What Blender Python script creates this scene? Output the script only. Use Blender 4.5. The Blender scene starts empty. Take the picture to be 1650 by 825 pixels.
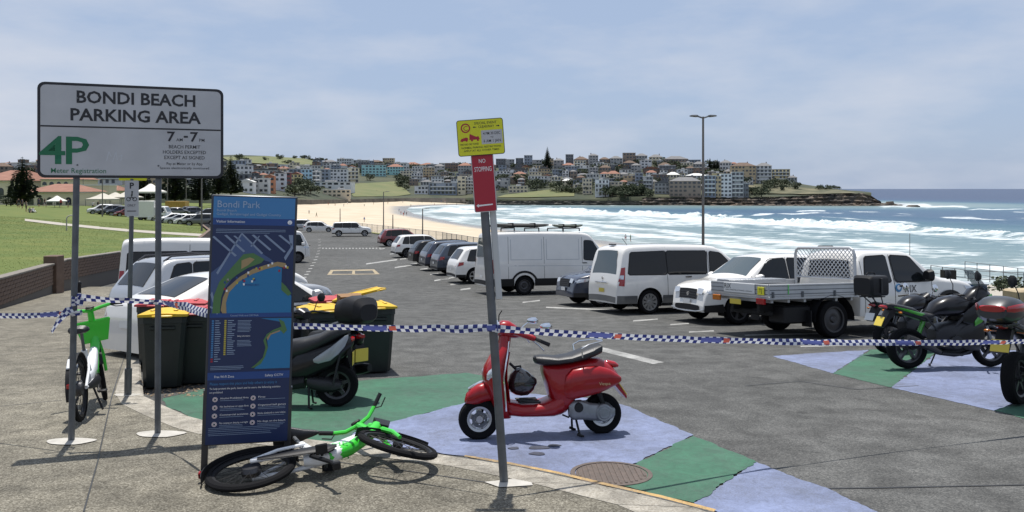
import bpy, math, random
import numpy as np
from mathutils import Matrix, Vector, noise as mnoise
random.seed(7)
R = math.radians
# ------------------------------------------------------------------ camera, sky, sun, exposure
F = 1250.0; CX = 825.0; HY = 304.0; CAMZ = 13.0          # pixels of the 1650 x 825 photograph
scn = bpy.context.scene
col = scn.collection
cam_d = bpy.data.cameras.new('camera'); cam = bpy.data.objects.new('camera', cam_d); col.objects.link(cam)
cam.location = (0, 0, CAMZ); cam.rotation_euler = (R(90), 0, 0)
cam_d.sensor_width = 36; cam_d.lens = 36 * F / 1650; cam_d.shift_y = -(412.5 - HY) / 1650
cam_d.clip_start = 0.05; cam_d.clip_end = 60000
scn.camera = cam
SUN_DIR = Vector((-0.06, 0.21, 0.976)).normalized()       # towards the sun
sun_d = bpy.data.lights.new('sun', 'SUN'); sun_d.energy = 4.7; sun_d.angle = R(0.55); sun_d.color = (1, .96, .90)
sun = bpy.data.objects.new('sun', sun_d); col.objects.link(sun)
sun.rotation_euler = SUN_DIR.to_track_quat('Z', 'Y').to_euler()
world = bpy.data.worlds.new('World'); scn.world = world; world.use_nodes = True
wn = world.node_tree.nodes; wl = world.node_tree.links; wn.clear()
wo = wn.new('ShaderNodeOutputWorld'); bg = wn.new('ShaderNodeBackground'); bg.inputs[1].default_value = 0.10
sky = wn.new('ShaderNodeTexSky'); sky.sky_type = 'NISHITA'; sky.sun_disc = False
sky.sun_elevation = math.asin(SUN_DIR.z); sky.sun_rotation = math.atan2(SUN_DIR.x, SUN_DIR.y)
sky.air_density = 1.0; sky.dust_density = 1.6; sky.ozone_density = 1.6; sky.altitude = 10
tc = wn.new('ShaderNodeTexCoord')
SKYX, SKYZ = 3.0, 1.0
def wnode(t, **k):
    n = wn.new(t)
    for a, b in k.items(): setattr(n, a, b)
    return n
mp = wnode('ShaderNodeMapping'); mp.inputs['Scale'].default_value = (1.0, 1.0, 3.4); mp.inputs['Location'].default_value = (SKYX, 0, SKYZ); wl.new(tc.outputs['Generated'], mp.inputs[0])
nz = wnode('ShaderNodeTexNoise'); nz.inputs['Scale'].default_value = 2.3; nz.inputs['Detail'].default_value = 9; nz.inputs['Roughness'].default_value = .55
wl.new(mp.outputs[0], nz.inputs['Vector'])
rp = wnode('ShaderNodeValToRGB'); rp.color_ramp.elements[0].position = .42; rp.color_ramp.elements[1].position = .68
wl.new(nz.outputs[0], rp.inputs[0])
cl = wnode('ShaderNodeMath', operation='MULTIPLY'); cl.inputs[1].default_value = .85; wl.new(rp.outputs[0], cl.inputs[0])
base = wnode('ShaderNodeMix', data_type='RGBA'); base.inputs[0].default_value = .80
wl.new(sky.outputs[0], base.inputs[6]); base.inputs[7].default_value = (3.35, 4.2, 5.8, 1)      # thin high veil over the whole sky
mx = wnode('ShaderNodeMix', data_type='RGBA'); wl.new(cl.outputs[0], mx.inputs[0]); wl.new(base.outputs[2], mx.inputs[6]); mx.inputs[7].default_value = (5.5, 5.75, 6.4, 1)
wl.new(mx.outputs[2], bg.inputs[0]); wl.new(bg.outputs[0], wo.inputs[0])
vs = scn.view_settings; vs.view_transform = 'Standard'; vs.look = 'None'; vs.exposure = 0.3; vs.gamma = 1; vs.use_curve_mapping = False
scn.cycles.use_denoising = True
scn.cycles.max_bounces = 6; scn.cycles.diffuse_bounces = 3; scn.cycles.glossy_bounces = 3; scn.cycles.transparent_max_bounces = 12
scn.cycles.caustics_reflective = False; scn.cycles.caustics_refractive = False

# ------------------------------------------------------------------ ground levels and pixel helpers
GP = [(-60, -2.34), (0, 1.95), (28, 3.952), (33, 4.25), (45, 4.72), (60, 5.2), (80, 5.75), (97, 6.1), (130, 6.6), (200, 7.2)]
def gdrop(y):
    for (a, b), (c, d) in zip(GP, GP[1:]):
        if y <= c: return b + (d - b) * (y - a) / (c - a)
    return GP[-1][1]
def gz(y): return CAMZ - gdrop(y)
KERB = .12
def road(px, py, up=0.0):
    """the point of the road (or of a sheet `up` above it) seen at a pixel of the photograph"""
    k = (py - HY) / F; lo, hi = .5, 400
    for _ in range(50):
        m = (lo + hi) / 2
        if gdrop(m) - up > k * m: lo = m
        else: hi = m
    return Vector(((px - CX) / F * lo, lo, gz(lo) + up))
def foot(px, py): return road(px, py, KERB)
def at(px, py, d): return Vector(((px - CX) / F * d, d, CAMZ - (py - HY) / F * d))
def atz(px, py, z):
    d = (CAMZ - z) * F / (py - HY); return Vector(((px - CX) / F * d, d, z))
def gnormal(y):
    s = (gz(y + .5) - gz(y - .5)); return Vector((0, -s, 1)).normalized()

# ------------------------------------------------------------------ materials
MATS = {}
def nodes(m):
    m.use_nodes = True; nt = m.node_tree; return nt, nt.nodes, nt.links, nt.nodes['Principled BSDF']
def mat(name, c, rough=.6, metal=0, var=.0, scale=8., bump=0., bscale=60., coat=0., spec=.5, emis=None, c2=None, thresh=None, detail=5):
    """procedural surface: base colour with a noise variation towards c2 (or darker), and a fine bump"""
    if name in MATS: return MATS[name]
    m = bpy.data.materials.new(name); nt, n, l, p = nodes(m); MATS[name] = m
    p.inputs['Roughness'].default_value = rough; p.inputs['Metallic'].default_value = metal
    p.inputs['Coat Weight'].default_value = coat; p.inputs['Coat Roughness'].default_value = .04; p.inputs['Specular IOR Level'].default_value = spec
    c = tuple(c) + (1,)
    if var or c2:
        t = n.new('ShaderNodeTexCoord'); z = n.new('ShaderNodeTexNoise'); z.inputs['Scale'].default_value = scale; z.inputs['Detail'].default_value = detail
        l.new(t.outputs['Object'], z.inputs['Vector'])
        r = n.new('ShaderNodeValToRGB'); lo, hi = thresh or (.3, .7)
        r.color_ramp.elements[0].position = lo; r.color_ramp.elements[1].position = hi
        r.color_ramp.elements[0].color = c
        r.color_ramp.elements[1].color = (tuple(c2) + (1,)) if c2 else tuple(v * (1 - var) for v in c[:3]) + (1,)
        l.new(z.outputs[0], r.inputs[0]); l.new(r.outputs[0], p.inputs['Base Color'])
    else: p.inputs['Base Color'].default_value = c
    if bump:
        t = n.new('ShaderNodeTexCoord'); z = n.new('ShaderNodeTexNoise'); z.inputs['Scale'].default_value = bscale; z.inputs['Detail'].default_value = 4
        l.new(t.outputs['Object'], z.inputs['Vector']); b = n.new('ShaderNodeBump'); b.inputs['Strength'].default_value = bump; b.inputs['Distance'].default_value = .02
        l.new(z.outputs[0], b.inputs['Height']); l.new(b.outputs[0], p.inputs['Normal'])
    return m
def srgb(r, g, b):
    f = lambda v: (v / 255 / 12.92) if v <= 10 else ((v / 255 + .055) / 1.055) ** 2.4
    return (f(r), f(g), f(b))
def paint(name, c, coat=1.0, rough=.35, metal=.0):
    return mat(name, c, rough=rough, coat=coat, metal=metal, var=.06, scale=3)
M_white = paint('paint_white', (.74, .725, .69)); M_silver = paint('paint_silver', (.42, .43, .44), metal=.5)
M_navy = paint('paint_navy', (.012, .02, .045)); M_blue = paint('paint_blue_grey', (.026, .04, .065), metal=.2); M_black = mat('paint_black', (.008, .008, .010), rough=.3, coat=.25, spec=.3)
M_red = paint('paint_red', (.16, .008, .012)); M_grey = paint('paint_grey', (.12, .125, .13), metal=.3)
M_vespa = mat('paint_scooter_red', (.29, .004, .008), rough=.32, coat=.45, spec=.3, var=.06, scale=3)
M_glass = mat('dark_glass', (.006, .008, .010), rough=.04, spec=.42)
M_glassg = mat('green_glass', (.03, .06, .06), rough=.03, spec=.9)
M_screen = mat('screen_glass', (.055, .075, .083), rough=.04, spec=.7)
M_tyre = mat('tyre_rubber', (.009, .009, .010), rough=.9, bump=.2, bscale=90, spec=.12)
M_alloy = mat('alloy', (.45, .46, .47), rough=.3, metal=.8)
M_darkalloy = mat('dark_alloy', (.06, .06, .065), rough=.35, metal=.6)
M_plastic = mat('black_plastic', (.012, .012, .0135), rough=.5, bump=.08, bscale=200, spec=.28)
M_under = mat('underbody_black', (.01, .01, .01), rough=.9)
M_chrome = mat('chrome', (.75, .76, .78), rough=.12, metal=1)
M_galv = mat('galvanised_steel', (.125, .135, .147), rough=.5, metal=.3, var=.3, scale=9)
M_tail = mat('red_lens', (.32, .008, .01), rough=.12, coat=.6)
M_head = mat('clear_lens', (.55, .58, .62), rough=.1, metal=.4, coat=.8)
M_plate = mat('number_plate_white', (.7, .7, .68), rough=.4); M_platey = mat('number_plate_yellow', (.65, .5, .06), rough=.4)
M_amber = mat('amber_lens', (.5, .15, .01), rough=.2)
M_textb = mat('print_black', (.012, .012, .016), rough=.5)
M_textw = mat('print_white', (.75, .76, .78), rough=.5)

# ------------------------------------------------------------------ mesh collector
class MB:
    def __init__(s): s.V = []; s.Fc = []; s.Mi = []; s.cur = 0; s.mats = []; s.X = None; s.uv = None
    def mt(s, m):
        if m not in s.mats: s.mats.append(m)
        s.cur = s.mats.index(m); return s
    def v(s, p):
        p = Vector(p)
        if s.X is not None: p = s.X @ p
        s.V.append(p); return len(s.V) - 1
    def f(s, idx): s.Fc.append(tuple(idx)); s.Mi.append(s.cur)
    def poly(s, pts): s.f([s.v(p) for p in pts])
    def box(s, c, d, rot=None):
        hx, hy, hz = d[0] / 2, d[1] / 2, d[2] / 2; c = Vector(c); ids = []
        for x, y, z in ((-1,-1,-1),(1,-1,-1),(1,1,-1),(-1,1,-1),(-1,-1,1),(1,-1,1),(1,1,1),(-1,1,1)):
            q = Vector((x * hx, y * hy, z * hz))
            if rot is not None: q = rot @ q
            ids.append(s.v(c + q))
        for q in ((3,2,1,0),(4,5,6,7),(0,1,5,4),(1,2,6,5),(2,3,7,6),(3,0,4,7)): s.f([ids[i] for i in q])
        return s
    def bbox(s, c, d, b=.01, rot=None):
        """a box with bevelled upright and horizontal edges, as a loft"""
        hx, hy, hz = d[0] / 2, d[1] / 2, d[2] / 2; b = min(b, hx * .95, hy * .95, hz * .95); c = Vector(c); rings = []
        for z, i in ((-hz, b), (-hz + b, 0), (hz - b, 0), (hz, b)):
            x1, y1 = hx - i, hy - i
            ring = [(-x1 + b, -y1), (x1 - b, -y1), (x1, -y1 + b), (x1, y1 - b), (x1 - b, y1), (-x1 + b, y1), (-x1, y1 - b), (-x1, -y1 + b)]
            rr = []
            for x, y in ring:
                q = Vector((x, y, z)); q = rot @ q if rot is not None else q; rr.append(c + q)
            rings.append(rr)
        s.rings(rings); return s
    def rings(s, rings, closed=True, cap0=True, cap1=True):
        ids = [[s.v(p) for p in r] for r in rings]; n = len(ids[0])
        for a, b in zip(ids, ids[1:]):
            for i in range(n if closed else n - 1):
                j = (i + 1) % n; s.f((a[i], a[j], b[j], b[i]))
        if cap0: s.f(ids[0][::-1])
        if cap1: s.f(ids[-1])
        return s
    def tube(s, pts, r, n=8, cap=True, flat=None):
        pts = [Vector(p) for p in pts]; k = len(pts); rs = r if isinstance(r, (list, tuple)) else [r] * k; rings = []
        up = Vector((0, 0, 1)); prev = None
        for i, p in enumerate(pts):
            t = (pts[min(i + 1, k - 1)] - pts[max(i - 1, 0)]).normalized()
            if prev is None:
                a = t.cross(up)
                if a.length < 1e-3: a = t.cross(Vector((1, 0, 0)))
            else: a = prev - t * prev.dot(t)
            a.normalize(); prev = a; b = t.cross(a)
            rings.append([p + (a * math.cos(2 * math.pi * j / n) + b * math.sin(2 * math.pi * j / n)) * rs[i] for j in range(n)])
        s.rings(rings, cap0=cap, cap1=cap); return s
    def lathe(s, prof, c=(0, 0, 0), axis='z', n=24, cap=True):
        """prof: (radius, height) pairs"""
        c = Vector(c); rings = []
        for r, h in prof:
            ring = []
            for j in range(n):
                a = 2 * math.pi * j / n; u, w = max(r, 1e-4) * math.cos(a), max(r, 1e-4) * math.sin(a)
                ring.append(c + Vector({'z': (u, w, h), 'y': (u, h, -w), 'x': (h, u, w)}[axis]))
            rings.append(ring)
        s.rings(rings, cap0=cap, cap1=cap); return s
    def sl(s, st, axis='x', n=16, cap=True):
        """loft of superelliptic sections. axis x: (x, zlo, zhi, halfwidth[, exp[, ycentre]]); axis z: (z, xlo, xhi, halfwidth[, exp])"""
        rings = []
        for q in st:
            e = 2 / (q[4] if len(q) > 4 else 2.5); y0 = q[5] if len(q) > 5 else 0; m, h = (q[1] + q[2]) / 2, (q[2] - q[1]) / 2; ring = []
            for j in range(n):
                a = 2 * math.pi * j / n; ca, sa = math.cos(a), math.sin(a)
                u = math.copysign(abs(ca) ** e, ca) * q[3]; w = math.copysign(abs(sa) ** e, sa) * h
                ring.append(Vector((q[0], y0 + u, m + w)) if axis == 'x' else Vector((m + w, y0 + u, q[0])))
            rings.append(ring)
        s.rings(rings, cap0=cap, cap1=cap); return s
    def prism(s, pts, y0, y1, taper=None):
        """outline in x, z extruded along y"""
        a = [s.v((p[0], y0, p[1])) for p in pts]; b = [s.v((p[0], y1, p[1])) for p in pts]; n = len(pts)
        s.f(a); s.f(b[::-1])
        for i in range(n): j = (i + 1) % n; s.f((a[j], a[i], b[i], b[j]))
        return s
    def grid(s, fn, nu, nv):
        ids = [[s.v(fn(i / nu, j / nv)) for j in range(nv + 1)] for i in range(nu + 1)]
        for i in range(nu):
            for j in range(nv): s.f((ids[i][j], ids[i + 1][j], ids[i + 1][j + 1], ids[i][j + 1]))
        return s
    def mesh(s, name, m=None, smooth=35):
        me = bpy.data.meshes.new(name); me.from_pydata([tuple(v) for v in s.V], [], s.Fc)
        ms = s.mats if s.mats else ([m] if m else [])
        for q in ms: me.materials.append(q)
        if len(ms) > 1: me.polygons.foreach_set('material_index', s.Mi)
        if smooth:
            me.polygons.foreach_set('use_smooth', [True] * len(me.polygons)); me.set_sharp_from_angle(angle=R(smooth))
        me.update(); return me
    def fix(s, name, m=None, smooth=35):
        me = s.mesh(name, m, smooth)
        import bmesh
        b = bmesh.new(); b.from_mesh(me); bmesh.ops.recalc_face_normals(b, faces=b.faces[:]); b.to_mesh(me); b.free()
        return me
    def build(s, name, m=None, parent=None, smooth=35, recalc=True):
        return link(name, s.fix(name, m, smooth) if recalc else s.mesh(name, m, smooth), parent)
def link(name, me, parent=None, loc=None, rot=None, scale=None):
    o = bpy.data.objects.new(name, me); col.objects.link(o)
    if parent is not None: o.parent = parent
    if loc is not None: o.location = loc
    if rot is not None: o.rotation_euler = rot
    if scale is not None: o.scale = scale
    return o
def tag(o, label=None, cat=None, group=None, kind=None):
    if label: o['label'] = label
    if cat: o['category'] = cat
    if group: o['group'] = group
    if kind: o['kind'] = kind
    return o
def thing(name, label, cat, loc=(0, 0, 0), rz=0., group=None, tilt=False):
    o = bpy.data.objects.new(name, None); col.objects.link(o); o.empty_display_size = .1
    o.location = loc; o.rotation_euler = (0, 0, rz)
    if tilt:
        n = gnormal(loc[1]); f = Vector((math.cos(rz), math.sin(rz), 0)); f = (f - n * f.dot(n)).normalized(); l = n.cross(f)
        o.rotation_euler = Matrix((f, l, n)).transposed().to_euler()
    return tag(o, label, cat, group)
def struct(name, mb, m=None, smooth=35): return tag(mb.build(name, m, None, smooth), kind='structure')
def copy_tree(o, parent=None):
    c = o.copy(); col.objects.link(c); c.parent = parent
    for ch in o.children: copy_tree(ch, c)
    return c
TMP = bpy.data.scenes.new('tmp')
def eval_mesh(o):
    TMP.collection.objects.link(o); TMP.view_layers[0].update(); dg = TMP.view_layers[0].depsgraph
    me = bpy.data.meshes.new_from_object(o.evaluated_get(dg)); bpy.data.objects.remove(o); return me
def text_mesh(txt, size=1., bold=0., align='CENTER', width=None, spacing=1.0, height=None):
    """lettering as a flat mesh in x, z facing -y; size = cap height in metres; width stretches it to that width"""
    cu = bpy.data.curves.new('t', 'FONT'); cu.body = txt; cu.size = 1; cu.align_x = align; cu.offset = bold; cu.resolution_u = 2; cu.space_character = spacing; cu.fill_mode = 'FRONT'
    o = bpy.data.objects.new('t', cu); me = eval_mesh(o)
    n = len(me.vertices); a = np.empty(n * 3, np.float32); me.vertices.foreach_get('co', a); a = a.reshape(-1, 3)
    k = size / .73
    sx = k
    if width: sx = width / max(1e-6, a[:, 0].max() - a[:, 0].min())
    b = np.stack([a[:, 0] * sx, np.zeros(n), a[:, 1] * k], 1).astype(np.float32)
    if width and align == 'CENTER': b[:, 0] -= (b[:, 0].max() + b[:, 0].min()) / 2
    me.vertices.foreach_set('co', b.ravel()); me.materials.clear(); me.update(); return me
def lettering(txt, m, parent, loc, size, rot=None, name='lettering', **k):
    if size < .06 and 'bold' in k: k['bold'] = min(k['bold'], .002)
    me = text_mesh(txt, size, **k); me.materials.append(m); return link(name, me, parent, loc, rot)
# ------------------------------------------------------------------ setting: surface materials
def speckle(name, cols, s1, s2, s3, patch, rough=.85, bump=.35, cracks=0.):
    """aggregate surface: fine grains of several tones, medium blotches, large worn patches"""
    m = bpy.data.materials.new(name); nt, n, l, p = nodes(m); p.inputs['Roughness'].default_value = rough; p.inputs['Specular IOR Level'].default_value = .25
    t = n.new('ShaderNodeTexCoord')
    vo = n.new('ShaderNodeTexVoronoi'); vo.inputs['Scale'].default_value = s1; l.new(t.outputs['Object'], vo.inputs['Vector'])
    sep = n.new('ShaderNodeSeparateColor'); l.new(vo.outputs['Color'], sep.inputs[0])
    r = n.new('ShaderNodeValToRGB'); e = r.color_ramp.elements
    e[0].color = tuple(cols[0]) + (1,); e[1].color = tuple(cols[-1]) + (1,)
    for i, c in enumerate(cols[1:-1]): q = e.new((i + 1) / (len(cols) - 1)); q.color = tuple(c) + (1,)
    l.new(sep.outputs[0], r.inputs[0]); out = r.outputs[0]
    for sc, amt, det in ((s2, .30, 4), (s3, patch, 6)):
        z = n.new('ShaderNodeTexNoise'); z.inputs['Scale'].default_value = sc; z.inputs['Detail'].default_value = det; z.inputs['Distortion'].default_value = .4; l.new(t.outputs['Object'], z.inputs['Vector'])
        rr = n.new('ShaderNodeMapRange'); rr.inputs[1].default_value = .3; rr.inputs[2].default_value = .7; rr.inputs[3].default_value = 1 - amt; rr.inputs[4].default_value = 1 + amt; l.new(z.outputs[0], rr.inputs[0])
        mu = n.new('ShaderNodeMix'); mu.data_type = 'RGBA'; mu.blend_type = 'MULTIPLY'; mu.inputs[0].default_value = 1; l.new(out, mu.inputs[6]); l.new(rr.outputs[0], mu.inputs[7]); out = mu.outputs[2]
    if cracks:
        v2 = n.new('ShaderNodeTexVoronoi'); v2.feature = 'DISTANCE_TO_EDGE'; v2.inputs['Scale'].default_value = cracks
        zz = n.new('ShaderNodeTexNoise'); zz.inputs['Scale'].default_value = 1.3; zz.inputs['Detail'].default_value = 6; l.new(t.outputs['Object'], zz.inputs['Vector'])
        va = n.new('ShaderNodeMix'); va.data_type = 'RGBA'; va.inputs[0].default_value = .5; l.new(t.outputs['Object'], va.inputs[6]); l.new(zz.outputs[1], va.inputs[7]); l.new(va.outputs[2], v2.inputs['Vector'])
        lt = n.new('ShaderNodeMath'); lt.operation = 'LESS_THAN'; lt.inputs[1].default_value = .0016; l.new(v2.outputs['Distance'], lt.inputs[0])
        mc = n.new('ShaderNodeMix'); mc.data_type = 'RGBA'; l.new(lt.outputs[0], mc.inputs[0]); l.new(out, mc.inputs[6]); mc.inputs[7].default_value = (.03, .03, .03, 1); out = mc.outputs[2]
    for sc_, rad, dk in ((2.2, .045, .55), (.8, .05, .6), (5., .07, .7)):                    # drips, gum and oil spots
        v3 = n.new('ShaderNodeTexVoronoi'); v3.inputs['Scale'].default_value = sc_; l.new(t.outputs['Object'], v3.inputs['Vector'])
        m3 = n.new('ShaderNodeMapRange'); m3.inputs[1].default_value = rad * .7; m3.inputs[2].default_value = rad * 1.3; m3.inputs[3].default_value = dk; m3.inputs[4].default_value = 1; l.new(v3.outputs['Distance'], m3.inputs[0])
        mm = n.new('ShaderNodeMix'); mm.data_type = 'RGBA'; mm.blend_type = 'MULTIPLY'; mm.inputs[0].default_value = 1; l.new(out, mm.inputs[6]); l.new(m3.outputs[0], mm.inputs[7]); out = mm.outputs[2]
    l.new(out, p.inputs['Base Color'])
    b = n.new('ShaderNodeBump'); b.inputs['Strength'].default_value = bump; b.inputs['Distance'].default_value = .004; l.new(vo.outputs['Distance'], b.inputs['Height']); l.new(b.outputs[0], p.inputs['Normal'])
    MATS[name] = m; return m
M_asph = speckle('asphalt', [(.040, .041, .040), (.063, .0635, .0612), (.074, .074, .071), (.113, .112, .106)], 85, 2.6, .16, .16)
M_foot = speckle('exposed_aggregate', [(.068, .061, .047), (.120, .109, .085), (.149, .137, .108), (.25, .233, .19)], 95, 3.5, .35, .16, bump=.4)
M_conc = speckle('kerb_concrete', [(.20, .18, .15), (.27, .25, .21), (.33, .31, .27)], 90, 6, .8, .22, bump=.2)
def worn(name, c, under=(.09, .088, .083), amt=.5):
    """road paint worn through to the asphalt, streaky and stained"""
    m = bpy.data.materials.new(name); nt, n, l, p = nodes(m); p.inputs['Roughness'].default_value = .75
    t = n.new('ShaderNodeTexCoord'); out = None
    z = n.new('ShaderNodeTexNoise'); z.inputs['Scale'].default_value = 1.7; z.inputs['Detail'].default_value = 10; z.inputs['Roughness'].default_value = .75; l.new(t.outputs['Object'], z.inputs['Vector'])
    vo = n.new('ShaderNodeTexVoronoi'); vo.inputs['Scale'].default_value = 75; l.new(t.outputs['Object'], vo.inputs['Vector'])
    ad = n.new('ShaderNodeMath'); ad.operation = 'MULTIPLY_ADD'; ad.inputs[1].default_value = .30; l.new(vo.outputs['Distance'], ad.inputs[0]); l.new(z.outputs[0], ad.inputs[2])
    r = n.new('ShaderNodeMapRange'); r.inputs[1].default_value = .54; r.inputs[2].default_value = .88; r.inputs[3].default_value = 0; r.inputs[4].default_value = amt; l.new(ad.outputs[0], r.inputs[0])
    z2 = n.new('ShaderNodeTexNoise'); z2.inputs['Scale'].default_value = .9; z2.inputs['Detail'].default_value = 6; l.new(t.outputs['Object'], z2.inputs['Vector'])
    r2 = n.new('ShaderNodeMapRange'); r2.inputs[1].default_value = .3; r2.inputs[2].default_value = .7; r2.inputs[3].default_value = .78; r2.inputs[4].default_value = 1.2; l.new(z2.outputs[0], r2.inputs[0])
    a = n.new('ShaderNodeMix'); a.data_type = 'RGBA'; a.blend_type = 'MULTIPLY'; a.inputs[0].default_value = 1; a.inputs[6].default_value = tuple(c) + (1,); l.new(r2.outputs[0], a.inputs[7])
    b = n.new('ShaderNodeMix'); b.data_type = 'RGBA'; l.new(r.outputs[0], b.inputs[0]); l.new(a.outputs[2], b.inputs[6]); b.inputs[7].default_value = tuple(under) + (1,)
    z3 = n.new('ShaderNodeTexNoise'); z3.inputs['Scale'].default_value = 6; z3.inputs['Detail'].default_value = 8; z3.inputs['Roughness'].default_value = .8; z3.inputs['Distortion'].default_value = 1.2; l.new(t.outputs['Object'], z3.inputs['Vector'])
    r3 = n.new('ShaderNodeMapRange'); r3.inputs[1].default_value = .32; r3.inputs[2].default_value = .68; r3.inputs[3].default_value = .72; r3.inputs[4].default_value = 1.28; l.new(z3.outputs[0], r3.inputs[0])
    b3 = n.new('ShaderNodeMix'); b3.data_type = 'RGBA'; b3.blend_type = 'MULTIPLY'; b3.inputs[0].default_value = 1; l.new(b.outputs[2], b3.inputs[6]); l.new(r3.outputs[0], b3.inputs[7])
    l.new(b3.outputs[2], p.inputs['Base Color'])
    bm = n.new('ShaderNodeBump'); bm.inputs['Strength'].default_value = .3; bm.inputs['Distance'].default_value = .004; l.new(vo.outputs['Distance'], bm.inputs['Height']); l.new(bm.outputs[0], p.inputs['Normal'])
    return m
M_pblue = worn('worn_blue_road_paint', (.150, .180, .290), under=(.075, .08, .095), amt=.6); M_pgreen = worn('worn_green_road_paint', (.026, .105, .060), under=(.05, .075, .06), amt=.6)
M_pwhite = worn('worn_white_road_paint', (.33, .33, .315), amt=1.0); M_pyel = worn('worn_yellow_road_paint', (.42, .27, .10), amt=.8); M_pcream = worn('worn_cream_road_paint', (.34, .27, .16), amt=.7)

# ------------------------------------------------------------------ the car park
RIGHT = [(-8, 34), (6, 24), (18, 12.6), (24, 9.), (31, 5.), (37, 3.5), (43, 2.), (62, -2.5), (82, -8), (103, -17), (126, -28), (150, -50)]
WALL = [(-8, -14), (12, -13.2), (21.8, -14.4), (28.8, -17.0), (37.3, -18.7), (45, -20), (60, -24), (85, -33), (110, -44), (126, -50), (150, -56), (200, -64), (330, -95), (420, -130)]
def ip(tab, y):
    for (a, b), (c, d) in zip(tab, tab[1:]):
        if y <= c: return b + (d - b) * (y - a) / (c - a)
    return tab[-1][1]
mb = MB(); ys = [-8, 0, 10, 20, 28, 33, 39, 45, 52, 60, 70, 80, 90, 97, 110, 130, 150]
for a, b in zip(ys, ys[1:]):
    for k in range(6):
        P = []
        for y, q in ((a, k / 6), (a, (k + 1) / 6), (b, (k + 1) / 6), (b, k / 6)):
            x0, x1 = ip(WALL, y) - 1, ip(RIGHT, y); P.append((x0 + (x1 - x0) * q, y, gz(y)))
        mb.poly(P)
struct('road', mb, M_asph)
E_road = [(226, 462), (226, 500), (226, 539), (227, 600), (232, 638), (262, 650), (323, 676), (390, 690), (460, 702), (560, 713), (679, 726), (750, 736), (824, 748), (900, 763), (976, 781), (1065, 801), (1154, 824), (1300, 875), (1500, 965), (1700, 1100)]
E_foot = [(207, 462), (209, 500), (210, 539), (203, 590), (184, 630), (196, 652), (255, 680), (323, 704), (390, 714), (460, 722), (560, 731), (685, 745), (778, 759), (857, 779), (969, 806), (1035, 826), (1130, 870), (1250, 960), (1400, 1100)]
Kr = [foot(*p) for p in E_road]; Kf = [foot(*p) for p in E_foot]
def resample(pts, step):
    out = [pts[0]]; acc = 0
    for a, b in zip(pts, pts[1:]):
        L = (b - a).length
        while acc + L >= step:
            t = (step - acc) / L; a = a.lerp(b, t); out.append(a.copy()); L = (b - a).length; acc = 0
        acc += L
    return out
def curve(pts, n):
    d = [0]
    for a, b in zip(pts, pts[1:]): d.append(d[-1] + (b - a).length)
    out = []
    for i in range(n + 1):
        s = d[-1] * i / n; k = max(j for j in range(len(d) - 1) if d[j] <= s + 1e-9)
        out.append(pts[k].lerp(pts[k + 1], (s - d[k]) / max(1e-9, d[k + 1] - d[k])))
    return out
fy = sorted(set([round(v.y, 3) for v in Kf] + [4.2, 6, 12, 16, 20, 24, 28, 30, 33]), reverse=True)
kx = [(v.y, v.x) for v in sorted(Kf, key=lambda v: v.y)]
mb = MB(); yy = [-8, -3, 0, 2] + sorted(fy); yy = sorted(y for y in set(yy) if y <= Kf[0].y)
for a, b in zip(yy, yy[1:]):
    def edge0(y): return ip(kx, y) if y >= kx[0][0] else kx[0][1] + (kx[0][0] - y) * 1.0
    def edge(y): return max(edge0(y), edge0(y - .10)) + .06
    for k in range(4):
        P = []
        for y, q in ((a, k / 4), (a, (k + 1) / 4), (b, (k + 1) / 4), (b, k / 4)):
            x0, x1 = ip(WALL, y) - .5, edge(y); P.append((x0 + (x1 - x0) * q, y, gz(y) + KERB))
        mb.poly(P)
# beyond the bend the path goes on beside the wall up to the parked vans
struct('footpath', mb, M_foot)
# kerb: cast sections with open joints
kerb = tag(bpy.data.objects.new('kerb', None), kind='structure'); col.objects.link(kerb)
nk = 44
Rr = [foot(p[0], p[1] - 9 if i > 5 else p[1] - 3) for i, p in enumerate(E_road)]
A_ = curve(Kf, nk); B_ = curve([Vector((v.x, v.y, gz(v.y) + KERB)) for v in Kr], nk)
for i in range(nk):
    a0, a1, b0, b1 = A_[i], A_[i + 1], B_[i], B_[i + 1]
    g0, g1 = .006 / max(.1, (a1 - a0).length), 1 - .006 / max(.1, (a1 - a0).length)
    q = [a0.lerp(a1, g0), a0.lerp(a1, g1), b0.lerp(b1, g1), b0.lerp(b1, g0)]
    up = Vector((0, 0, .004)); dn = Vector((0, 0, -.2)); rd = Vector((0, 0, -.03))
    m = MB(); s = [v + up for v in q]
    s[2] += rd * .3; s[3] += rd * .3
    i2, i3 = q[2].lerp(q[1], .12) + up, q[3].lerp(q[0], .12) + up
    m.poly([s[0], s[1], i2, i3]); m.poly([i3, i2, q[2] - Vector((0, 0, .02)), q[3] - Vector((0, 0, .02))])
    m.poly([q[3] - Vector((0, 0, .02)), q[2] - Vector((0, 0, .02)), q[2] + dn, q[3] + dn]); m.poly([s[0], s[1], q[1] + dn, q[0] + dn][::-1])
    m.poly([s[0], i3, q[3] + dn, q[0] + dn]); m.poly([s[1], i2, q[2] + dn, q[1] + dn][::-1])
    m.build('kerb_section', M_conc, kerb)
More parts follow.
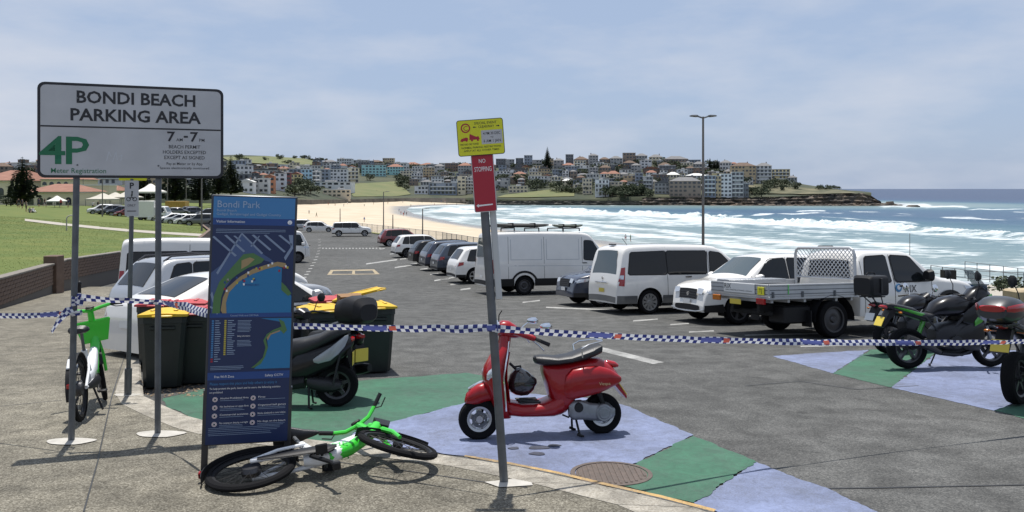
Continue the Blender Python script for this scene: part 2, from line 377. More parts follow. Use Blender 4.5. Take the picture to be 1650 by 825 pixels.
def sheet(name, pts, m, up, fn=road, parent=None, rag=0.):
    b = MB(); P = [fn(*p) for p in pts]
    if rag:
        Q = []
        for a, c in zip(P, P[1:] + P[:1]):
            k = max(1, int((c - a).length / .05)); t_ = (c - a).normalized(); nn = Vector((-t_.y, t_.x, 0))
            for i in range(k):
                v = a.lerp(c, i / k); v += nn * rag * (mnoise.noise(v * 4.0) + .7 * mnoise.noise(v * 17.0)); v.z = gz(v.y) + (KERB if fn is foot else 0); Q.append(v)
        P = Q
    for q in P: q.z += up
    if len(P) > 60:
        from mathutils.geometry import tessellate_polygon
        ids = [b.v(q) for q in P]
        for t_ in tessellate_polygon([P]): b.f([ids[k] for k in t_])
    else: b.poly(P)
    o = b.build(name, m, parent, smooth=0, recalc=False)
    me = o.data
    if me.polygons[0].normal.z < 0: me.flip_normals()
    return o
def mark(name, pts, m, up=.004):
    return tag(sheet(name, pts, m, up, rag=.034 if 'road_paint' in name else .01 if 'line' in name else 0), kind='structure')
mark('green_road_paint', [(262, 643), (323, 628), (470, 622), (600, 612), (752, 601), (800, 610), (815, 632), (742, 652), (570, 697), (560, 716), (460, 706), (390, 694), (323, 680), (270, 655)], M_pgreen)
mark('blue_road_paint', [(566, 700), (590, 692), (742, 652), (815, 632), (905, 640), (985, 645), (1118, 702), (1010, 755), (955, 777), (900, 763), (824, 748), (750, 736), (679, 726), (560, 714)], M_pblue, .008)
mark('green_road_paint', [(955, 776), (1010, 755), (1118, 703), (1217, 746), (1118, 812), (1060, 800), (976, 781)], M_pgreen, .012)
mark('blue_road_paint', [(1118, 812), (1217, 746), (1320, 785), (1450, 845), (1290, 872), (1154, 824)], M_pblue, .008)
mark('blue_road_paint', [(1245, 574), (1300, 570), (1402, 564), (1342, 602)], M_pblue, .004)
mark('green_road_paint', [(1342, 602), (1402, 564), (1520, 560), (1435, 625)], M_pgreen, .004)
mark('blue_road_paint', [(1435, 625), (1520, 560), (1660, 566), (1760, 610), (1602, 662)], M_pblue, .004)
mark('green_road_paint', [(1602, 662), (1760, 610), (1900, 650), (1740, 700)], M_pgreen, .004)
mark('give_way_line', [(935, 558), (955, 556), (1070, 584), (1052, 587)], M_pwhite)
tag(sheet('yellow_edge_line', [(747, 737.2), (750, 735.2), (824, 747.4), (900, 762.4), (976, 780.4), (1065, 800.4), (1154, 823.4), (1150, 827), (1065, 804.5), (976, 784.5), (900, 766), (824, 750.8)], M_pyel, .012, foot, rag=.004), kind='structure')
mark('speed_hump', [(527, 443), (533, 435), (603, 434), (612, 442)], M_pcream)
for p in ([(534, 441.5), (537, 437), (568, 436.5), (567, 441.5)], [(572, 441.5), (572, 436.5), (600, 436), (604, 441)]):
    mark('speed_hump_panel', p, M_asph, .008)
for k in range(18):                                            # dashed lines across and along the aisle
    x = 519 + k * 5.4; mark('dash_line', [(x, 401), (x + 2.6, 401), (x + 2.6, 399.4), (x, 399.4)], M_pwhite)
for (x0, y0), (x1, y1) in (((636, 431), (668, 426)), ((700, 452), (735, 446)), ((842, 487), (870, 484)), ((880, 495), (1000, 500)), ((1020, 517), (1060, 514)), ((1080, 523), (1110, 521)), ((1200, 540), (1330, 537)), ((1290, 558), (1395, 556)), ((590, 425), (640, 418)), ((1110, 535), (1150, 533))):
    mark('bay_line', [(x0, y0 + 1.3), (x1, y1 + 1.3), (x1, y1 - .6), (x0, y0 - .6)], M_pwhite)
for k in range(14):
    t = k / 13; x, y = 487 + 26 * math.sin(t * 1.7), 448 - 62 * t
    mark('bay_tick', [(x, y), (x + 7 - 3 * t, y - .6), (x + 7 - 3 * t, y - 2 + t), (x, y - 1.4 + t)], M_pwhite)
for k in range(9):
    t = k / 8; x, y = 612 + 130 * t, 402 + 66 * t
    mark('bay_tick', [(x, y), (x + 8 + 8 * t, y - 1 - t), (x + 8 + 8 * t, y - 2.2 - 2 * t), (x, y - 1.2 - t)], M_pwhite)
mat('oil_road', (.03, .03, .03), rough=.5, var=.4, scale=8); M_oil = mat('oil_stain', (.055, .06, .085), rough=.5, var=.4, scale=8)
for cx_, cy_, rx, ry in ((868, 723, 17, 3.2), (893, 719.5, 11, 1.6), (866, 733, 13, 2.4), (828, 724, 9, 2)):
    mark('oil_stain', [(cx_ + rx * math.cos(a) * (1 + .15 * math.sin(3 * a + cx_)), cy_ + ry * math.sin(a) * (1 + .2 * math.cos(2 * a + cy_))) for a in np.linspace(0, 6.283, 22, endpoint=False)], M_oil if cy_ > 700 else MATS['oil_road'], .014)
M_seal = mat('tar_seam', (.028, .028, .028), rough=.5)
for pts in ([(555, 440), (580, 452), (610, 463), (640, 472)], [(562, 436), (560, 415), (558, 398)], [(1200, 622), (1290, 615), (1380, 628), (1480, 622)], [(1150, 790), (1400, 787), (1650, 782)]):
    b = MB()
    for p, q in zip(pts, pts[1:]):
        n = 6
        for i in range(n):
            a0 = road(p[0] + (q[0] - p[0]) * i / n, p[1] + (q[1] - p[1]) * i / n); a1 = road(p[0] + (q[0] - p[0]) * (i + 1) / n, p[1] + (q[1] - p[1]) * (i + 1) / n)
            w = Vector((.004, .010, 0)); u = Vector((0, 0, .006)); b.poly([a0 + u - w, a1 + u - w, a1 + u + w, a0 + u + w])
    tag(b.build('tar_seam', M_seal, None, 0), kind='structure')
# footpath joints
for pts in ([(0, 572), (95, 562), (205, 558)], [(158, 740), (180, 640), (205, 560)], [(0, 655), (100, 645)], [(480, 737), (640, 757), (770, 776), (850, 786)], [(135, 825), (160, 735)]):
    b = MB()
    for p, q in zip(pts, pts[1:]):
        a0, a1 = foot(*p), foot(*q); d = (a1 - a0).normalized(); w = d.cross(Vector((0, 0, 1))) * .006; u = Vector((0, 0, .004)); b.poly([a0 + u - w, a1 + u - w, a1 + u + w, a0 + u + w])
    tag(b.build('footpath_joint', M_seal, None, 0), kind='structure')

# ------------------------------------------------------------------ lawn, path, retaining wall
LZ = [(-8, 11.6), (12, 10.75), (21.8, 10.3), (37.3, 9.72), (60, 9.0), (85, 8.25), (110, 7.85), (150, 7.35), (200, 6.6), (330, 4.6), (420, 4)]
def lawnz(x, y):
    u = ip(WALL, y) - x; return ip(LZ, y) + min(2.1, .055 * max(u, 0))
M_grass = mat('lawn_grass', (.066, .100, .011), rough=.95, c2=(.115, .130, .022), scale=.35, thresh=(.35, .7), bump=.8, bscale=5, detail=10)
mb = MB(); ly = [8, 12, 17, 21.8, 25, 28.8, 33, 37.3, 45, 52, 60, 72, 85, 97, 110, 126, 150, 175, 200, 260, 330, 420]; us = [0, 2, 5, 10, 18, 28, 45, 80, 140, 260]
for a, b in zip(ly, ly[1:]):
    for u0, u1 in zip(us, us[1:]):
        P = []
        for y, u in ((a, u0), (a, u1), (b, u1), (b, u0)):
            x = ip(WALL, y) - .25 - u; P.append((x, y, lawnz(x, y)))
        mb.poly(P[::-1])
struct('lawn', mb, M_grass, smooth=60)
# real grass blades on the part of the lawn that faces the car park
def grass_blades(n, y0, y1, u1, h, name):
    rng = np.random.default_rng(3); V = np.empty((n * 3, 3), np.float32)
    t = rng.random(n); y = y0 + (y1 - y0) * t ** 1.3; u = rng.random(n) * u1
    ys_ = np.array([a for a, b in WALL]); xs_ = np.array([b for a, b in WALL]); lzx = np.array([a for a, b in LZ]); lzy = np.array([b for a, b in LZ])
    x = np.interp(y, ys_, xs_) - .3 - u; z = np.interp(y, lzx, lzy) + np.minimum(2.1, .055 * u)
    a = rng.random(n) * 6.28; hh = h * (.5 + rng.random(n)); w = .012 + .0006 * y
    V[0::3] = np.stack([x - w * np.cos(a), y - w * np.sin(a), z - .02], 1); V[1::3] = np.stack([x + w * np.cos(a), y + w * np.sin(a), z - .02], 1)
    V[2::3] = np.stack([x + (rng.random(n) - .5) * hh, y + (rng.random(n) - .5) * hh, z + hh], 1)
    me = bpy.data.meshes.new(name); me.vertices.add(n * 3); me.vertices.foreach_set('co', V.ravel()); me.loops.add(n * 3); me.loops.foreach_set('vertex_index', np.arange(n * 3, dtype=np.int32))
    me.polygons.add(n); me.polygons.foreach_set('loop_start', np.arange(0, n * 3, 3, dtype=np.int32)); me.update(); me.validate()
    me.materials.append(M_blade); return tag(link(name, me), 'short mown green grass on the lawn above the brick wall', 'grass', kind='stuff')
M_blade = mat('grass_blade', (.078, .118, .013), rough=.9, c2=(.13, .145, .026), scale=.5, thresh=(.35, .65))
grass_blades(150000, 20, 100, 40, .03, 'grass')
mb = MB(); pth = [(40, 354), (100, 361), (160, 367), (205, 371), (260, 375), (330, 379)]
def lawnpt(px, py, up=.03):
    lo, hi = 15, 300
    for _ in range(40):
        m = (lo + hi) / 2; p = at(px, py, m)
        if p.z > lawnz(p.x, m): lo = m
        else: hi = m
    p = at(px, py, lo); p.z = lawnz(p.x, lo) + up; return p
for (a, b), (c, d) in zip(pth, pth[1:]): mb.poly([lawnpt(a, b + 2.2), lawnpt(c, d + 2.6), lawnpt(c, d - 1.6), lawnpt(a, b - 1.2)])
struct('garden_path', mb, mat('path_concrete', (.36, .33, .28), rough=.85, var=.2, scale=2))
# retaining wall of bricks with a capping, a pier where it steps
M_brick = mat('brown_brick', (.10, .066, .048), rough=.9, c2=(.17, .115, .085), scale=2.2, bump=.3, bscale=40)
M_mort = mat('brick_mortar', (.10, .09, .08), rough=.95); M_cap = mat('wall_capping', (.20, .18, .155), rough=.85, var=.3, scale=5)
rw = thing('retaining_wall', 'long low brown brick retaining wall with concrete capping beside the lawn', 'wall')
wp = [Vector((ip(WALL, y), y, 0)) for y in np.linspace(12, 46, 60)]
core = MB(); capm = MB()
def wtop(y): return ip(LZ, y) + (.20 if y < 29.3 else .28)
for a, b in zip(wp, wp[1:]):
    for o_, mbk, z0, z1 in ((.0, core, None, None),):
        d = (b - a).normalized(); n = Vector((d.y, -d.x, 0))
        za, zb = wtop(a.y), wtop(b.y); ga, gb = gz(a.y) - .3, gz(b.y) - .3
        w = .18
        f = lambda p, off, z: Vector((p.x, p.y, z)) + n * off
        core.poly([f(a, -.02, ga), f(b, -.02, gb), f(b, -.02, zb - .08), f(a, -.02, za - .08)]); core.poly([f(a, -.26, ga), f(b, -.26, gb), f(b, -.26, zb - .08), f(a, -.26, za - .08)][::-1])
core.build('wall_core', M_mort, rw)
yc = 12.
while yc < 46:
    y1 = min(46, yc + .9); a, b = Vector((ip(WALL, yc), yc, wtop(yc))), Vector((ip(WALL, y1), y1, wtop(y1))); d = (b - a); L = d.length; d.normalize(); n = Vector((d.y, -d.x, 0)).normalized(); m = MB(); up = d.cross(n) * -1
    up = n.cross(d); up = up if up.z > 0 else -up
    rot = Matrix((d, -n, up)).transposed(); m.bbox((a + b) / 2 - n * .13 - up * .035, (L - .012, .34, .07), .012, rot); m.build('capping_stone', M_cap, rw); yc = y1
bm_ = MB(); bm_.bbox((0, 0, 0), (.375, .05, .108), .006); brick_me = bm_.fix('brick', M_brick)
nb = 0; y = 20.6; row_h = .12
while y < 42 and nb < 300:
    p = Vector((ip(WALL, y), y, 0)); q = Vector((ip(WALL, y + .3), y + .3, 0)); d = (q - p).normalized(); n = Vector((d.y, -d.x, 0))
    hgt = wtop(y) - .09 - (gz(y) + (KERB if y < 33 else 0)); nr = int(hgt / row_h)
    for r in range(min(nr, 6)):
        off = .195 * (r % 2); c = p + d * off - n * .012 + n * random.uniform(-.004, .004); c.z = wtop(p.y + d.y * off) - .13 - r * row_h
        o = link('brick', brick_me, rw, c, (0, 0, math.atan2(d.y, d.x))); nb += 1
        if nb >= 300: break
    y += .39 * d.y
rest = MB()
yy_ = y
for yq in list(np.arange(12.2, 20.5, .39)) + list(np.arange(yy_, 45.8, .39)):
    p = Vector((ip(WALL, yq), yq, 0)); q = Vector((ip(WALL, yq + .3), yq + .3, 0)); d = (q - p).normalized(); n = Vector((d.y, -d.x, 0)); rot = Matrix((d, -n, Vector((0, 0, 1)))).transposed()
    for r in range(8):
        c = p + d * (.195 * (r % 2)) - n * .012; c.z = wtop(c.y) - .13 - r * row_h
        if c.z > gz(yq): rest.box(c, (.375, .05, .108), rot)
tag(rest.build('brick_remainder', M_brick, rw, 0), kind='stuff')
pier = MB(); py_ = 28.9; px_ = ip(WALL, py_); pier.bbox((px_ - .05, py_, (gz(py_) + wtop(30)) / 2 + .1), (.5, .5, wtop(30) - gz(py_) + .28), .02); pier.build('pier', M_brick, rw)
# low dark wall on along the car park, and the promenade wall farther on
b = MB(); 
for a, c in zip(np.linspace(46, 126, 30), np.linspace(46, 126, 30)[1:]):
    xa, xc = ip(WALL, a), ip(WALL, c)
    b.poly([(xa, a, gz(a) - .3), (xc, c, gz(c) - .3), (xc, c, ip(LZ, c) + .25), (xa, a, ip(LZ, a) + .25)]); b.poly([(xa, a, ip(LZ, a) + .25), (xc, c, ip(LZ, c) + .25), (xc - .3, c, ip(LZ, c) + .25), (xa - .3, a, ip(LZ, a) + .25)])
tag(b.build('boundary_wall', M_brick, None, 0), 'dark brick boundary wall running on along the lawn behind the parked vans', 'wall')
b = MB()
for a, c in zip(np.linspace(126, 420, 20), np.linspace(126, 420, 20)[1:]):
    b.poly([(ip(WALL, a) + .1, a, 1), (ip(WALL, c) + .1, c, 1), (ip(WALL, c), c, ip(LZ, c) + .05), (ip(WALL, a), a, ip(LZ, a) + .05)])
struct('promenade_wall', b, mat('sea_wall', (.16, .145, .125), rough=.9, var=.4, scale=.6))
# verge and embankment on the sea side
b = MB(); vg = MB(); vw = lambda y: ip([(0, 5), (22, 4), (26, 1.2), (150, 1.2)], y)
for (a, xa), (c, xc) in zip(RIGHT, RIGHT[1:]):
    for i in range(4):
        y0, y1 = a + (c - a) * i / 4, a + (c - a) * (i + 1) / 4; x0, x1 = ip(RIGHT, y0), ip(RIGHT, y1)
        v = [(x0, y0, gz(y0) + .1), (x1, y1, gz(y1) + .1), (x1 + vw(y1), y1 + .3 * vw(y1), gz(y1) + .05), (x0 + vw(y0), y0 + .3 * vw(y0), gz(y0) + .05)]
        vg.poly(v[::-1]); b.poly([v[3], v[2], (x1 + 16, y1 + 5, 2.5), (x0 + 16, y0 + 5, 2.5)][::-1]); vg.poly([v[0], v[1], (x1, y1, gz(y1) - .4), (x0, y0, gz(y0) - .4)])
struct('grass_verge', vg, mat('dry_grass', (.12, .135, .04), rough=.95, c2=(.2, .19, .08), scale=1.2, thresh=(.4, .65), bump=.6, bscale=12), 0)
struct('embankment', b, mat('embankment_scrub', (.10, .09, .05), rough=.95, c2=(.05, .07, .025), scale=.5), 0)

# ------------------------------------------------------------------ beach and sea
SHORE = np.array([(170, 10), (130, 45), (92, 78), (68, 101), (53, 110), (42, 127), (33, 153), (25, 188), (-20, 290), (-50, 396), (-66, 480), (-71, 535), (-62, 590), (-42, 625), (-3, 665), (51, 622), (276, 606), (312, 608), (330, 660), (300, 800), (150, 1500)], float)
def shore_sd(X, Y):
    """signed distance to the shore (positive at sea) and the distance along it"""
    best = np.full(X.shape, 1e9); al = np.zeros(X.shape); sg = np.ones(X.shape); acc = 0
    for (ax, ay), (bx, by) in zip(SHORE, SHORE[1:]):
        dx, dy = bx - ax, by - ay; L2 = dx * dx + dy * dy; t = np.clip(((X - ax) * dx + (Y - ay) * dy) / L2, 0, 1)
        d = np.hypot(X - ax - t * dx, Y - ay - t * dy); c = dx * (Y - ay) - dy * (X - ax)
        m = d < best - 1e-9; best = np.where(m, d, best); al = np.where(m, acc + t * math.sqrt(L2), al); sg = np.where(m, np.where(c < 0, 1, -1), sg); acc += math.sqrt(L2)
    return best * sg, al
def vnoise(x, y, seed=0):
    def h(i, j):
        n = np.sin(i * 127.1 + j * 311.7 + seed * 74.7) * 43758.5453; return n - np.floor(n)
    i, j = np.floor(x), np.floor(y); fx, fy_ = x - i, y - j; fx = fx * fx * (3 - 2 * fx); fy_ = fy_ * fy_ * (3 - 2 * fy_)
    return (h(i, j) * (1 - fx) + h(i + 1, j) * fx) * (1 - fy_) + (h(i, j + 1) * (1 - fx) + h(i + 1, j + 1) * fx) * fy_
def fbm(x, y, o=5, seed=0):
    v = 0; a = .5; t = 0
    for k in range(o): v = v + a * vnoise(x * 2 ** k, y * 2 ** k, seed + k); t += a; a *= .55
    return v / t
def grid_obj(name, X, Y, Z, m, attrs=None, flip=False):
    nr, nc = X.shape; me = bpy.data.meshes.new(name); co = np.stack([X, Y, Z], -1).reshape(-1, 3).astype(np.float32)
    i = np.arange(nr * nc).reshape(nr, nc); q = np.stack([i[:-1, :-1], i[:-1, 1:], i[1:, 1:], i[1:, :-1]], -1).reshape(-1, 4)
    if flip: q = q[:, ::-1]
    me.vertices.add(len(co)); me.vertices.foreach_set('co', co.ravel()); me.loops.add(q.size); me.loops.foreach_set('vertex_index', q.ravel().astype(np.int32))
    me.polygons.add(len(q)); me.polygons.foreach_set('loop_start', np.arange(0, q.size, 4, dtype=np.int32)); me.update(); me.validate()
    me.polygons.foreach_set('use_smooth', [True] * len(me.polygons)); me.materials.append(m)
    for k, a in (attrs or {}).items():
        at_ = me.attributes.new(k, 'FLOAT', 'POINT'); at_.data.foreach_set('value', a.ravel().astype(np.float32))
    me.update(); return tag(link(name, me), kind='structure')
sm = lambda a, b, v: np.clip((v - a) / (b - a), 0, 1) ** 2 * (3 - 2 * np.clip((v - a) / (b - a), 0, 1))
# sand
pxs = np.linspace(-500, 2150, 260); dd = np.concatenate([np.linspace(40, 160, 50), np.linspace(165, 420, 50), np.linspace(430, 760, 50)])
PX, D = np.meshgrid(pxs, dd); X = (PX - CX) / F * D; Y = D; S, A = shore_sd(X, Y)
Z = np.where(S < 0, np.minimum(3.4, -S * .055), np.maximum(-2.5, -S * .05)) + (fbm(X * .08, Y * .08) - .5) * .5 * sm(4, 30, -S)
msand = bpy.data.materials.new('beach_sand'); nt, n, l, p = nodes(msand); p.inputs['Roughness'].default_value = .9
at_ = n.new('ShaderNodeAttribute'); at_.attribute_name = 'wet'; t = n.new('ShaderNodeTexCoord'); z = n.new('ShaderNodeTexNoise'); z.inputs['Scale'].default_value = .12; z.inputs['Detail'].default_value = 8; l.new(t.outputs['Object'], z.inputs['Vector'])
r = n.new('ShaderNodeValToRGB'); r.color_ramp.elements[0].position = .35; r.color_ramp.elements[1].position = .65; r.color_ramp.elements[0].color = (.50, .42, .315, 1); r.color_ramp.elements[1].color = (.42, .35, .25, 1); l.new(z.outputs[0], r.inputs[0])
mx = n.new('ShaderNodeMix'); mx.data_type = 'RGBA'; l.new(at_.outputs['Fac'], mx.inputs[0]); l.new(r.outputs[0], mx.inputs[6]); mx.inputs[7].default_value = (.24, .225, .20, 1); l.new(mx.outputs[2], p.inputs['Base Color'])
mr = n.new('ShaderNodeMapRange'); mr.inputs[3].default_value = .9; mr.inputs[4].default_value = .25; l.new(at_.outputs['Fac'], mr.inputs[0]); l.new(mr.outputs[0], p.inputs['Roughness'])
zz = n.new('ShaderNodeTexNoise'); zz.inputs['Scale'].default_value = 1.2; zz.inputs['Detail'].default_value = 6; l.new(t.outputs['Object'], zz.inputs['Vector']); bb = n.new('ShaderNodeBump'); bb.inputs['Strength'].default_value = .5; bb.inputs['Distance'].default_value = .15; l.new(zz.outputs[0], bb.inputs['Height']); l.new(bb.outputs[0], p.inputs['Normal'])
wet = sm(-15, -5, S + 10 * (fbm(A * .02, S * .05, 4, 5) - .5))
grid_obj('sand', X, Y, Z, msand, {'wet': wet})
# sea
pxs = np.linspace(-700, 2350, 760); kk = np.concatenate([np.geomspace(.45, 12, 50)[:-1], np.linspace(12, 160, 330)])
PX, K = np.meshgrid(pxs, kk); D = CAMZ * F / K; X = (PX - CX) / F * D; Y = D; S, A = shore_sd(X, Y)
big = fbm(A * .012, S * .02, 4, 11); n1 = fbm(A * .05, S * .16, 5, 1); n2 = fbm(A * .018, S * .055, 5, 2); n3 = fbm(X * .22, Y * .22, 4, 3)
edge_n = (fbm(A * .03, 0 * S, 4, 21) - .5)
beach = sm(780, 640, A)                                          # surf only along the beach, not at the cliffs
sc = 116 + 46 * edge_n + 22 * (fbm(A * .09, S * .08, 6, 77) - .5) - 14 * sm(300, 560, A)
inner = sm(sc + 3, sc - 5, S) * (1 - .62 * sm(sc - 42, sc - 62, S)) 
foam = inner * np.clip(.22 + 1.5 * (n2 - .34) + .5 * (n1 - .5) + .38 * sm(sc - 30, sc - 5, S), 0, .85)
for c, w, k in ((22, 6, .9), (44, 7, .75), (58, 8, .6), (8, 4, .7)):
    s0 = c + 26 * (fbm(A * .025, 0 * S, 4, c) - .5); foam = np.maximum(foam, k * np.exp(-((S - s0) / w) ** 2) * np.clip(2.2 * (n2 - .18), 0, 1))
foam = foam * beach
# far chaotic corner of the bay
foam = np.maximum(foam, sm(330, 470, A) * sm(840, 760, A) * sm(135, 60, S) * np.clip(3.4 * (n2 - .40), 0, 1))
# surge at the foot of the rocks
rock = sm(760, 840, A) * np.exp(-(np.maximum(S, 0) / (7 + 14 * fbm(A * .03, 0 * S, 4, 9))) ** 2); foam = np.maximum(foam, rock * np.clip(.35 + 1.6 * (fbm(A * .06, S * .1, 4, 31) - .25), 0, 1))
for (ax, ay, bx, by, w) in ((1150, 352, 1196, 346.5, 1.3), (1210, 347.5, 1352, 343, .9), (1285, 341, 1330, 339.5, .9), (1420, 331, 1500, 331, 3.0), (1480, 332, 1560, 334, 1.2), (1560, 338, 1650, 336.5, .5)):
    t = np.clip((PX - ax) / (bx - ax), -.3, 1.3); yy0 = ay + (by - ay) * t + 2.4 * (vnoise(PX * .05, 0 * PX, 4) - .5); e = sm(-.1, .1, t) * sm(1.1, .9, t)
    foam = np.maximum(foam, e * np.exp(-((K + HY - yy0) / (w * (.5 + n1))) ** 2) * .95)
wc = sm(.70, .76, fbm(X * .035, Y * .012, 4, 41)) * sm(110, 170, S) * sm(900, 400, D); foam = np.maximum(foam, wc * .55)
Zs = 1.5 * np.exp(-((S - sc + 3) / 3.2) ** 2) * beach * (.4 + 1.1 * n2) + .35 * foam * (n3 - .3) + .35 * (fbm(X * .03, Y * .05, 3, 8) - .5) * sm(1500, 200, D)
for c in (135, 165, 205): Zs += .55 * np.exp(-((S - c - 30 * (fbm(A * .02, 0 * S, 3, c) - .5)) / 6) ** 2) * beach
Zs = Zs * sm(-2, 10, S) - 0.02
msea = bpy.data.materials.new('sea_water'); nt, n, l, p = nodes(msea)
def att(nm):
    q = n.new('ShaderNodeAttribute'); q.attribute_name = nm; return q.outputs['Fac']
r = n.new('ShaderNodeValToRGB'); e = r.color_ramp.elements; e[0].color = (.20, .245, .24, 1); e[1].color = (.010, .028, .078, 1)
for pos, c in ((.10, (.125, .19, .20)), (.24, (.05, .118, .15)), (.36, (.022, .072, .125)), (.6, (.013, .044, .10))): q = e.new(pos); q.color = c + (1,)
l.new(att('deep'), r.inputs[0])
t = n.new('ShaderNodeTexCoord'); z = n.new('ShaderNodeTexNoise'); z.inputs['Scale'].default_value = .45; z.inputs['Detail'].default_value = 10; z.inputs['Roughness'].default_value = .72
mpn = n.new('ShaderNodeMapping'); mpn.inputs['Scale'].default_value = (.5, 1, 1); l.new(t.outputs['Object'], mpn.inputs[0]); l.new(mpn.outputs[0], z.inputs['Vector'])
ma = n.new('ShaderNodeMath'); ma.operation = 'MULTIPLY_ADD'; ma.inputs[1].default_value = 1.1; l.new(z.outputs[0], ma.inputs[0]); l.new(att('foam'), ma.inputs[2])
vl = n.new('ShaderNodeTexVoronoi'); vl.feature = 'DISTANCE_TO_EDGE'; vl.inputs['Scale'].default_value = .16; vd = n.new('ShaderNodeMix'); vd.data_type = 'RGBA'; vd.inputs[0].default_value = .10; l.new(mpn.outputs[0], vd.inputs[6]); zd = n.new('ShaderNodeTexNoise'); zd.inputs['Scale'].default_value = .25; zd.inputs['Detail'].default_value = 6; l.new(mpn.outputs[0], zd.inputs['Vector'])
sc10 = n.new('ShaderNodeVectorMath'); sc10.operation = 'SCALE'; sc10.inputs[3].default_value = 60; l.new(zd.outputs[1], sc10.inputs[0]); l.new(sc10.outputs[0], vd.inputs[7]); l.new(vd.outputs[2], vl.inputs['Vector'])
lc = n.new('ShaderNodeMapRange'); lc.inputs[1].default_value = 0; lc.inputs[2].default_value = .22; lc.inputs[3].default_value = .26; lc.inputs[4].default_value = -.14; l.new(vl.outputs['Distance'], lc.inputs[0])
lm = n.new('ShaderNodeMath'); lm.operation = 'ADD'; l.new(ma.outputs[0], lm.inputs[0]); l.new(lc.outputs[0], lm.inputs[1])
mr = n.new('ShaderNodeMapRange'); mr.inputs[1].default_value = .82; mr.inputs[2].default_value = 1.22; l.new(lm.outputs[0], mr.inputs[0])
mx = n.new('ShaderNodeMix'); mx.data_type = 'RGBA'; l.new(mr.outputs[0], mx.inputs[0]); l.new(r.outputs[0], mx.inputs[6]); zf = n.new('ShaderNodeTexNoise'); zf.inputs['Scale'].default_value = .8; zf.inputs['Detail'].default_value = 9; zf.inputs['Roughness'].default_value = .7; l.new(mpn.outputs[0], zf.inputs['Vector'])
rf = n.new('ShaderNodeValToRGB'); rf.color_ramp.elements[0].position = .36; rf.color_ramp.elements[1].position = .60; rf.color_ramp.elements[0].color = (.27, .34, .36, 1); rf.color_ramp.elements[1].color = (.60, .62, .63, 1); l.new(zf.outputs[0], rf.inputs[0]); l.new(rf.outputs[0], mx.inputs[7]); l.new(mx.outputs[2], p.inputs['Base Color'])
ro = n.new('ShaderNodeMapRange'); ro.inputs[3].default_value = .32; ro.inputs[4].default_value = .95; l.new(mr.outputs[0], ro.inputs[0]); l.new(ro.outputs[0], p.inputs['Roughness'])
w2 = n.new('ShaderNodeTexNoise'); w2.inputs['Scale'].default_value = .35; w2.inputs['Detail'].default_value = 10; w2.inputs['Roughness'].default_value = .65; l.new(mpn.outputs[0], w2.inputs['Vector'])
bb = n.new('ShaderNodeBump'); bb.inputs['Strength'].default_value = .8; bb.inputs['Distance'].default_value = .5; l.new(w2.outputs[0], bb.inputs['Height']); l.new(bb.outputs[0], p.inputs['Normal']); p.inputs['Specular IOR Level'].default_value = .3
deep = np.clip(.5 * (S + 30 * (big - .5)) / 300 + .42 * sm(150, 900, D) * sm(60, 200, S), 0, 1)
grid_obj('sea', X, Y, Zs, msea, {'foam': foam, 'deep': deep}, flip=True)
# ------------------------------------------------------------------ the hill across the bay and the headland
HT = [(-700, 330, 8.5, 900, 264), (0, 330, 8.8, 900, 262), (200, 340, 8.5, 950, 258), (330, 360, 8, 950, 252), (380, 390, 7.5, 950, 249), (440, 440, 7, 980, 252), (500, 480, 6, 1000, 257), (560, 560, 5, 1000, 266), (650, 640, 5, 950, 271),
      (740, 650, 5, 900, 271), (800, 625, 4.5, 860, 268), (900, 618, 4, 820, 265), (960, 614, 4.5, 808, 263), (1000, 612, 6.4, 800, 262), (1100, 610, 6.6, 780, 266), (1160, 606, 6.4, 760, 272), (1200, 604, 6.4, 740, 279), (1260, 602, 7, 720, 290), (1310, 600, 8, 700, 299), (1360, 598, 9, 680, 306), (1400, 596, 9.5, 630, 309.5), (1404, 596, 9.4, 620, 310)]
HTa = np.array(HT, float)
def hcol(px): return [float(np.interp(px, HTa[:, 0], HTa[:, k])) for k in range(1, 5)]
def hz(px, t):
    d0, z0, d1, rp = hcol(px); zr = CAMZ + (HY - rp) * d1 / F; d = d0 + (d1 - d0) * t
    return d, z0 + (zr - z0) * t ** 1.05
def hill(px, py):
    """point of the hillside seen at a pixel"""
    lo, hi = 0., 1.
    for _ in range(40):
        m = (lo + hi) / 2; d, z = hz(px, m)
        if HY - F * (z - CAMZ) / d > py: lo = m
        else: hi = m
    d, z = hz(px, lo); return Vector(((px - CX) / F * d, d, z)), lo
pxs = np.concatenate([np.linspace(-700, 300, 60), np.linspace(306, 1404, 220)]); ts = np.concatenate([np.linspace(0, 1, 40), [1.12, 1.3, 1.6, 2.2]])
X = np.zeros((len(ts) + 1, len(pxs))); Y = X.copy(); Z = X.copy()
for j, px in enumerate(pxs):
    d0, z0, d1, rp = hcol(px); zr = CAMZ + (HY - rp) * d1 / F
    X[0, j], Y[0, j], Z[0, j] = (px - CX) / F * (d0 - .6), d0 - .6, -1.5
    for i, t in enumerate(ts):
        d, z = hz(px, min(t, 1)) 
        if t > 1: d = d0 + (d1 - d0) * t; z = zr - (t - 1) * 30
        X[i + 1, j], Y[i + 1, j], Z[i + 1, j] = (px - CX) / F * d, d, z
Z[2:-4] += (fbm(X[2:-4] * .03, Y[2:-4] * .03, 4, 6) - .5) * 1.6
M_hill = mat('hill_scrub', (.032, .042, .024), rough=.95, c2=(.062, .066, .036), scale=.028, thresh=(.42, .6), bump=.6, bscale=.3, detail=10)
grid_obj('hill', X, Y, Z, M_hill, flip=False)
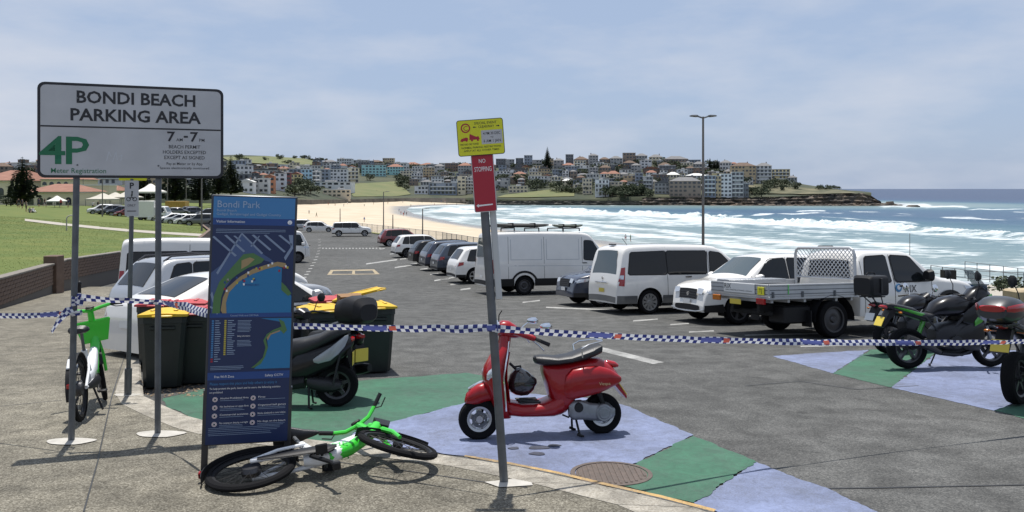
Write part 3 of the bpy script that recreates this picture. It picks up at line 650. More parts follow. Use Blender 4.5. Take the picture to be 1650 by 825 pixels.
# grassed slopes on the hill
M_slope = mat('slope_grass', (.10, .118, .045), rough=.95, c2=(.14, .14, .06), scale=.05, thresh=(.35, .7), detail=9)
def hill_patch(name, pts, m, up=.6):
    b = MB(); c = [sum(p[0] for p in pts) / len(pts), sum(p[1] for p in pts) / len(pts)]
    ring = []
    for (x0, y0), (x1, y1) in zip(pts, pts[1:] + pts[:1]):
        for k in range(5): ring.append((x0 + (x1 - x0) * k / 5, y0 + (y1 - y0) * k / 5))
    lv = [[(c[0] + (x - c[0]) * f, c[1] + (y - c[1]) * f) for x, y in ring] for f in (.02, .25, .5, .75, 1)]
    for a, q in zip(lv, lv[1:]):
        for i in range(len(ring)):
            j = (i + 1) % len(ring); P = []
            for s in (a[i], a[j], q[j], q[i]): v = hill(*s)[0]; v.z += up; P.append(v)
            b.poly(P)
    return struct(name, b, m, 60)
hill_patch('grass_slope', [(568, 297), (640, 293), (662, 314), (640, 317), (570, 318), (562, 310)], M_slope)
hill_patch('grass_slope', [(356, 254), (430, 253), (520, 258), (516, 267), (440, 266), (372, 262)], M_slope, 1.)
hill_patch('grass_slope', [(812, 315), (890, 306), (926, 309), (925, 317), (850, 319), (800, 319)], M_slope)
hill_patch('grass_slope', [(1200, 297), (1240, 302), (1300, 303), (1350, 307), (1380, 312), (1300, 314), (1210, 312)], mat('headland_scrub', (.055, .06, .03), rough=.95, c2=(.15, .135, .08), scale=.09, thresh=(.38, .66), detail=12))
# rock shelf and cliff: strata stepping back
M_rock = mat('sandstone_cliff', (.15, .115, .085), rough=.95, c2=(.055, .05, .045), scale=.12, thresh=(.35, .62), bump=.9, bscale=.8, detail=10)
def cliff(px0, px1, n, ztop, name, out, seed, m=M_rock):
    rows = 15; pxs = np.linspace(px0, px1, n); X = np.zeros((rows, n)); Y = X.copy(); Z = X.copy()
    for j, px in enumerate(pxs):
        d0 = hcol(px)[0]; zt = ztop(px)
        for i in range(rows):
            f = i / (rows - 1); z = -1.2 + (zt + 1.2) * f
            step = .5 * math.floor(f * 6 + .8 * mnoise.noise(Vector((px * .05, 3.3, seed)))) / 6 + .5 * f
            o = out * (1 - step) + 3.2 * mnoise.noise(Vector((px * .09, z * .55, seed))) + 1.6 * mnoise.noise(Vector((px * .35, z * 1.3, seed + 5)))
            d = d0 - 1.5 - o - (1.6 if int(f * 7) % 2 else 0); X[i, j], Y[i, j], Z[i, j] = (px - CX) / F * d, d, z + .5 * mnoise.noise(Vector((px * .2, z, seed + 9)))
    top = np.stack([X[-1], Y[-1] + 9, Z[-1] - .2]); X = np.vstack([X, (X[-1] * (Y[-1] + 9) / Y[-1])[None]]); Y = np.vstack([Y, top[1][None]]); Z = np.vstack([Z, top[2][None]])
    return grid_obj(name, X, Y, Z, m)
cliff(1035, 1420, 260, lambda px: np.interp(px, [1035, 1100, 1190, 1230, 1290, 1340, 1390, 1404, 1420], [6.0, 6.2, 6.0, 6.2, 7.4, 8.8, 9.4, 7.5, 3.0]), 'sandstone_cliff', 5, 2.)
cliff(1170, 1455, 170, lambda px: np.interp(px, [1170, 1200, 1330, 1400, 1440, 1455], [1.4, 2.2, 1.9, 2.3, 1.6, .2]) + .8 * mnoise.noise(Vector((px * .2, 0, 0))), 'rock_shelf', 13, 7.)
cliff(740, 1040, 120, lambda px: 3.6, 'sea_wall', .4, 4., mat('sea_wall_stone', (.17, .155, .13), rough=.95, c2=(.09, .085, .075), scale=.2, bump=.5, bscale=1.))
b = MB()
for a, c in zip(range(470, 745, 8), range(478, 753, 8)):
    for up, dn, o in ((None, None, 2.),):
        pa, pc = hcol(a), hcol(c); P = []
        for q, px in ((pa, a), (pc, c)): d = q[0] - o; P.append(((px - CX) / F * d, d, q[1] + .2))
        b.poly([(P[0][0], P[0][1] - 1.5, 1.5), (P[1][0], P[1][1] - 1.5, 1.5), P[1], P[0]]); b.poly([P[0], P[1], (P[1][0] * 1.03, P[1][1] * 1.03, P[1][2]), (P[0][0] * 1.03, P[0][1] * 1.03, P[0][2])])
struct('sea_wall', b, MATS['sea_wall_stone'], 0)
def boulder(px, py, w, h, seed, label, m=M_rock):
    p = atz(px, py, .2); b = MB(); rings = []
    for i in range(7):
        f = i / 6; ring = []
        for j in range(14):
            a = 2 * math.pi * j / 14; r = (1 - .35 * f ** 2) * (1 + .25 * mnoise.noise(Vector((math.cos(a) * 1.5, math.sin(a) * 1.5 + f * 2, seed)))); e = 2 / 3.5
            ca, sa = math.cos(a), math.sin(a); ring.append((math.copysign(abs(ca) ** e, ca) * w / 2 * r, math.copysign(abs(sa) ** e, sa) * w / 3 * r, -1 + (h + 1) * f + .06 * h * ca))
        rings.append(ring)
    b.rings(rings); o = b.build('sea_rock', m, None, 30); o.location = p; return tag(o, label, 'rock')
boulder(1434, 331, 6.5, 3.0, 1., 'square dark boulder standing on the rock shelf off the headland')
boulder(1471, 333, 9, 1.2, 2., 'low flat rock awash in white surf beyond the square boulder')

# ------------------------------------------------------------------ buildings across the bay
M_win = mat('far_window', (.035, .042, .05), rough=.08, spec=.8); M_trimw = mat('white_trim', (.62, .62, .60), rough=.6)
M_rooft = mat('terracotta_tiles', (.26, .125, .085), rough=.85, c2=(.20, .09, .06), scale=.6); M_roofg = mat('grey_roof', (.13, .13, .135), rough=.7, var=.3, scale=.4); M_roofw = mat('white_roof', (.6, .6, .58), rough=.6, var=.1); M_roofb = mat('brown_tiles', (.13, .085, .06), rough=.85, var=.3, scale=.6)
WALLC = {'white': (.58, .57, .53), 'cream': (.46, .41, .30), 'grey': (.24, .24, .24), 'dark grey': (.10, .105, .115), 'tan': (.34, .265, .165), 'brown brick': (.15, .10, .075), 'light blue': (.25, .38, .47), 'teal': (.24, .42, .42), 'orange': (.38, .16, .085), 'yellow': (.46, .38, .20), 'blue grey': (.17, .195, .235), 'lilac white': (.45, .45, .49), 'dark red': (.17, .055, .05), 'beige': (.40, .35, .26), 'pale grey': (.40, .40, .39), 'brown': (.18, .14, .11)}
def wallm(c): return mat('render_' + c.replace(' ', '_'), tuple(min(.74, v * 1.55 + .02) for v in WALLC[c]), rough=.85, var=.16, scale=.25)
ub = MB(); ub.box((0, 0, .5), (1, 1, 1)); UB = {}
def ubox(m):
    if m.name not in UB: me = ub.mesh('unit_' + m.name, m, 0); UB[m.name] = me
    return UB[m.name]
def part(name, m, parent, c, d): return link(name, ubox(m), parent, (c[0], c[1], c[2]), None, d)    # c: centre of the base
used_lab = {}
BG = 'houses and flats on the hill across the bay'
def building(px0, px1, pt, pb, colr, roof='flat', rm=None, win=True, bal=False, dep=None, where=None, extra='', deep=1.):
    pxc = (px0 + px1) / 2; p, t = hill(pxc, pb); d = p.y; w = (px1 - px0) / F * d; h = (pb - pt) / F * d; zt = p.z + h
    dp = (dep or min(14, max(7, w * .8))) * deep; ang = -math.atan2(p.x, p.y) * .6 + random.uniform(-.16, .16)
    rh = 0 if roof == 'flat' else min(h * .3, w * .22, 3.2); wh = h - rh
    st = max(1, round(wh / 3.1)); words = ['', 'single-storey', 'two-storey', 'three-storey', 'four-storey', 'five-storey', 'six-storey', 'tall']
    rname = {'flat': 'flat roof', 'hip': 'hipped', 'gable': 'gabled'}[roof]
    rm = rm or (M_roofg if roof != 'flat' else M_trimw); rcol = {'terracotta_tiles': 'terracotta', 'grey_roof': 'grey', 'white_roof': 'white', 'brown_tiles': 'brown', 'white_trim': 'white'}.get(rm.name, 'plain')
    where = where or ('on the hilltop' if t > .62 else 'halfway up the hill' if t > .22 else 'low above the shore')
    label = f"{words[min(st, 7)]} {colr} {'flats' if st > 2 else 'house'} with {rcol} {'flat' if roof == 'flat' else rname} roof {extra}{where}"
    o = thing('apartment_building' if st > 2 else 'house', ' '.join(label.split()), 'building', p, ang, BG)
    cr, sr = math.cos(ang), math.sin(ang)
    part('wall', wallm(colr), o, (0, dp / 2, -3), (w, dp, wh + 3))
    b = MB(); e = .45
    if roof == 'flat':
        part('roof', rm, o, (0, dp / 2, wh), (w + .5, dp + .5, .35))
        if random.random() < .5: part('roof_plant', wallm('grey'), o, (random.uniform(-.25, .25) * w, dp * .55, wh + .35), (w * .25, dp * .3, 1.2))
    else:
        x, y0, y1 = w / 2 + e, -e, dp + e
        if roof == 'hip':
            k = min(x * .75, (y1 - y0) / 2); P = [(-x, y0, wh), (x, y0, wh), (x, y1, wh), (-x, y1, wh), (-x + k, (y0 + y1) / 2, wh + rh), (x - k, (y0 + y1) / 2, wh + rh)]
            b.poly([P[i] for i in (0, 1, 5, 4)]); b.poly([P[i] for i in (2, 3, 4, 5)]); b.poly([P[i] for i in (1, 2, 5)]); b.poly([P[i] for i in (3, 0, 4)]); b.poly([P[i] for i in (3, 2, 1, 0)])
        else:
            P = [(-x, y0, wh), (x, y0, wh), (0, y0, wh + rh), (-x, y1, wh), (x, y1, wh), (0, y1, wh + rh)]
            b.poly([P[i] for i in (0, 1, 2)]); b.poly([P[i] for i in (4, 3, 5)]); b.poly([P[i] for i in (1, 4, 5, 2)]); b.poly([P[i] for i in (3, 0, 2, 5)]); b.poly([P[i] for i in (0, 3, 4, 1)])
        b.build('roof', rm, o, 0)
        if random.random() < .5: part('chimney', wallm('brown brick'), o, (w * random.uniform(-.3, .3), dp * .6, wh + rh * .3), (.8, .8, rh * .7 + .8))
    if win:
        nw = max(1, min(7, round(w / 3.0))); sh = wh / st
        for s in range(st):
            z0 = s * sh + sh * .3; ww = w / nw
            if bal and s > 0:
                part('balcony', M_trimw if colr != 'white' else wallm('pale grey'), o, (0, -.55, s * sh - .1), (w * .86, 1.1, .9))
            for i in range(nw):
                f = random.uniform(.45, .72); x = -w / 2 + ww * (i + .5)
                if random.random() < .08: continue
                part('window', M_win, o, (x, -.03, z0), (ww * f, .12, sh * (.5 if not bal else .58)))
    return o
T = M_rooft; W_ = M_roofw; B_r = M_roofb
# px0, px1, py top, py base, wall, roof, roof material, balconies
BL = [
 # far town left of the pavilion
 (-60, -25, 262, 285, 'grey', 'flat', None, 0), (-20, 12, 262, 282, 'brown', 'hip', B_r, 0), (14, 40, 263, 281, 'pale grey', 'flat', W_, 0), (42, 70, 266, 284, 'brown brick', 'flat', None, 0), (72, 98, 262, 286, 'tan', 'hip', T, 0), (100, 130, 264, 290, 'grey', 'flat', None, 0), (132, 160, 262, 288, 'cream', 'flat', None, 0), (160, 195, 268, 298, 'pale grey', 'flat', None, 1), (196, 226, 266, 296, 'grey', 'gable', None, 0), (228, 262, 264, 297, 'tan', 'flat', None, 0), (264, 300, 262, 296, 'brown', 'hip', B_r, 0), (300, 334, 262, 298, 'grey', 'flat', None, 1), (336, 366, 268, 300, 'cream', 'flat', None, 0),
 # row behind the northern end of the beach
 (381, 406, 267, 282, 'white', 'flat', W_, 0), (403, 446, 271, 282, 'pale grey', 'gable', M_roofg, 0), (410, 459, 265.5, 272, 'white', 'flat', W_, 0), (459, 491, 265.5, 271, 'pale grey', 'flat', W_, 0),
 (385, 408, 288, 311, 'white', 'gable', W_, 0), (408, 417, 289, 311, 'grey', 'flat', None, 0), (417, 432, 288, 311, 'pale grey', 'flat', None, 0), (427, 442, 281, 310, 'orange', 'gable', T, 0), (442, 459, 275, 307, 'lilac white', 'gable', M_roofg, 0), (460, 469, 278, 304, 'dark red', 'flat', None, 0), (468, 485, 277, 300, 'yellow', 'gable', T, 0), (486, 503, 273, 299, 'light blue', 'flat', None, 0), (503, 516, 277, 297, 'grey', 'flat', None, 1), (517, 530, 273, 296, 'blue grey', 'flat', None, 0), (532, 559, 273, 294, 'lilac white', 'flat', None, 0), (560, 578, 271, 295, 'cream', 'flat', None, 1), (484, 516, 267, 277, 'pale grey', 'flat', None, 0),
 (583, 622, 266, 284, 'teal', 'flat', W_, 0), (624, 650, 264, 282, 'teal', 'hip', T, 0), (519, 542, 257, 269, 'grey', 'hip', M_roofg, 0), (543, 566, 256, 269, 'pale grey', 'flat', None, 0), (570, 594, 258, 267, 'grey', 'flat', None, 0), (595, 619, 256, 267, 'brown', 'hip', B_r, 0),
 (497, 566, 293.5, 305, 'white', 'flat', W_, 0), (521, 564, 306, 318, 'beige', 'flat', None, 0),
 (651, 676, 261, 273, 'tan', 'hip', T, 0), (677, 699, 262, 273, 'cream', 'hip', T, 0), (645, 664, 276, 290, 'cream', 'flat', None, 0), (663, 681, 279, 294, 'white', 'flat', None, 1), (682, 700, 270, 288, 'tan', 'flat', None, 0), (700, 716, 264, 282, 'grey', 'hip', M_roofg, 0), (718, 738, 263, 277, 'brown brick', 'flat', None, 0), (738, 760, 262, 280, 'grey', 'hip', T, 0), (703, 733, 276, 284, 'pale grey', 'gable', W_, 0), (706, 734, 283, 293, 'dark grey', 'hip', M_roofg, 0),
 (691, 736, 295, 314, 'blue grey', 'flat', W_, 1), (668, 690, 300, 313, 'lilac white', 'flat', None, 0), (737, 750, 284, 314, 'cream', 'flat', None, 0), (749, 764, 286, 312, 'pale grey', 'flat', None, 1), (762, 780, 292, 314, 'tan', 'hip', B_r, 0), (760, 782, 270, 284, 'brown', 'flat', None, 0),
 (799, 815, 256, 270, 'dark grey', 'flat', None, 0), (816, 829, 257, 270, 'grey', 'flat', W_, 0), (831, 843, 255, 269, 'dark grey', 'flat', None, 0), (845, 858, 250.5, 270, 'blue grey', 'flat', W_, 0), (859, 873, 258, 272, 'grey', 'flat', None, 0), (892, 908, 255, 272, 'grey', 'hip', M_roofg, 0),
 (800, 822, 276, 290, 'pale grey', 'flat', W_, 1), (796, 818, 292, 306, 'grey', 'flat', None, 0), (824, 846, 281, 296, 'brown', 'hip', B_r, 0), (851, 882, 284, 299, 'pale grey', 'flat', W_, 1), (853, 867, 272, 282, 'white', 'flat', None, 0), (868, 886, 268, 283, 'tan', 'gable', M_roofg, 0), (888, 904, 285, 298, 'cream', 'flat', None, 1), (906, 920, 288, 302, 'cream', 'hip', W_, 0), (820, 850, 300, 311, 'beige', 'flat', None, 0), (890, 908, 273, 284, 'blue grey', 'flat', None, 0), (780, 798, 262, 276, 'brown', 'hip', T, 0),
 (912, 924, 249, 268, 'dark grey', 'flat', None, 0), (926, 948, 252, 268, 'brown', 'hip', B_r, 0), (950, 964, 247.5, 268, 'grey', 'hip', M_roofg, 0), (966, 982, 253, 268, 'brown', 'hip', B_r, 0), (984, 1003, 251, 268, 'grey', 'hip', M_roofg, 0), (1004, 1024, 246.5, 266, 'brown', 'flat', None, 0), (1025, 1043, 247, 266, 'grey', 'hip', M_roofg, 0), (1046, 1067, 248.5, 266, 'cream', 'hip', M_roofg, 0), (1072, 1109, 251, 270, 'brown', 'hip', M_roofg, 0),
 (911, 930, 268, 283, 'blue grey', 'flat', None, 0), (930, 949, 267, 281, 'pale grey', 'flat', None, 1), (950, 964, 270, 284, 'grey', 'flat', W_, 0), (966, 984, 266, 282, 'brown', 'hip', B_r, 0), (977, 999, 275, 294, 'beige', 'hip', T, 0), (998, 1017, 269, 284, 'pale grey', 'gable', M_roofg, 0), (1017, 1032, 263, 280, 'grey', 'hip', M_roofg, 0), (1033, 1050, 258, 272, 'white', 'flat', None, 0), (1037, 1062, 268, 280, 'brown brick', 'gable', T, 0), (1063, 1088, 267, 281, 'dark grey', 'flat', None, 0), (1097, 1116, 262, 276, 'cream', 'flat', None, 0), (1117, 1136, 260, 276, 'grey', 'hip', M_roofg, 0), (1075, 1095, 277, 294, 'cream', 'hip', W_, 0), (1092, 1108, 273, 283, 'white', 'flat', W_, 0), (1106, 1140, 279, 292, 'pale grey', 'hip', W_, 0), (1148, 1166, 279, 296, 'yellow', 'flat', None, 0),
 (909, 922, 288, 300, 'grey', 'flat', None, 0), (924, 939, 287, 302, 'blue grey', 'gable', M_roofg, 0), (939, 954, 288, 313, 'beige', 'flat', None, 0), (959, 981, 290, 317, 'white', 'flat', None, 1), (984, 1003, 293, 310, 'beige', 'flat', None, 0), (1005, 1024, 283, 298, 'tan', 'flat', None, 0), (1011, 1030, 297, 312, 'white', 'flat', None, 0), (1024, 1036, 279, 300, 'blue grey', 'flat', None, 0), (1036, 1051, 285, 310, 'grey', 'flat', None, 1), (1051, 1074, 281, 295, 'brown brick', 'flat', None, 0), (1055, 1078, 290, 313, 'grey', 'gable', M_roofg, 0), (1079, 1129, 287, 319, 'brown', 'hip', M_roofg, 0), (1135, 1153, 290, 324, 'blue grey', 'flat', None, 1), (1152, 1162, 288, 322, 'tan', 'flat', None, 0), (1161, 1179, 289, 326, 'white', 'flat', None, 0), (1179, 1198, 285, 325, 'grey', 'flat', None, 1),
 (1160, 1178, 258, 280, 'pale grey', 'hip', M_roofg, 0), (1179, 1217, 261.5, 294, 'tan', 'hip', B_r, 0), (1219, 1243, 262, 296, 'pale grey', 'hip', M_roofg, 1), (1244, 1272, 273, 294, 'yellow', 'flat', None, 1), (1196, 1206, 300, 322, 'dark grey', 'flat', None, 0), (1270, 1284, 283, 297, 'grey', 'hip', M_roofg, 0),
]
for q in BL:
    wh = 'in the town behind the pavilion' if q[0] < 370 else None
    building(*q[:7], bal=bool(q[7]), where=wh)
# smaller houses packed in between
rects = [(q[0], q[1], q[2], q[3]) for q in BL]; rng_ = random.Random(21); kinds = ['grey', 'dark grey', 'brown', 'pale grey', 'white', 'cream', 'beige', 'blue grey', 'brown brick', 'tan']; nfill = 0
for _ in range(5000):
    if nfill >= 165: break
    zone = rng_.choice(((800, 1195, 268, 312), (800, 1195, 268, 312), (655, 795, 272, 300), (500, 660, 266, 280), (372, 500, 270, 292), (0, 370, 268, 300), (1195, 1235, 290, 300)))
    w = rng_.uniform(10, 22); x0 = rng_.uniform(zone[0], zone[1] - w); yb = rng_.uniform(zone[2], zone[3]); h = rng_.uniform(8, 15); r = (x0, x0 + w, yb - h, yb)
    if any(r[0] < q[1] - 3 and r[1] > q[0] + 3 and abs(r[3] - q[3]) < 4.2 and not (r[3] < q[2] - 2) for q in rects): continue
    if any(q[0] < x0 + w / 2 < q[1] and q[2] + 1 < yb - h * .75 and yb < q[3] for q in rects): continue
    if 560 < x0 + w / 2 < 665 and yb > 290 or 790 < x0 + w / 2 < 930 and yb > 302: continue
    rects.append(r); nfill += 1; rf = rng_.choice(('flat', 'flat', 'hip', 'gable')); rm_ = None if rf == 'flat' else rng_.choice((M_roofg, M_roofg, B_r, T))
    building(x0, x0 + w, yb - h, yb, rng_.choice(kinds), rf, rm_ if rf != 'flat' else rng_.choice((None, W_, M_roofg)), bal=rng_.random() < .3, where='in the town behind the pavilion' if x0 < 370 else None)

# ------------------------------------------------------------------ pavilion beside the lawn
def pavilion(px0, px1, pt, pb, d, label, dep=14, arches=5, rot=0.):
    p = at((px0 + px1) / 2, pb, d); w = (px1 - px0) / F * d; h = (pb - pt) / F * d; rh = h * .36; wh = h - rh
    o = thing('pavilion_wing', label, 'building', p, rot)
    part('wall', wallm('cream'), o, (0, dep / 2, -2), (w, dep, wh + 2)); b = MB(); x, y0, y1 = w / 2 + .8, -.8, dep + .8; k = min(x * .6, dep / 2 + .5)
    P = [(-x, y0, wh), (x, y0, wh), (x, y1, wh), (-x, y1, wh), (-x + k, (y0 + y1) / 2, wh + rh), (x - k, (y0 + y1) / 2, wh + rh)]
    for q in ((0, 1, 5, 4), (2, 3, 4, 5), (1, 2, 5), (3, 0, 4), (3, 2, 1, 0)): b.poly([P[i] for i in q])
    b.build('roof', T, o, 0); part('cornice', M_trimw, o, (0, dep / 2, wh - .35), (w + .5, dep + .5, .3))
    for i in range(arches):
        m = MB(); xc = -w / 2 + w * (i + .5) / arches; aw = min(1.1, w / arches * .3); ah = wh * .62
        prof = [(xc - aw, .3), (xc + aw, .3)] + [(xc + aw * math.cos(a), ah - aw + aw * math.sin(a)) for a in np.linspace(0, math.pi, 9)]
        m.prism(prof, -.06, .1); m.build('arched_window', M_win, o, 0)
    return o
pavilion(42, 118, 296, 332, 190, 'cream pavilion wing with arched windows and terracotta hipped roof beside the Norfolk pine', arches=5)
pavilion(-40, 26, 273, 322, 230, 'taller cream pavilion block with terracotta roof behind the Norfolk pine', arches=4, dep=22)
pavilion(66, 112, 282, 300, 235, 'long upper pavilion storey with terracotta roof rising behind the arched wing', arches=4, dep=16)
pavilion(160, 186, 299, 322, 230, 'small cream pavilion gatehouse with terracotta roof beyond the market tents', arches=2, dep=8)
o = thing('amphitheatre_wall', 'long low cream concrete wall in front of the terracotta gatehouse', 'wall', at(150, 320, 215))
part('wall', wallm('beige'), o, (0, 2, -1), (9, 4, 4.6)); part('coping', M_trimw, o, (0, 2, 3.6), (9.3, 4.3, .3))
def tent(px, pb, w, d, label, colr=(.62, .60, .55), h=4.2):
    o = thing('marquee', label, 'tent', at(px, pb, d), random.uniform(-.3, .3), 'market tents beside the lawn'); m = mat('canvas_%d' % int(colr[0] * 100), colr, rough=.8); b = MB(); n = 5
    prof = [(1., h * .58), (.72, h * .66), (.4, h * .80), (.12, h * .97), (.02, h)]
    rings = [[(sx * w / 2 * r, sy * w / 2 * r, z) for sx, sy in ((-1, -1), (0, -1), (1, -1), (1, 0), (1, 1), (0, 1), (-1, 1), (-1, 0))] for r, z in prof]; b.rings(rings, cap0=False); b.build('canopy', m, o, 40)
    v = MB()
    for sx, sy in ((0, -1), (1, 0), (0, 1), (-1, 0)): v.box((sx * w / 2, sy * w / 2, h * .54), (w if sx == 0 else .04, w if sy == 0 else .04, h * .09))
    v.build('valance', m, o, 0)
    for sx in (-1, 1):
        for sy in (-1, 1): c = MB(); c.tube([(sx * w / 2 * .97, sy * w / 2 * .97, 0), (sx * w / 2 * .97, sy * w / 2 * .97, h * .58)], .05, 6); c.build('pole', M_galv, o)
tent(243, 326, 5.0, 175, 'white peaked marquee standing alone beside the parked cars on the road')
tent(205, 330, 5.5, 195, 'broad flat white market tent behind the parking sign for cycles', (.44, .41, .35), h=3.4); tent(186, 331, 5.5, 196, 'broad flat white market tent next to the pavilion gatehouse', (.44, .41, .35), h=3.3); tent(166, 333, 5.5, 190, 'broad flat white market tent farthest from the marquee', (.44, .41, .35), h=3.3)
tent(92, 335, 3.0, 165, 'small white shade umbrella tent leaning before the pavilion', h=2.6)
o = thing('shipping_container', 'yellow shipping container behind the parked cars beside the road', 'container', at(282, 336, 160), .05); cm = mat('container_yellow', (.45, .27, .05), rough=.6)
part('body', cm, o, (0, 1.2, .1), (4.0, 2.4, 1.3)); 
for i in range(9): part('rib', cm, o, (-1.9 + i * .47, -.02, .15), (.12, .08, 1.2))
part('roof_edge', cm, o, (0, 1.2, 1.4), (4.1, 2.5, .08))

# ------------------------------------------------------------------ trees
M_leafd = mat('leaf_dark', (.04, .055, .028), rough=.8, c2=(.075, .09, .042), scale=.6, thresh=(.4, .65)); M_pine = mat('pine_needles', (.018, .03, .02), rough=.85, c2=(.04, .055, .028), scale=.8); M_bark = mat('bark', (.07, .055, .042), rough=.95, var=.3, scale=2)
def crown_mesh(seed, n=420, flat=.75):
    rng = random.Random(seed); b = MB(); cl = [(rng.uniform(-.55, .55), rng.uniform(-.55, .55), rng.uniform(.15, .95), rng.uniform(.25, .48)) for _ in range(9)]
    for _ in range(n):
        cx, cy, cz, r = rng.choice(cl); u = Vector((rng.gauss(0, 1), rng.gauss(0, 1), rng.gauss(0, 1))).normalized() * r * rng.uniform(.6, 1.05)
        p = Vector((cx, cy, cz * flat)) + Vector((u.x, u.y, u.z * flat)); a = Vector((rng.gauss(0, 1), rng.gauss(0, 1), rng.gauss(0, 1))).normalized() * rng.uniform(.05, .11); c = a.cross(Vector((rng.gauss(0, 1), rng.gauss(0, 1), rng.gauss(0, 1)))).normalized() * rng.uniform(.05, .1)
        b.poly([p - a, p + c, p + a, p - c * .8])
    return b.mesh('crown', M_leafd, 0)
CROWNS = [crown_mesh(s) for s in range(5)]
tb = MB(); tb.tube([(0, 0, -.1), (.02, 0, .25), (0, .03, .5)], [.06, .045, .02], 7); tb.tube([(.01, 0, .22), (.25, .1, .5)], [.03, .012], 5); tb.tube([(.01, 0, .26), (-.22, -.1, .52)], [.03, .012], 5); TRUNK = tb.fix('trunk', M_bark)
def bush(p, w, h, label, group='trees among the houses on the hill', name='tree'):
    o = thing(name, label, 'tree', p, random.uniform(0, 6), group)
    link('trunk', TRUNK, o, None, None, (w * .5, w * .5, h)); link('crown', random.choice(CROWNS), o, (0, 0, h * .12), (0, 0, random.uniform(0, 6)), (w * .55, w * .55, h * .82)); return o
for px0, px1, py0, py1, n, wh in ((375, 400, 262, 270, 5, 'below the green ridge'), (470, 520, 300, 316, 12, 'behind the surf clubhouse and sea wall'), (640, 672, 290, 312, 12, 'beside the steep grass slope'), (690, 740, 278, 296, 9, 'on the slope over the blue-grey clubhouse'), (560, 660, 262, 276, 14, 'along the skyline houses'), (800, 870, 290, 310, 16, 'above the grassed sea wall'), (905, 960, 296, 312, 10, 'beside the grass terrace'), (975, 1060, 311, 318, 24, 'on top of the sea cliff'), (960, 1010, 262, 280, 9, 'around the hilltop houses'), (1060, 1100, 266, 278, 8, 'around the hilltop houses'), (1228, 1285, 296, 308, 10, 'below the yellow flats on the headland'), (1318, 1356, 303, 307, 10, 'windswept on the headland tip'), (760, 800, 262, 300, 8, 'behind the red no stopping sign'), (20, 370, 262, 300, 26, 'in the town behind the pavilion'), (1190, 1235, 308, 318, 6, 'on the slope by the white flats'), (820, 1200, 266, 312, 60, 'between the terraces of houses'), (500, 760, 268, 292, 34, 'between the terraces of houses'), (370, 520, 254, 266, 9, 'along the green ridge'), (480, 660, 256, 262, 9, 'on the crest of the ridge')):
    for _ in range(n):
        p, t = hill(random.uniform(px0, px1), random.uniform(py0, py1)); s = random.uniform(6, 11.5) if py0 > 258 else random.uniform(5, 9)
        if 'windswept' in wh: s = random.uniform(4, 6)
        k_ = random.uniform(.6, .95); bush(p, s * 1.3, s * k_, ('broad low ' if k_ < .72 else 'tall ' if k_ > .86 else 'rounded ') + ('small' if s < 7.5 else 'large' if s > 10 else 'middling') + ' dark tree ' + wh)
def pine_mesh(seed, tiers=16, sparse=1.):
    """Norfolk pine: straight trunk, whorls of drooping, upswept branches set with needle blades"""
    rng = random.Random(seed); b = MB()
    for i in range(tiers):
        f = (i + .6) / tiers; z = .10 + .88 * f; r = .30 * (1 - f) ** .8 + .012; nb_ = 7 if f < .8 else 5
        for k in range(nb_):
            a = 2 * math.pi * (k + rng.random() * .5) / nb_ + i; d = Vector((math.cos(a), math.sin(a), 0)); sd = Vector((-d.y, d.x, 0)); rr = r * rng.uniform(.8, 1.1); n = 6
            for j in range(n):
                g = (j + .5) / n; p = d * rr * g + Vector((0, 0, z - .03 * rr * 3 * math.sin(g * 3.1) + .16 * rr * g)); w = rr * .30 * (1 - g * .6) + .006; l_ = rr / n * .95
                b.poly([p - sd * w, p - d * l_ * .5 + Vector((0, 0, -.006)), p + sd * w, p + d * l_ * 1.1 + Vector((0, 0, .008))])
                if j % 2 == 0: b.poly([p - d * l_ + Vector((0, 0, -w * .4)), p + d * l_ + Vector((0, 0, -w * .2)), p + d * l_ * .6 + Vector((0, 0, w * .5)), p - d * l_ * .5 + Vector((0, 0, w * .5))])
    return b.mesh('crown', M_pine, 0)
PINES = [pine_mesh(1, 26), pine_mesh(2, 24), pine_mesh(3, 22)]
pt_ = MB(); pt_.tube([(0, 0, -.05), (0, 0, .3), (0, 0, .7), (0, 0, 1)], [.022, .018, .009, .002], 8); PTR = pt_.fix('trunk', M_bark)
def pine(p, h, label, k=0, wide=1.):
    o = thing('norfolk_pine', label, 'tree', p, random.uniform(0, 6), 'tall pines'); link('trunk', PTR, o, None, None, (h, h, h)); link('crown', PINES[k], o, None, None, (h * wide, h * wide, h)); return o
def pine_px(px, pt, pb, d, label, k=0, wide=1.): p = at(px, pb, d); pine(p, (pb - pt) / F * d, label, k, wide)
pine_px(36, 252, 327, 175, 'tall Norfolk pine standing before the cream pavilion wing', 0, 1.25)
pine_px(282, 248, 330, 240, 'dense Norfolk pine behind the white marquee', 1, 1.2); pine_px(322, 252, 330, 250, 'Norfolk pine rising behind the light poles near the road', 2, 1.2)
pine_px(372, 250, 318, 300, 'broad dark Norfolk pine showing past the edge of the parking sign', 0, 1.1); pine_px(352, 246, 318, 290, 'dark Norfolk pine half behind the parking sign panel', 1, 1.1); pine_px(232, 262, 328, 260, 'far Norfolk pine behind the parking sign posts', 1, 1.1)
p, t = hill(882, 276); pine(p, 40 * p.y / F, 'lone Norfolk pine towering over the hilltop houses', 0, .75)
for px, top in ((1144, 254), (1151, 257), (1156, 256)): p, t = hill(px, 277); pine(p, (277 - top) * p.y / F, 'one of three close pines on the skyline beside pale flats', 2, .85)
for _ in range(7): bush(at(random.uniform(10, 40), 331, 178), 4, random.uniform(1.8, 2.8), 'low dark shrub at the foot of the pavilion pine', 'shrubs before the pavilion', 'shrub')
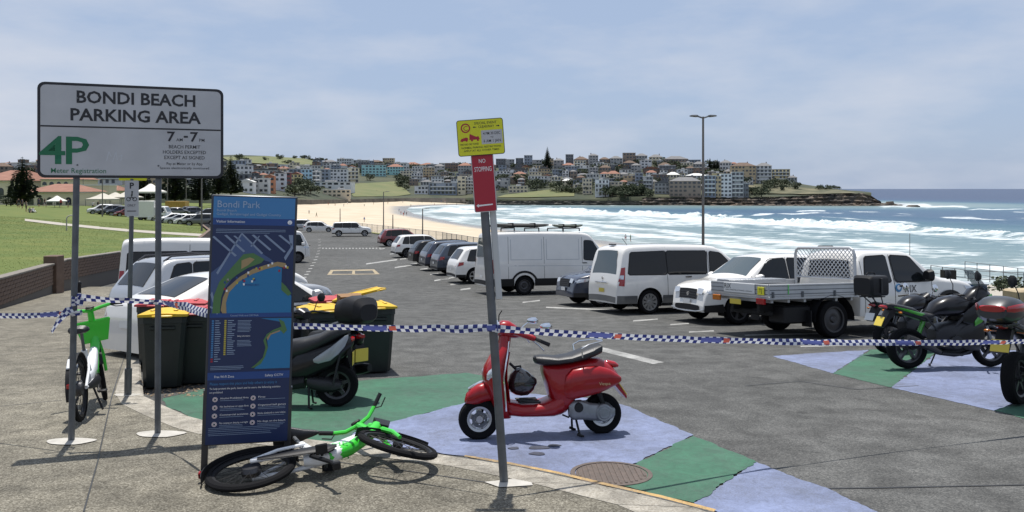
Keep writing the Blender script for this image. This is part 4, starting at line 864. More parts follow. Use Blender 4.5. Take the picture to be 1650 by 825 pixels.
# ------------------------------------------------------------------ vehicles
def lerp_tab(tab, x):
    if x <= tab[0][0]: return tab[0][1]
    for (a, b), (c, d) in zip(tab, tab[1:]):
        if x <= c: return b + (d - b) * (x - a) / max(1e-9, c - a)
    return tab[-1][1]
def chaikin(p, k=.18):
    o = [p[0]]
    for a, b in zip(p, p[1:]):
        o.append((a[0] + (b[0] - a[0]) * k, a[1] + (b[1] - a[1]) * k)); o.append((a[0] + (b[0] - a[0]) * (1 - k), a[1] + (b[1] - a[1]) * (1 - k)))
    return o + [p[-1]]
class Shell:
    """car body surface: side = half-width over (x, z), closed by a cambered top strip that follows the profile"""
    def __init__(s, top, W, sill, belt, tumble, wheels, ra, plan, rr=.10, camber=.03):
        s.ctl = top; s.top = chaikin(chaikin(top, .16), .25); s.W = W; s.sill = sill; s.belt = belt; s.tum = tumble; s.wh = wheels; s.ra = ra; s.plan = plan; s.rr = rr; s.cam = camber; s.x0, s.x1 = top[0][0], top[-1][0]
    def tz(s, x): return lerp_tab(s.top, x)
    def zb(s, x):
        z = s.sill
        for cx, cz in s.wh:
            if abs(x - cx) < s.ra: z = max(z, cz + math.sqrt(max(0, s.ra ** 2 - (x - cx) ** 2)))
        return z
    def pf(s, x):
        rl, ram, fl, fam = s.plan; k = 1.
        if x < s.x0 + rl: u = 1 - (x - s.x0) / rl; k -= ram * u ** 3
        if x > s.x1 - fl: u = 1 - (s.x1 - x) / fl; k -= fam * u ** 2.6
        return k
    def w(s, x, z):
        t = s.tz(x); b = lerp_tab(s.belt, x) if isinstance(s.belt, list) else s.belt
        h = s.W / 2 * s.pf(x); lo = s.sill + .25
        if z < lo: h -= .05 * ((lo - z) / .35) ** 2
        if z > lo + .15: h -= .03 * min(1, (z - lo - .15) / .4) ** 2
        if z > b: h -= (z - b) * s.tum
        r = min(s.rr, max(.02, (t - s.sill) * .4))
        if z > t - r: h -= r * .9 * (1 - math.sqrt(max(0, 1 - ((z - t + r) / r) ** 2)))
        return max(h, .05)
    def stations(s):
        xs = set(np.round(np.arange(s.x0, s.x1, .11), 3)); xs |= {s.x0, s.x1}; xs |= {p[0] for p in s.top}
        for cx, cz in s.wh:
            e = math.sqrt(max(0, s.ra ** 2 - (s.sill - cz) ** 2)); xs |= {cx - s.ra - 1e-4, cx + s.ra + 1e-4}
            for a in np.linspace(-1, 1, 15): xs.add(cx + s.ra * .9999 * math.sin(a * math.pi / 2))
        for u in (.01, .03, .06, .1, .15, .2, .27): xs.add(s.x0 + u); xs.add(s.x1 - u)
        xs = sorted(x for x in xs if s.x0 <= x <= s.x1); o = [xs[0]]
        for x in xs[1:]:
            if x - o[-1] > 5e-5: o.append(x)
        return o
    def body(s, name, m, parent, under=True):
        b = MB(); xs = s.stations(); tf = [0, .1, .22, .34, .46, .58, .68, .77, .85, .91, .955, .985, 1.]; nt = 8; cols = []
        for x in xs:
            zb, zt = s.zb(x), s.tz(x); zt = max(zt, zb + .02); ring = []
            for f in tf: z = zb + (zt - zb) * f; ring.append((x, -s.w(x, z), z))
            wt = s.w(x, zt)
            for k in range(1, nt): t = -1 + 2 * k / nt; ring.append((x, t * wt, zt + s.cam * (1 - t * t)))
            for f in tf[::-1]: z = zb + (zt - zb) * f; ring.append((x, s.w(x, z), z))
            cols.append(ring)
        b.rings(cols, closed=False); o = b.build(name, m, parent, 40)
        if under:
            u = MB(); 
            prof = [(x, min(.62, s.tz(x) - .06)) for x in (s.x0 + .12, s.x1 - .12)]
            u.bbox(((s.x0 + s.x1) / 2, 0, (s.sill + .02 + .66) / 2), (s.x1 - s.x0 - .3, s.W - .42, .66 - s.sill + .02), .04); u.build('underbody', M_under, parent)
            for sx in (-1, 1):
                for cx, cz in s.wh:
                    l = MB(); n = 12
                    l.rings([[(cx + (s.ra - .003) * math.cos(a), sx * y, cz + (s.ra - .003) * math.sin(a)) for a in np.linspace(-.35, math.pi + .35, n)] for y in (s.W / 2 - .06, s.W / 2 - .32)], closed=False, cap0=False, cap1=True); l.build('wheel_arch_liner', M_under, parent)
        return o
    def pane(s, name, lo, hi, m, parent, off, c=.05, **k):
        L = lambda a, b, t: (a[0] + (b[0] - a[0]) * t, a[1] + (b[1] - a[1]) * t); A, B, C, D = lo[0], lo[-1], hi[-1], hi[0]; wb = math.hypot(B[0] - A[0], B[1] - A[1]); wt = math.hypot(C[0] - D[0], C[1] - D[1]); hl = math.hypot(D[0] - A[0], D[1] - A[1]); hr = math.hypot(C[0] - B[0], C[1] - B[1]); f = lambda w: min(.4, c / max(w, .05))
        return s.side(name, [L(A, D, f(hl)), L(A, B, f(wb)), L(B, A, f(wb)), L(B, C, f(hr))], [L(D, A, f(hl)), L(D, C, f(wt)), L(C, D, f(wt)), L(C, B, f(hr))], m, parent, off, **k)
    def side(s, name, lo, hi, m, parent, off=.006, sides=(-1, 1), nu=10, nv=4, each=True):
        def rs(p, u):
            if len(p) == 1: return p[0]
            L = [0]
            for a, b in zip(p, p[1:]): L.append(L[-1] + math.hypot(b[0] - a[0], b[1] - a[1]))
            d = u * L[-1]
            for i in range(len(p) - 1):
                if d <= L[i + 1] + 1e-9: k = (d - L[i]) / max(1e-9, L[i + 1] - L[i]); return (p[i][0] + (p[i + 1][0] - p[i][0]) * k, p[i][1] + (p[i + 1][1] - p[i][1]) * k)
            return p[-1]
        out = []
        for sd in sides:
            b = MB()
            def fn(u, v):
                a, c = rs(lo, u), rs(hi, u); x, z = a[0] + (c[0] - a[0]) * v, a[1] + (c[1] - a[1]) * v; return (x, sd * (s.w(x, z) + off), z)
            b.grid(fn, nu, nv); out.append(b.build(name, m, parent, 40, recalc=False))
            if sd > 0: out[-1].data.flip_normals()
        return out
    def end(s, name, a, c, t0, t1, m, parent, off=.006, t0b=None, t1b=None, nu=8, nv=5):
        """patch on the top strip (bonnet, windscreen, roof, tailgate) between profile points a and c, t across -1..1"""
        dx, dz = c[0] - a[0], c[1] - a[1]; L = math.hypot(dx, dz); nx, nz = -dz / L, dx / L
        b = MB(); t0b = t0 if t0b is None else t0b; t1b = t1 if t1b is None else t1b
        def fn(u, v):
            x, z = a[0] + dx * v, a[1] + dz * v; xx = min(max(x, s.x0), s.x1); t = (t0 + (t1 - t0) * u) * (1 - v) + (t0b + (t1b - t0b) * u) * v
            wt = s.w(xx, min(z, s.tz(xx))); cz = s.cam * (1 - t * t); return (x + nx * off, t * wt, z + cz + nz * off)
        b.grid(fn, nu, nv); o = b.build(name, m, parent, 40, recalc=False)
        return o
def wheel_meshes(r, w, spokes=5, rimm=M_alloy, rr=.68, steel=False):
    t = MB(); t.lathe([(r * rr, -w / 2 + .01), (r * .9, -w / 2), (r * .985, -w / 2 + .025), (r, -w / 4), (r, w / 4), (r * .985, w / 2 - .025), (r * .9, w / 2), (r * rr, w / 2 - .01)], axis='y', n=28, cap=False); ty = t.fix('tyre', M_tyre)
    q = MB(); q.mt(M_under); q.lathe([(.001, w / 2 - .07), (r * rr, w / 2 - .07), (r * rr, -w / 2 + .04), (.001, -w / 2 + .04)], axis='y', n=24)
    q.mt(rimm); q.lathe([(r * rr - .028, w / 2 - .03), (r * rr - .02, w / 2 - .008), (r * rr + .008, w / 2 - .006), (r * rr + .008, w / 2 - .03)], axis='y', n=28, cap=False)
    q.lathe([(.001, w / 2 - .012), (.055, w / 2 - .014), (.075, w / 2 - .04)], axis='y', n=14, cap=False)
    if steel: q.lathe([(.075, w / 2 - .045), (r * rr * .55, w / 2 - .03), (r * rr * .75, w / 2 - .05), (r * rr - .02, w / 2 - .045)], axis='y', n=24, cap=False)
    for k in range(0 if steel else spokes):
        a = 2 * math.pi * k / spokes
        for da in (-.12, .12):
            ca, sa = math.cos(a + da), math.sin(a + da); c2, s2 = math.cos(a + da * .75), math.sin(a + da * .75)
            P0, P1 = Vector((.05 * ca, w / 2 - .02, .05 * sa)), Vector(((r * rr - .02) * c2, w / 2 - .014, (r * rr - .02) * s2)); d = (P1 - P0).normalized(); n = Vector((-d.z, 0, d.x))
            wd0, wd1 = .016, .024
            q.rings([[P0 + n * wd0, P0 - n * wd0, P0 - n * wd0 + Vector((0, -.03, 0)), P0 + n * wd0 + Vector((0, -.03, 0))], [P1 + n * wd1, P1 - n * wd1, P1 - n * wd1 + Vector((0, -.03, 0)), P1 + n * wd1 + Vector((0, -.03, 0))]])
    return ty, q.fix('rim')
WM = {}
def wheels(parent, r, w, pos, half, style=('alloy', 5)):
    key = (round(r, 3), style)
    if key not in WM: WM[key] = wheel_meshes(r, w, style[1], {'alloy': M_alloy, 'dark': M_darkalloy, 'steel': M_darkalloy}[style[0]], steel=style[0] == 'steel')
    ty, rim = WM[key]
    for x, z in pos:
        for sd in (-1, 1):
            e = bpy.data.objects.new('wheel', None); col.objects.link(e); e.parent = parent; e.location = (x, sd * half, z); e.rotation_euler = (0, 0, 0 if sd > 0 else math.pi); e.empty_display_size = .1
            link('tyre', ty, e); link('rim', rim, e)
def shape(kind):
    S = {}
    if kind == 'people_van': S = dict(W=1.92, top=[(-2.56, .46), (-2.545, .80), (-2.50, 1.04), (-2.33, 1.78), (-2.16, 1.89), (-1.2, 1.93), (.5, 1.91), (.85, 1.84), (1.72, 1.17), (2.2, 1.03), (2.42, .90), (2.53, .68), (2.56, .44)], sill=.30, belt=1.08, tum=.16, r=.335, xw=(-1.55, 1.62), glass=((-2.48, 1.09), (-2.345, 1.74)), screen=((1.62, 1.245), (.93, 1.785)), win=[([(-2.22, 1.10), (-.98, 1.10)], [(-2.10, 1.70), (-.98, 1.74)]), ([(-.95, 1.10), (.34, 1.10)], [(-.95, 1.74), (.40, 1.74)]), ([(.46, 1.10), (1.50, 1.10)], [(.50, 1.73), (.86, 1.68)])], tail=([(-2.54, .80), (-2.36, .78)], [(-2.42, 1.28), (-2.30, 1.30)]), seams=(-.98, .42, 1.45), style=('alloy', 10), lower=(M_grey, .52), plan=(.30, .13, .9, .26))
    if kind == 'panel_van': S = dict(W=2.02, top=[(-2.96, .50), (-2.945, 1.0), (-2.90, 1.45), (-2.82, 2.28), (-2.70, 2.36), (-1.2, 2.40), (.9, 2.38), (1.25, 2.28), (2.02, 1.28), (2.5, 1.08), (2.78, .92), (2.93, .62), (2.96, .42)], sill=.34, belt=1.25, tum=.075, r=.345, xw=(-1.55, 1.95), glass=((-2.93, 1.40), (-2.86, 2.14)), screen=((1.94, 1.36), (1.33, 2.2)), win=[([(.92, 1.32), (1.80, 1.26)], [(.95, 2.06), (1.28, 2.04)])], tail=([(-2.95, .82), (-2.78, .82)], [(-2.93, 1.34), (-2.78, 1.34)]), seams=(-2.2, -.75, .84, 1.85), style=('steel', 0), lower=(M_plastic, .62), plan=(.18, .06, .9, .24), rub=True)
    if kind == 'bus_van': S = dict(W=1.93, top=[(-2.42, .45), (-2.41, 1.0), (-2.35, 1.95), (-2.26, 2.06), (-1.2, 2.10), (.9, 2.08), (1.2, 2.0), (1.85, 1.22), (2.2, 1.08), (2.44, .92), (2.52, .66), (2.54, .42)], sill=.33, belt=1.10, tum=.10, r=.34, xw=(-1.4, 1.6), glass=((-2.40, 1.12), (-2.36, 1.85)), screen=((1.78, 1.30), (1.28, 1.92)), win=[([(-2.22, 1.12), (-.75, 1.12)], [(-2.20, 1.72), (-.75, 1.74)]), ([(-.70, 1.12), (.55, 1.12)], [(-.70, 1.74), (.55, 1.74)]), ([(.66, 1.12), (1.62, 1.12)], [(.68, 1.74), (1.18, 1.70)])], tail=([(-2.41, .78), (-2.28, .78)], [(-2.385, 1.25), (-2.28, 1.25)]), seams=(-.72, .6, 1.6), style=('steel', 0), plan=(.2, .07, .8, .24))
    if kind in ('suv', 'big_suv', 'hatch', 'wagon'):
        k = {'suv': (4.6, 1.86, 1.68, .35, .30), 'big_suv': (5.0, 1.98, 1.86, .39, .36), 'hatch': (4.3, 1.80, 1.46, .315, .24), 'wagon': (4.5, 1.82, 1.56, .33, .26)}[kind]; L, W, H, r, sl = k; h = L / 2; b = H * .585
        if kind == 'big_suv': top = [(-h, .5), (-h + .015, .95), (-h + .05, 1.12), (-h + .20, H - .14), (-h + .34, H - .05), (-.6, H), (.45, H - .01), (.70, H - .08), (1.22, 1.24), (1.9, 1.18), (2.32, 1.06), (h - .03, .84), (h, .52)]; gl = ((-h + .07, 1.17), (-h + .19, H - .18)); sc_ = ((1.17, 1.28), (.76, H - .14)); wn_ = [([(-h + .24, b + .08), (-1.20, b + .06)], [(-h + .34, H - .16), (-1.20, H - .13)]), ([(-1.14, b + .06), (-.12, b + .05)], [(-1.14, H - .13), (-.12, H - .12)]), ([(-.05, b + .05), (1.06, b + .06)], [(-.05, H - .12), (.66, H - .15)])]
        else:
            top = [(-h, .46), (-h + .02, .78), (-h + .09, b + .02), (-h + .50, H - .10), (-h + .72, H - .03), (-.5, H), (.1, H - .01), (.42, H - .07), (1.24, b + .06), (1.75, b + .02 - (0 if kind == 'suv' else .07)), (h - .22, b - (.07 if kind == 'suv' else .2)), (h - .07, .80 if kind == 'suv' else .64), (h, .44)]; gl = ((-h + .15, b + .11), (-h + .46, H - .15)); sc_ = ((1.17, b + .10), (.49, H - .10)); wn_ = [([(-h + .52, b + .07), (-h + 1.02, b + .05)], [(-h + .74, H - .16), (-h + 1.06, H - .12)]), ([(-h + 1.08, b + .05), (-.14, b + .02)], [(-h + 1.12, H - .12), (-.14, H - .095)]), ([(-.07, b + .02), (1.02, b + .02)], [(-.07, H - .095), (.40, H - .125)])]
        S = dict(W=W, top=top, sill=sl, belt=b, tum=.30 if kind != 'big_suv' else .16, r=r, xw=(-h + .88, h - .86), glass=gl, screen=sc_, win=wn_, tail=([(-h + .01, b - .20), (-h + .34, b - .12)], [(-h + .09, b + .00), (-h + .36, b + .01)]), seams=(-1.12, -.10, 1.0), style=('alloy', 5), lower=(M_plastic, sl + .13) if kind in ('suv', 'big_suv') else None, plan=(.45, .16, .8, .26))
    if kind == 'sedan':
        H = 1.44; b = .88; top = [(-2.2, .46), (-2.18, .72), (-2.12, .98), (-1.75, 1.04), (-1.0, 1.36), (-.7, 1.42), (-.2, H), (.15, 1.42), (.42, 1.35), (1.25, .95), (1.75, .84), (2.08, .70), (2.19, .56), (2.22, .38)]
        S = dict(W=1.80, top=top, sill=.22, belt=b, tum=.36, r=.315, xw=(-1.36, 1.34), glass=((-1.70, 1.07), (-1.04, 1.345)), screen=((1.18, .985), (.50, 1.315)), win=[([(-1.2, .94), (-.18, .91)], [(-.86, 1.30), (-.18, 1.345)]), ([(-.11, .91), (1.0, .90)], [(-.11, 1.345), (.36, 1.30)])], tail=([(-2.19, .74), (-1.85, .76)], [(-2.11, .94), (-1.86, .96)]), seams=(-1.15, -.15, .98), style=('alloy', 5), plan=(.5, .18, .8, .28))
    if kind == 'cab_truck': S = dict(W=1.95, top=[(-1.0, .5), (-.98, 1.9), (-.9, 2.08), (.2, 2.12), (.45, 2.05), (.92, 1.15), (1.0, .8), (1.02, .5)], sill=.40, belt=1.2, tum=.10, r=.36, xw=(-3, .2), glass=((-.99, 1.3), (-.97, 1.8)), screen=((.87, 1.25), (.50, 1.95)), win=[([(-.55, 1.2), (.62, 1.16)], [(-.5, 1.85), (.33, 1.85)])], tail=([(-.99, .6), (-.9, .6)], [(-.99, .7), (-.9, .7)]), seams=(-.62, .68), style=('steel', 0), plan=(.1, .02, .3, .14))
    return S
LETT = M_textb
def car(name, label, cat, kind, body, x, y, hd, group=None, detail=1, style=None, rails=False, z=None, rack=False, nowheel=False):
    S = shape(kind); r = S['r']; rz = R(90 - hd)
    o = thing(name, label, cat, (x, y, gz(y) + .006 if z is None else z), rz, group, tilt=z is None)
    wh = [(q, r) for q in S['xw']]; sh = Shell(S['top'], S['W'], S['sill'], S['belt'], S['tum'], wh, r + .065, S['plan'])
    sh.body('body', body, o); wheels(o, r, .21, wh, S['W'] / 2 - .125, style or S['style'])
    if detail:
        for lo, hi in S['win']:
            g = [(p[0] + (-.025 if i == 0 else .025), p[1] - .025) for i, p in enumerate(lo)]; k = [(p[0] + (-.025 if i == 0 else .02), p[1] + .022) for i, p in enumerate(hi)]
            f = sh.pane('window_trim', g, k, M_plastic, o, .004, nu=16); w = sh.pane('window', lo, hi, M_glass, o, .008, nu=16)
    else:
        for lo, hi in S['win']: sh.side('window', lo, hi, M_glass, o, .008, nu=5, nv=3)
    a, c = S['glass']; sh.end('rear_window', a, c, -.84, .84, M_screen if kind.endswith('van') else M_glass, o, .008, -.80, .80)
    a, c = S['screen']; sh.end('windscreen', c, a, -.90, .90, M_screen, o, .008, -.92, .92)
    lo, hi = S['tail']
    for q in sh.side('tail_light', lo, hi, M_tail, o, .009, nu=4): pass
    x1 = sh.x1; fx = lambda z_: [p for p in sh.top if p[1] >= z_][-1][0]
    zl = S['top'][-3][1] * .93
    sh.side('headlight', [(x1 - .42, zl - .06), (x1 - .05, zl - .13)], [(x1 - .52, zl + .04), (x1 - .12, zl - .01)], M_head, o, .01, nu=6)
    zf = S['top'][-2][1]; pa, pb = S['top'][-2], S['top'][-3]
    if kind == 'suv':
        pe = S['top'][-1]; q1 = (pa[0] + .004, pa[1] + .02); q2 = (pa[0] + (pe[0] - pa[0]) * .62, pa[1] + (pe[1] - pa[1]) * .62); sh.end('grille', q1, q2, -.60, .60, M_plastic, o, .022)
        for t0, t1 in ((-.97, -.62), (.62, .97)): sh.end('headlight_front', (q1[0] - .02, q1[1] + .03), (q1[0] + .025, q1[1] - .10), t0, t1, M_head, o, .02, nu=3, nv=2)
        for k_ in (.25, .5, .75): sh.end('grille_bar', (q1[0] + (q2[0] - q1[0]) * k_, q1[1] + (q2[1] - q1[1]) * k_), (q1[0] + (q2[0] - q1[0]) * (k_ + .05), q1[1] + (q2[1] - q1[1]) * (k_ + .05)), -.56, .56, M_darkalloy, o, .026, nu=4, nv=1)
    else: sh.end('grille', (pb[0] + .012, pb[1] - .03), (pa[0] + .012, pa[1] + .02), -.62, .62, M_plastic, o, .012)
    zpl = .56 if kind == 'suv' else pa[1] - .08
    sh.end('front_number_plate', (x1 + .012, zpl), (x1 + .016, zpl - .11), -.24, .24, M_plate, o, .014, nu=2, nv=1)
    x0 = sh.x0; zt = S['top'][1][1]
    sh.end('rear_number_plate', (x0 - .006, S['top'][0][1] + .10), (x0 + .0, S['top'][0][1] + .21), -.2, .2, M_platey if kind == 'people_van' else M_plate, o, .012, nu=2, nv=1)
    if S.get('lower'):
        m, zz = S['lower']; edges = [x0 + .02, S['xw'][0] - r - .07, S['xw'][0] + r + .07, S['xw'][1] - r - .07, S['xw'][1] + r + .07, x1 - .03]
        for i in (0, 2, 4): sh.side('lower_trim', [(edges[i], S['sill']), (edges[i + 1], S['sill'])], [(edges[i], zz), (edges[i + 1], zz)], m, o, .005, nu=8)
        sh.end('rear_bumper', (x0 - .005, S['sill'] + .02), (x0 + .004, min(zz, S['top'][0][1] + .02)), -.98, .98, m, o, .008, nu=6, nv=2)
    if detail:
        for sx in S['seams']:
            b_ = S['sill'] + .12; tp = min(sh.tz(sx) - .06, 2.2); sh.side('door_seam', [(sx, b_), (sx + .012, b_)], [(sx, tp), (sx + .012, tp)], M_under, o, .0035, nu=1, nv=8)
        for sd in (-1, 1):
            m = MB(); xm = S['win'][-1][0][1][0] - .12; zm = S['win'][-1][0][1][1] + .05; yw = sh.w(xm, zm)
            m.sl([(xm - .10, zm - .03, zm + .14, .05, 3, sd * (yw + .14)), (xm - .02, zm - .05, zm + .16, .10, 3, sd * (yw + .14)), (xm + .06, zm - .04, zm + .13, .08, 3, sd * (yw + .13)), (xm + .1, zm - .01, zm + .09, .03, 3, sd * (yw + .12))], n=10); m.tube([(xm, sd * (yw - .03), zm + .02), (xm, sd * (yw + .1), zm + .04)], .025, 6); m.build('door_mirror', body if kind not in ('panel_van',) else M_plastic, o)
            for hx in ([-.28, .52] if kind not in ('panel_van', 'cab_truck') else [.95]):
                if hx > sh.x1: continue
                zz = lerp_tab([(x0, S['belt']), (x1, S['belt'])], hx) - .06; yy = sh.w(hx, zz); m = MB(); m.bbox((hx, sd * (yy + .012), zz), (.2, .035, .032), .01); m.build('door_handle', body if body is not M_white else M_plastic, o)
    if rails:
        for sd in (-1, 1):
            m = MB(); pts = [(-1.75, sd * .6, sh.tz(-1.75) + .0), (-1.6, sd * .62, sh.tz(-1.6) + .06), (-.6, sd * .62, sh.tz(-.6) + .075), (.1, sd * .6, sh.tz(.1) + .055), (.22, sd * .58, sh.tz(.22) + .0)]; m.tube(pts, .022, 6); m.build('roof_rail', M_darkalloy if body is not M_white else M_alloy, o)
    return o, sh
def place_rear(px, py, hd, L):
    """car centre from the pixel where the middle of its rear end meets the road"""
    p = road(px, py); f = Vector((math.sin(R(hd)), math.cos(R(hd)), 0)); return p + f * L / 2
H0 = 71
CG = 'cars parked nose to the beach'
# right-hand row, from the foreground
c = place_rear(970, 504, 69, 5.12)
imax, shi = car('passenger_van', 'white passenger van with long dark side windows and grey lower bumper', 'van', 'people_van', M_white, c.x, c.y, 69)
m = MB(); m.tube([(-1.9, -.3, 1.92), (-2.05, -.3, 2.1)], .008, 5); m.build('aerial', M_plastic, imax); m = MB(); m.bbox((-2.2, 0, 1.93), (.1, .3, .04), .012); m.build('brake_light', M_plastic, imax)
for sd in (-1, 1): shi.side('lamp_insert', [(-2.50, .98), (-2.38, .97)], [(-2.46, 1.08), (-2.36, 1.08)], M_head, imax, .013, sides=(sd,), nu=2, nv=2)
m = MB(); m.lathe([(.03, -.004), (.045, -.004), (.045, .006), (.03, .006)], (-2.535, 0, .98), 'x', 12); m.build('badge', M_chrome, imax)
m = MB(); m.bbox((-2.585, 0, .86), (.03, .7, .04), .01); m.build('handle_strip', M_chrome, imax)
c = place_rear(775, 474, 72, 5.92)
spr, shs = car('panel_van', 'tall white panel van carrying surfboards and ladders on its roof rack', 'van', 'panel_van', M_white, c.x, c.y, 71)
for x in (-1.9, -.9, .1, .8):
    m = MB(); m.tube([(x, -.82, 2.42), (x, -.8, 2.54), (x, .8, 2.54), (x, .82, 2.42)], .025, 6); m.build('roof_bar', M_plastic, spr)
shs.side('wheel_arch_trim', [(-1.55 + .50 * math.cos(a), .345 + .50 * math.sin(a)) for a in np.linspace(math.pi * .97, .03, 12)], [(-1.55 + .58 * math.cos(a), .345 + .58 * math.sin(a)) for a in np.linspace(math.pi * .97, .03, 12)], M_plastic, spr, .012, nu=14, nv=1)
for lo, hi in (([(-2.1, 1.32), (-.85, 1.32)], [(-2.1, 2.1), (-.85, 2.12)]), ([(-.65, 1.32), (.70, 1.32)], [(-.65, 2.12), (.70, 2.12)])):
    for k in range(2): shs.side('panel_crease', [lo[k], (lo[k][0] + .02, lo[k][1])], [hi[k], (hi[k][0] + .02, hi[k][1])], M_silver, spr, .004, nu=1, nv=6)
    shs.side('panel_crease', [lo[0], lo[1]], [(lo[0][0], lo[0][1] + .02), (lo[1][0], lo[1][1] + .02)], M_silver, spr, .004, nu=8, nv=1)
shs.side('crease_line', [(-2.6, 1.10), (1.9, 1.06)], [(-2.6, 1.125), (1.9, 1.08)], M_silver, spr, .004, nu=20, nv=1)
def roof_load(name, label, x0, x1, y, z, m, w=.28, h=.12, rope=True):
    o = thing(name, label, 'board' if 'board' in name else 'ladder', spr.location, 0); o.rotation_euler = spr.rotation_euler
    b = MB(); st = []
    for k in range(13):
        f = k / 12; e = max(.06, math.sin(math.pi * min(1, max(0, f))) ** .45); st.append((x0 + (x1 - x0) * f, z + .08 * (2 * f - 1) ** 4, z + h * (.3 + .7 * e) + .08 * (2 * f - 1) ** 4, w * e, 2.2, y))
    b.sl(st, n=12); b.build('bag', m, o)
    for f in (.3, .7): q = MB(); xx = x0 + (x1 - x0) * f; q.bbox((xx, y, z + h * .55), (.04, w * 2.05, h * 1.1), .01); q.build('strap', M_plastic, o)
    return o
M_bag = mat('board_bag_black', (.02, .022, .022), rough=.7, var=.3, scale=6); M_bagg = mat('board_bag_green', (.055, .075, .06), rough=.7, var=.5, scale=5)
roof_load('surfboard_bag', 'black surfboard bag strapped on the panel van roof at the back', -2.6, -.35, -.45, 2.56, M_bag, .3, .16)
roof_load('surfboard_bag', 'grey-green surfboard bag strapped on the panel van roof at the front', -.2, 1.1, -.45, 2.56, M_bagg, .27, .13)
roof_load('surfboard_bag', 'second black surfboard bag lying across the far side of the panel van roof', -2.7, -1.2, .3, 2.56, M_bag, .27, .12)
# dark SUV nosing out between the vans, a white one behind the ute: both face the aisle
p = road(925, 492); f = Vector((math.sin(R(H0)), math.cos(R(H0)), 0)); c = p + f * 1.95
car('parked_suv', 'dark navy SUV reversed in between the panel van and the passenger van', 'car', 'suv', M_navy, c.x, c.y, H0 + 180, CG)
p = road(1108, 520); c = p + Vector((math.sin(R(70)), math.cos(R(70)), 0)) * 2.3
crv, shc = car('parked_suv', 'white SUV reversed in behind the flatbed ute with black grille facing the aisle', 'car', 'suv', M_white, c.x, c.y, 70 + 180, CG, style=('dark', 5))
x1 = shc.x1
shc.end('lower_grille', (x1 + .004, .44), (x1 + .006, .30), -.8, .8, M_plastic, crv, .012); m = MB(); m.lathe([(.02, -.006), (.05, -.006), (.05, .008), (.02, .008)], (x1 - .02, 0, .72), 'x', 12); m.build('badge', M_chrome, crv)
shc.side('bumper_corner', [(x1 - .5, .32), (x1 - .02, .32)], [(x1 - .42, .50), (x1 - .02, .46)], M_plastic, crv, .012); m = MB(); m.tube([(x1 + .0, -.72, .36), (x1 + .03, -.4, .31), (x1 + .04, 0, .30), (x1 + .03, .4, .31), (x1, .72, .36)], .018, 6); m.build('bumper_trim', M_alloy, crv)
# row running on down the car park
for px, py, lab, kd, m, hd, st in ((728, 456, 'white SUV with tall red tail lights next to the panel van', 'suv', M_white, 70, 'alloy'), (700, 443, 'blue-grey SUV parked next to the white one by the panel van', 'suv', M_blue, 70, 'alloy'), (681, 436, 'dark navy SUV with its roof lower than the blue-grey one beside it', 'suv', M_navy, 70, 'dark'), (661, 427, 'black wagon between the navy SUV and the white crossover', 'wagon', M_black, 70, 'dark'), (634, 415, 'white crossover with black wheel arches beside the dark red hatchback', 'suv', M_white, 69, 'dark'), (611, 397, 'dark red hatchback with its tail to the aisle', 'suv', M_red, 70, 'alloy')):
    c = place_rear(px, py, hd, 4.5); car('parked_car', lab, 'car', kd, m, c.x, c.y, hd, CG, style=(st, 5), rails=kd == 'suv' and m is M_navy)
for px, py, lab, kd, m, hd in ((536, 381, 'large white boxy four-wheel drive parked alone by the far railing', 'big_suv', M_white, 78), (487, 374, 'white estate car next to the boxy four-wheel drive', 'wagon', M_white, 80), (466, 371, 'silver car half hidden by the blue information board', 'suv', M_silver, 80)):
    c = place_rear(px, py, hd, 4.8); car('parked_car', lab, 'car', kd, m, c.x, c.y, hd, CG, style=('alloy', 5))
# left-hand row, facing the aisle
LG = 'cars parked along the footpath side'
car('passenger_van', 'white high minibus with dark windows parked under the lawn wall', 'van', 'bus_van', M_white, (343 - CX) / F * 21.8, 21.8, 63, LG)
car('parked_suv', 'silver-white SUV with roof rails and dark glass beside the minibus', 'car', 'suv', M_silver, (368 - CX) / F * 17.2, 17.2, 42, LG, rails=True)
car('parked_car', 'white sedan with sloping bonnet behind the wheelie bins', 'car', 'sedan', M_white, (392 - CX) / F * 14.2, 14.2, 37, LG)
# small truck farther up the left side
tk, _ = car('light_truck', 'small white cab truck showing past the blue information board', 'truck', 'cab_truck', M_white, (470 - CX) / F * 52, 52, 62, LG)
m = MB(); m.bbox((-2.6, 0, 1.5), (3.1, 2.0, 2.0), .04); m.build('cargo_box', M_white, tk)
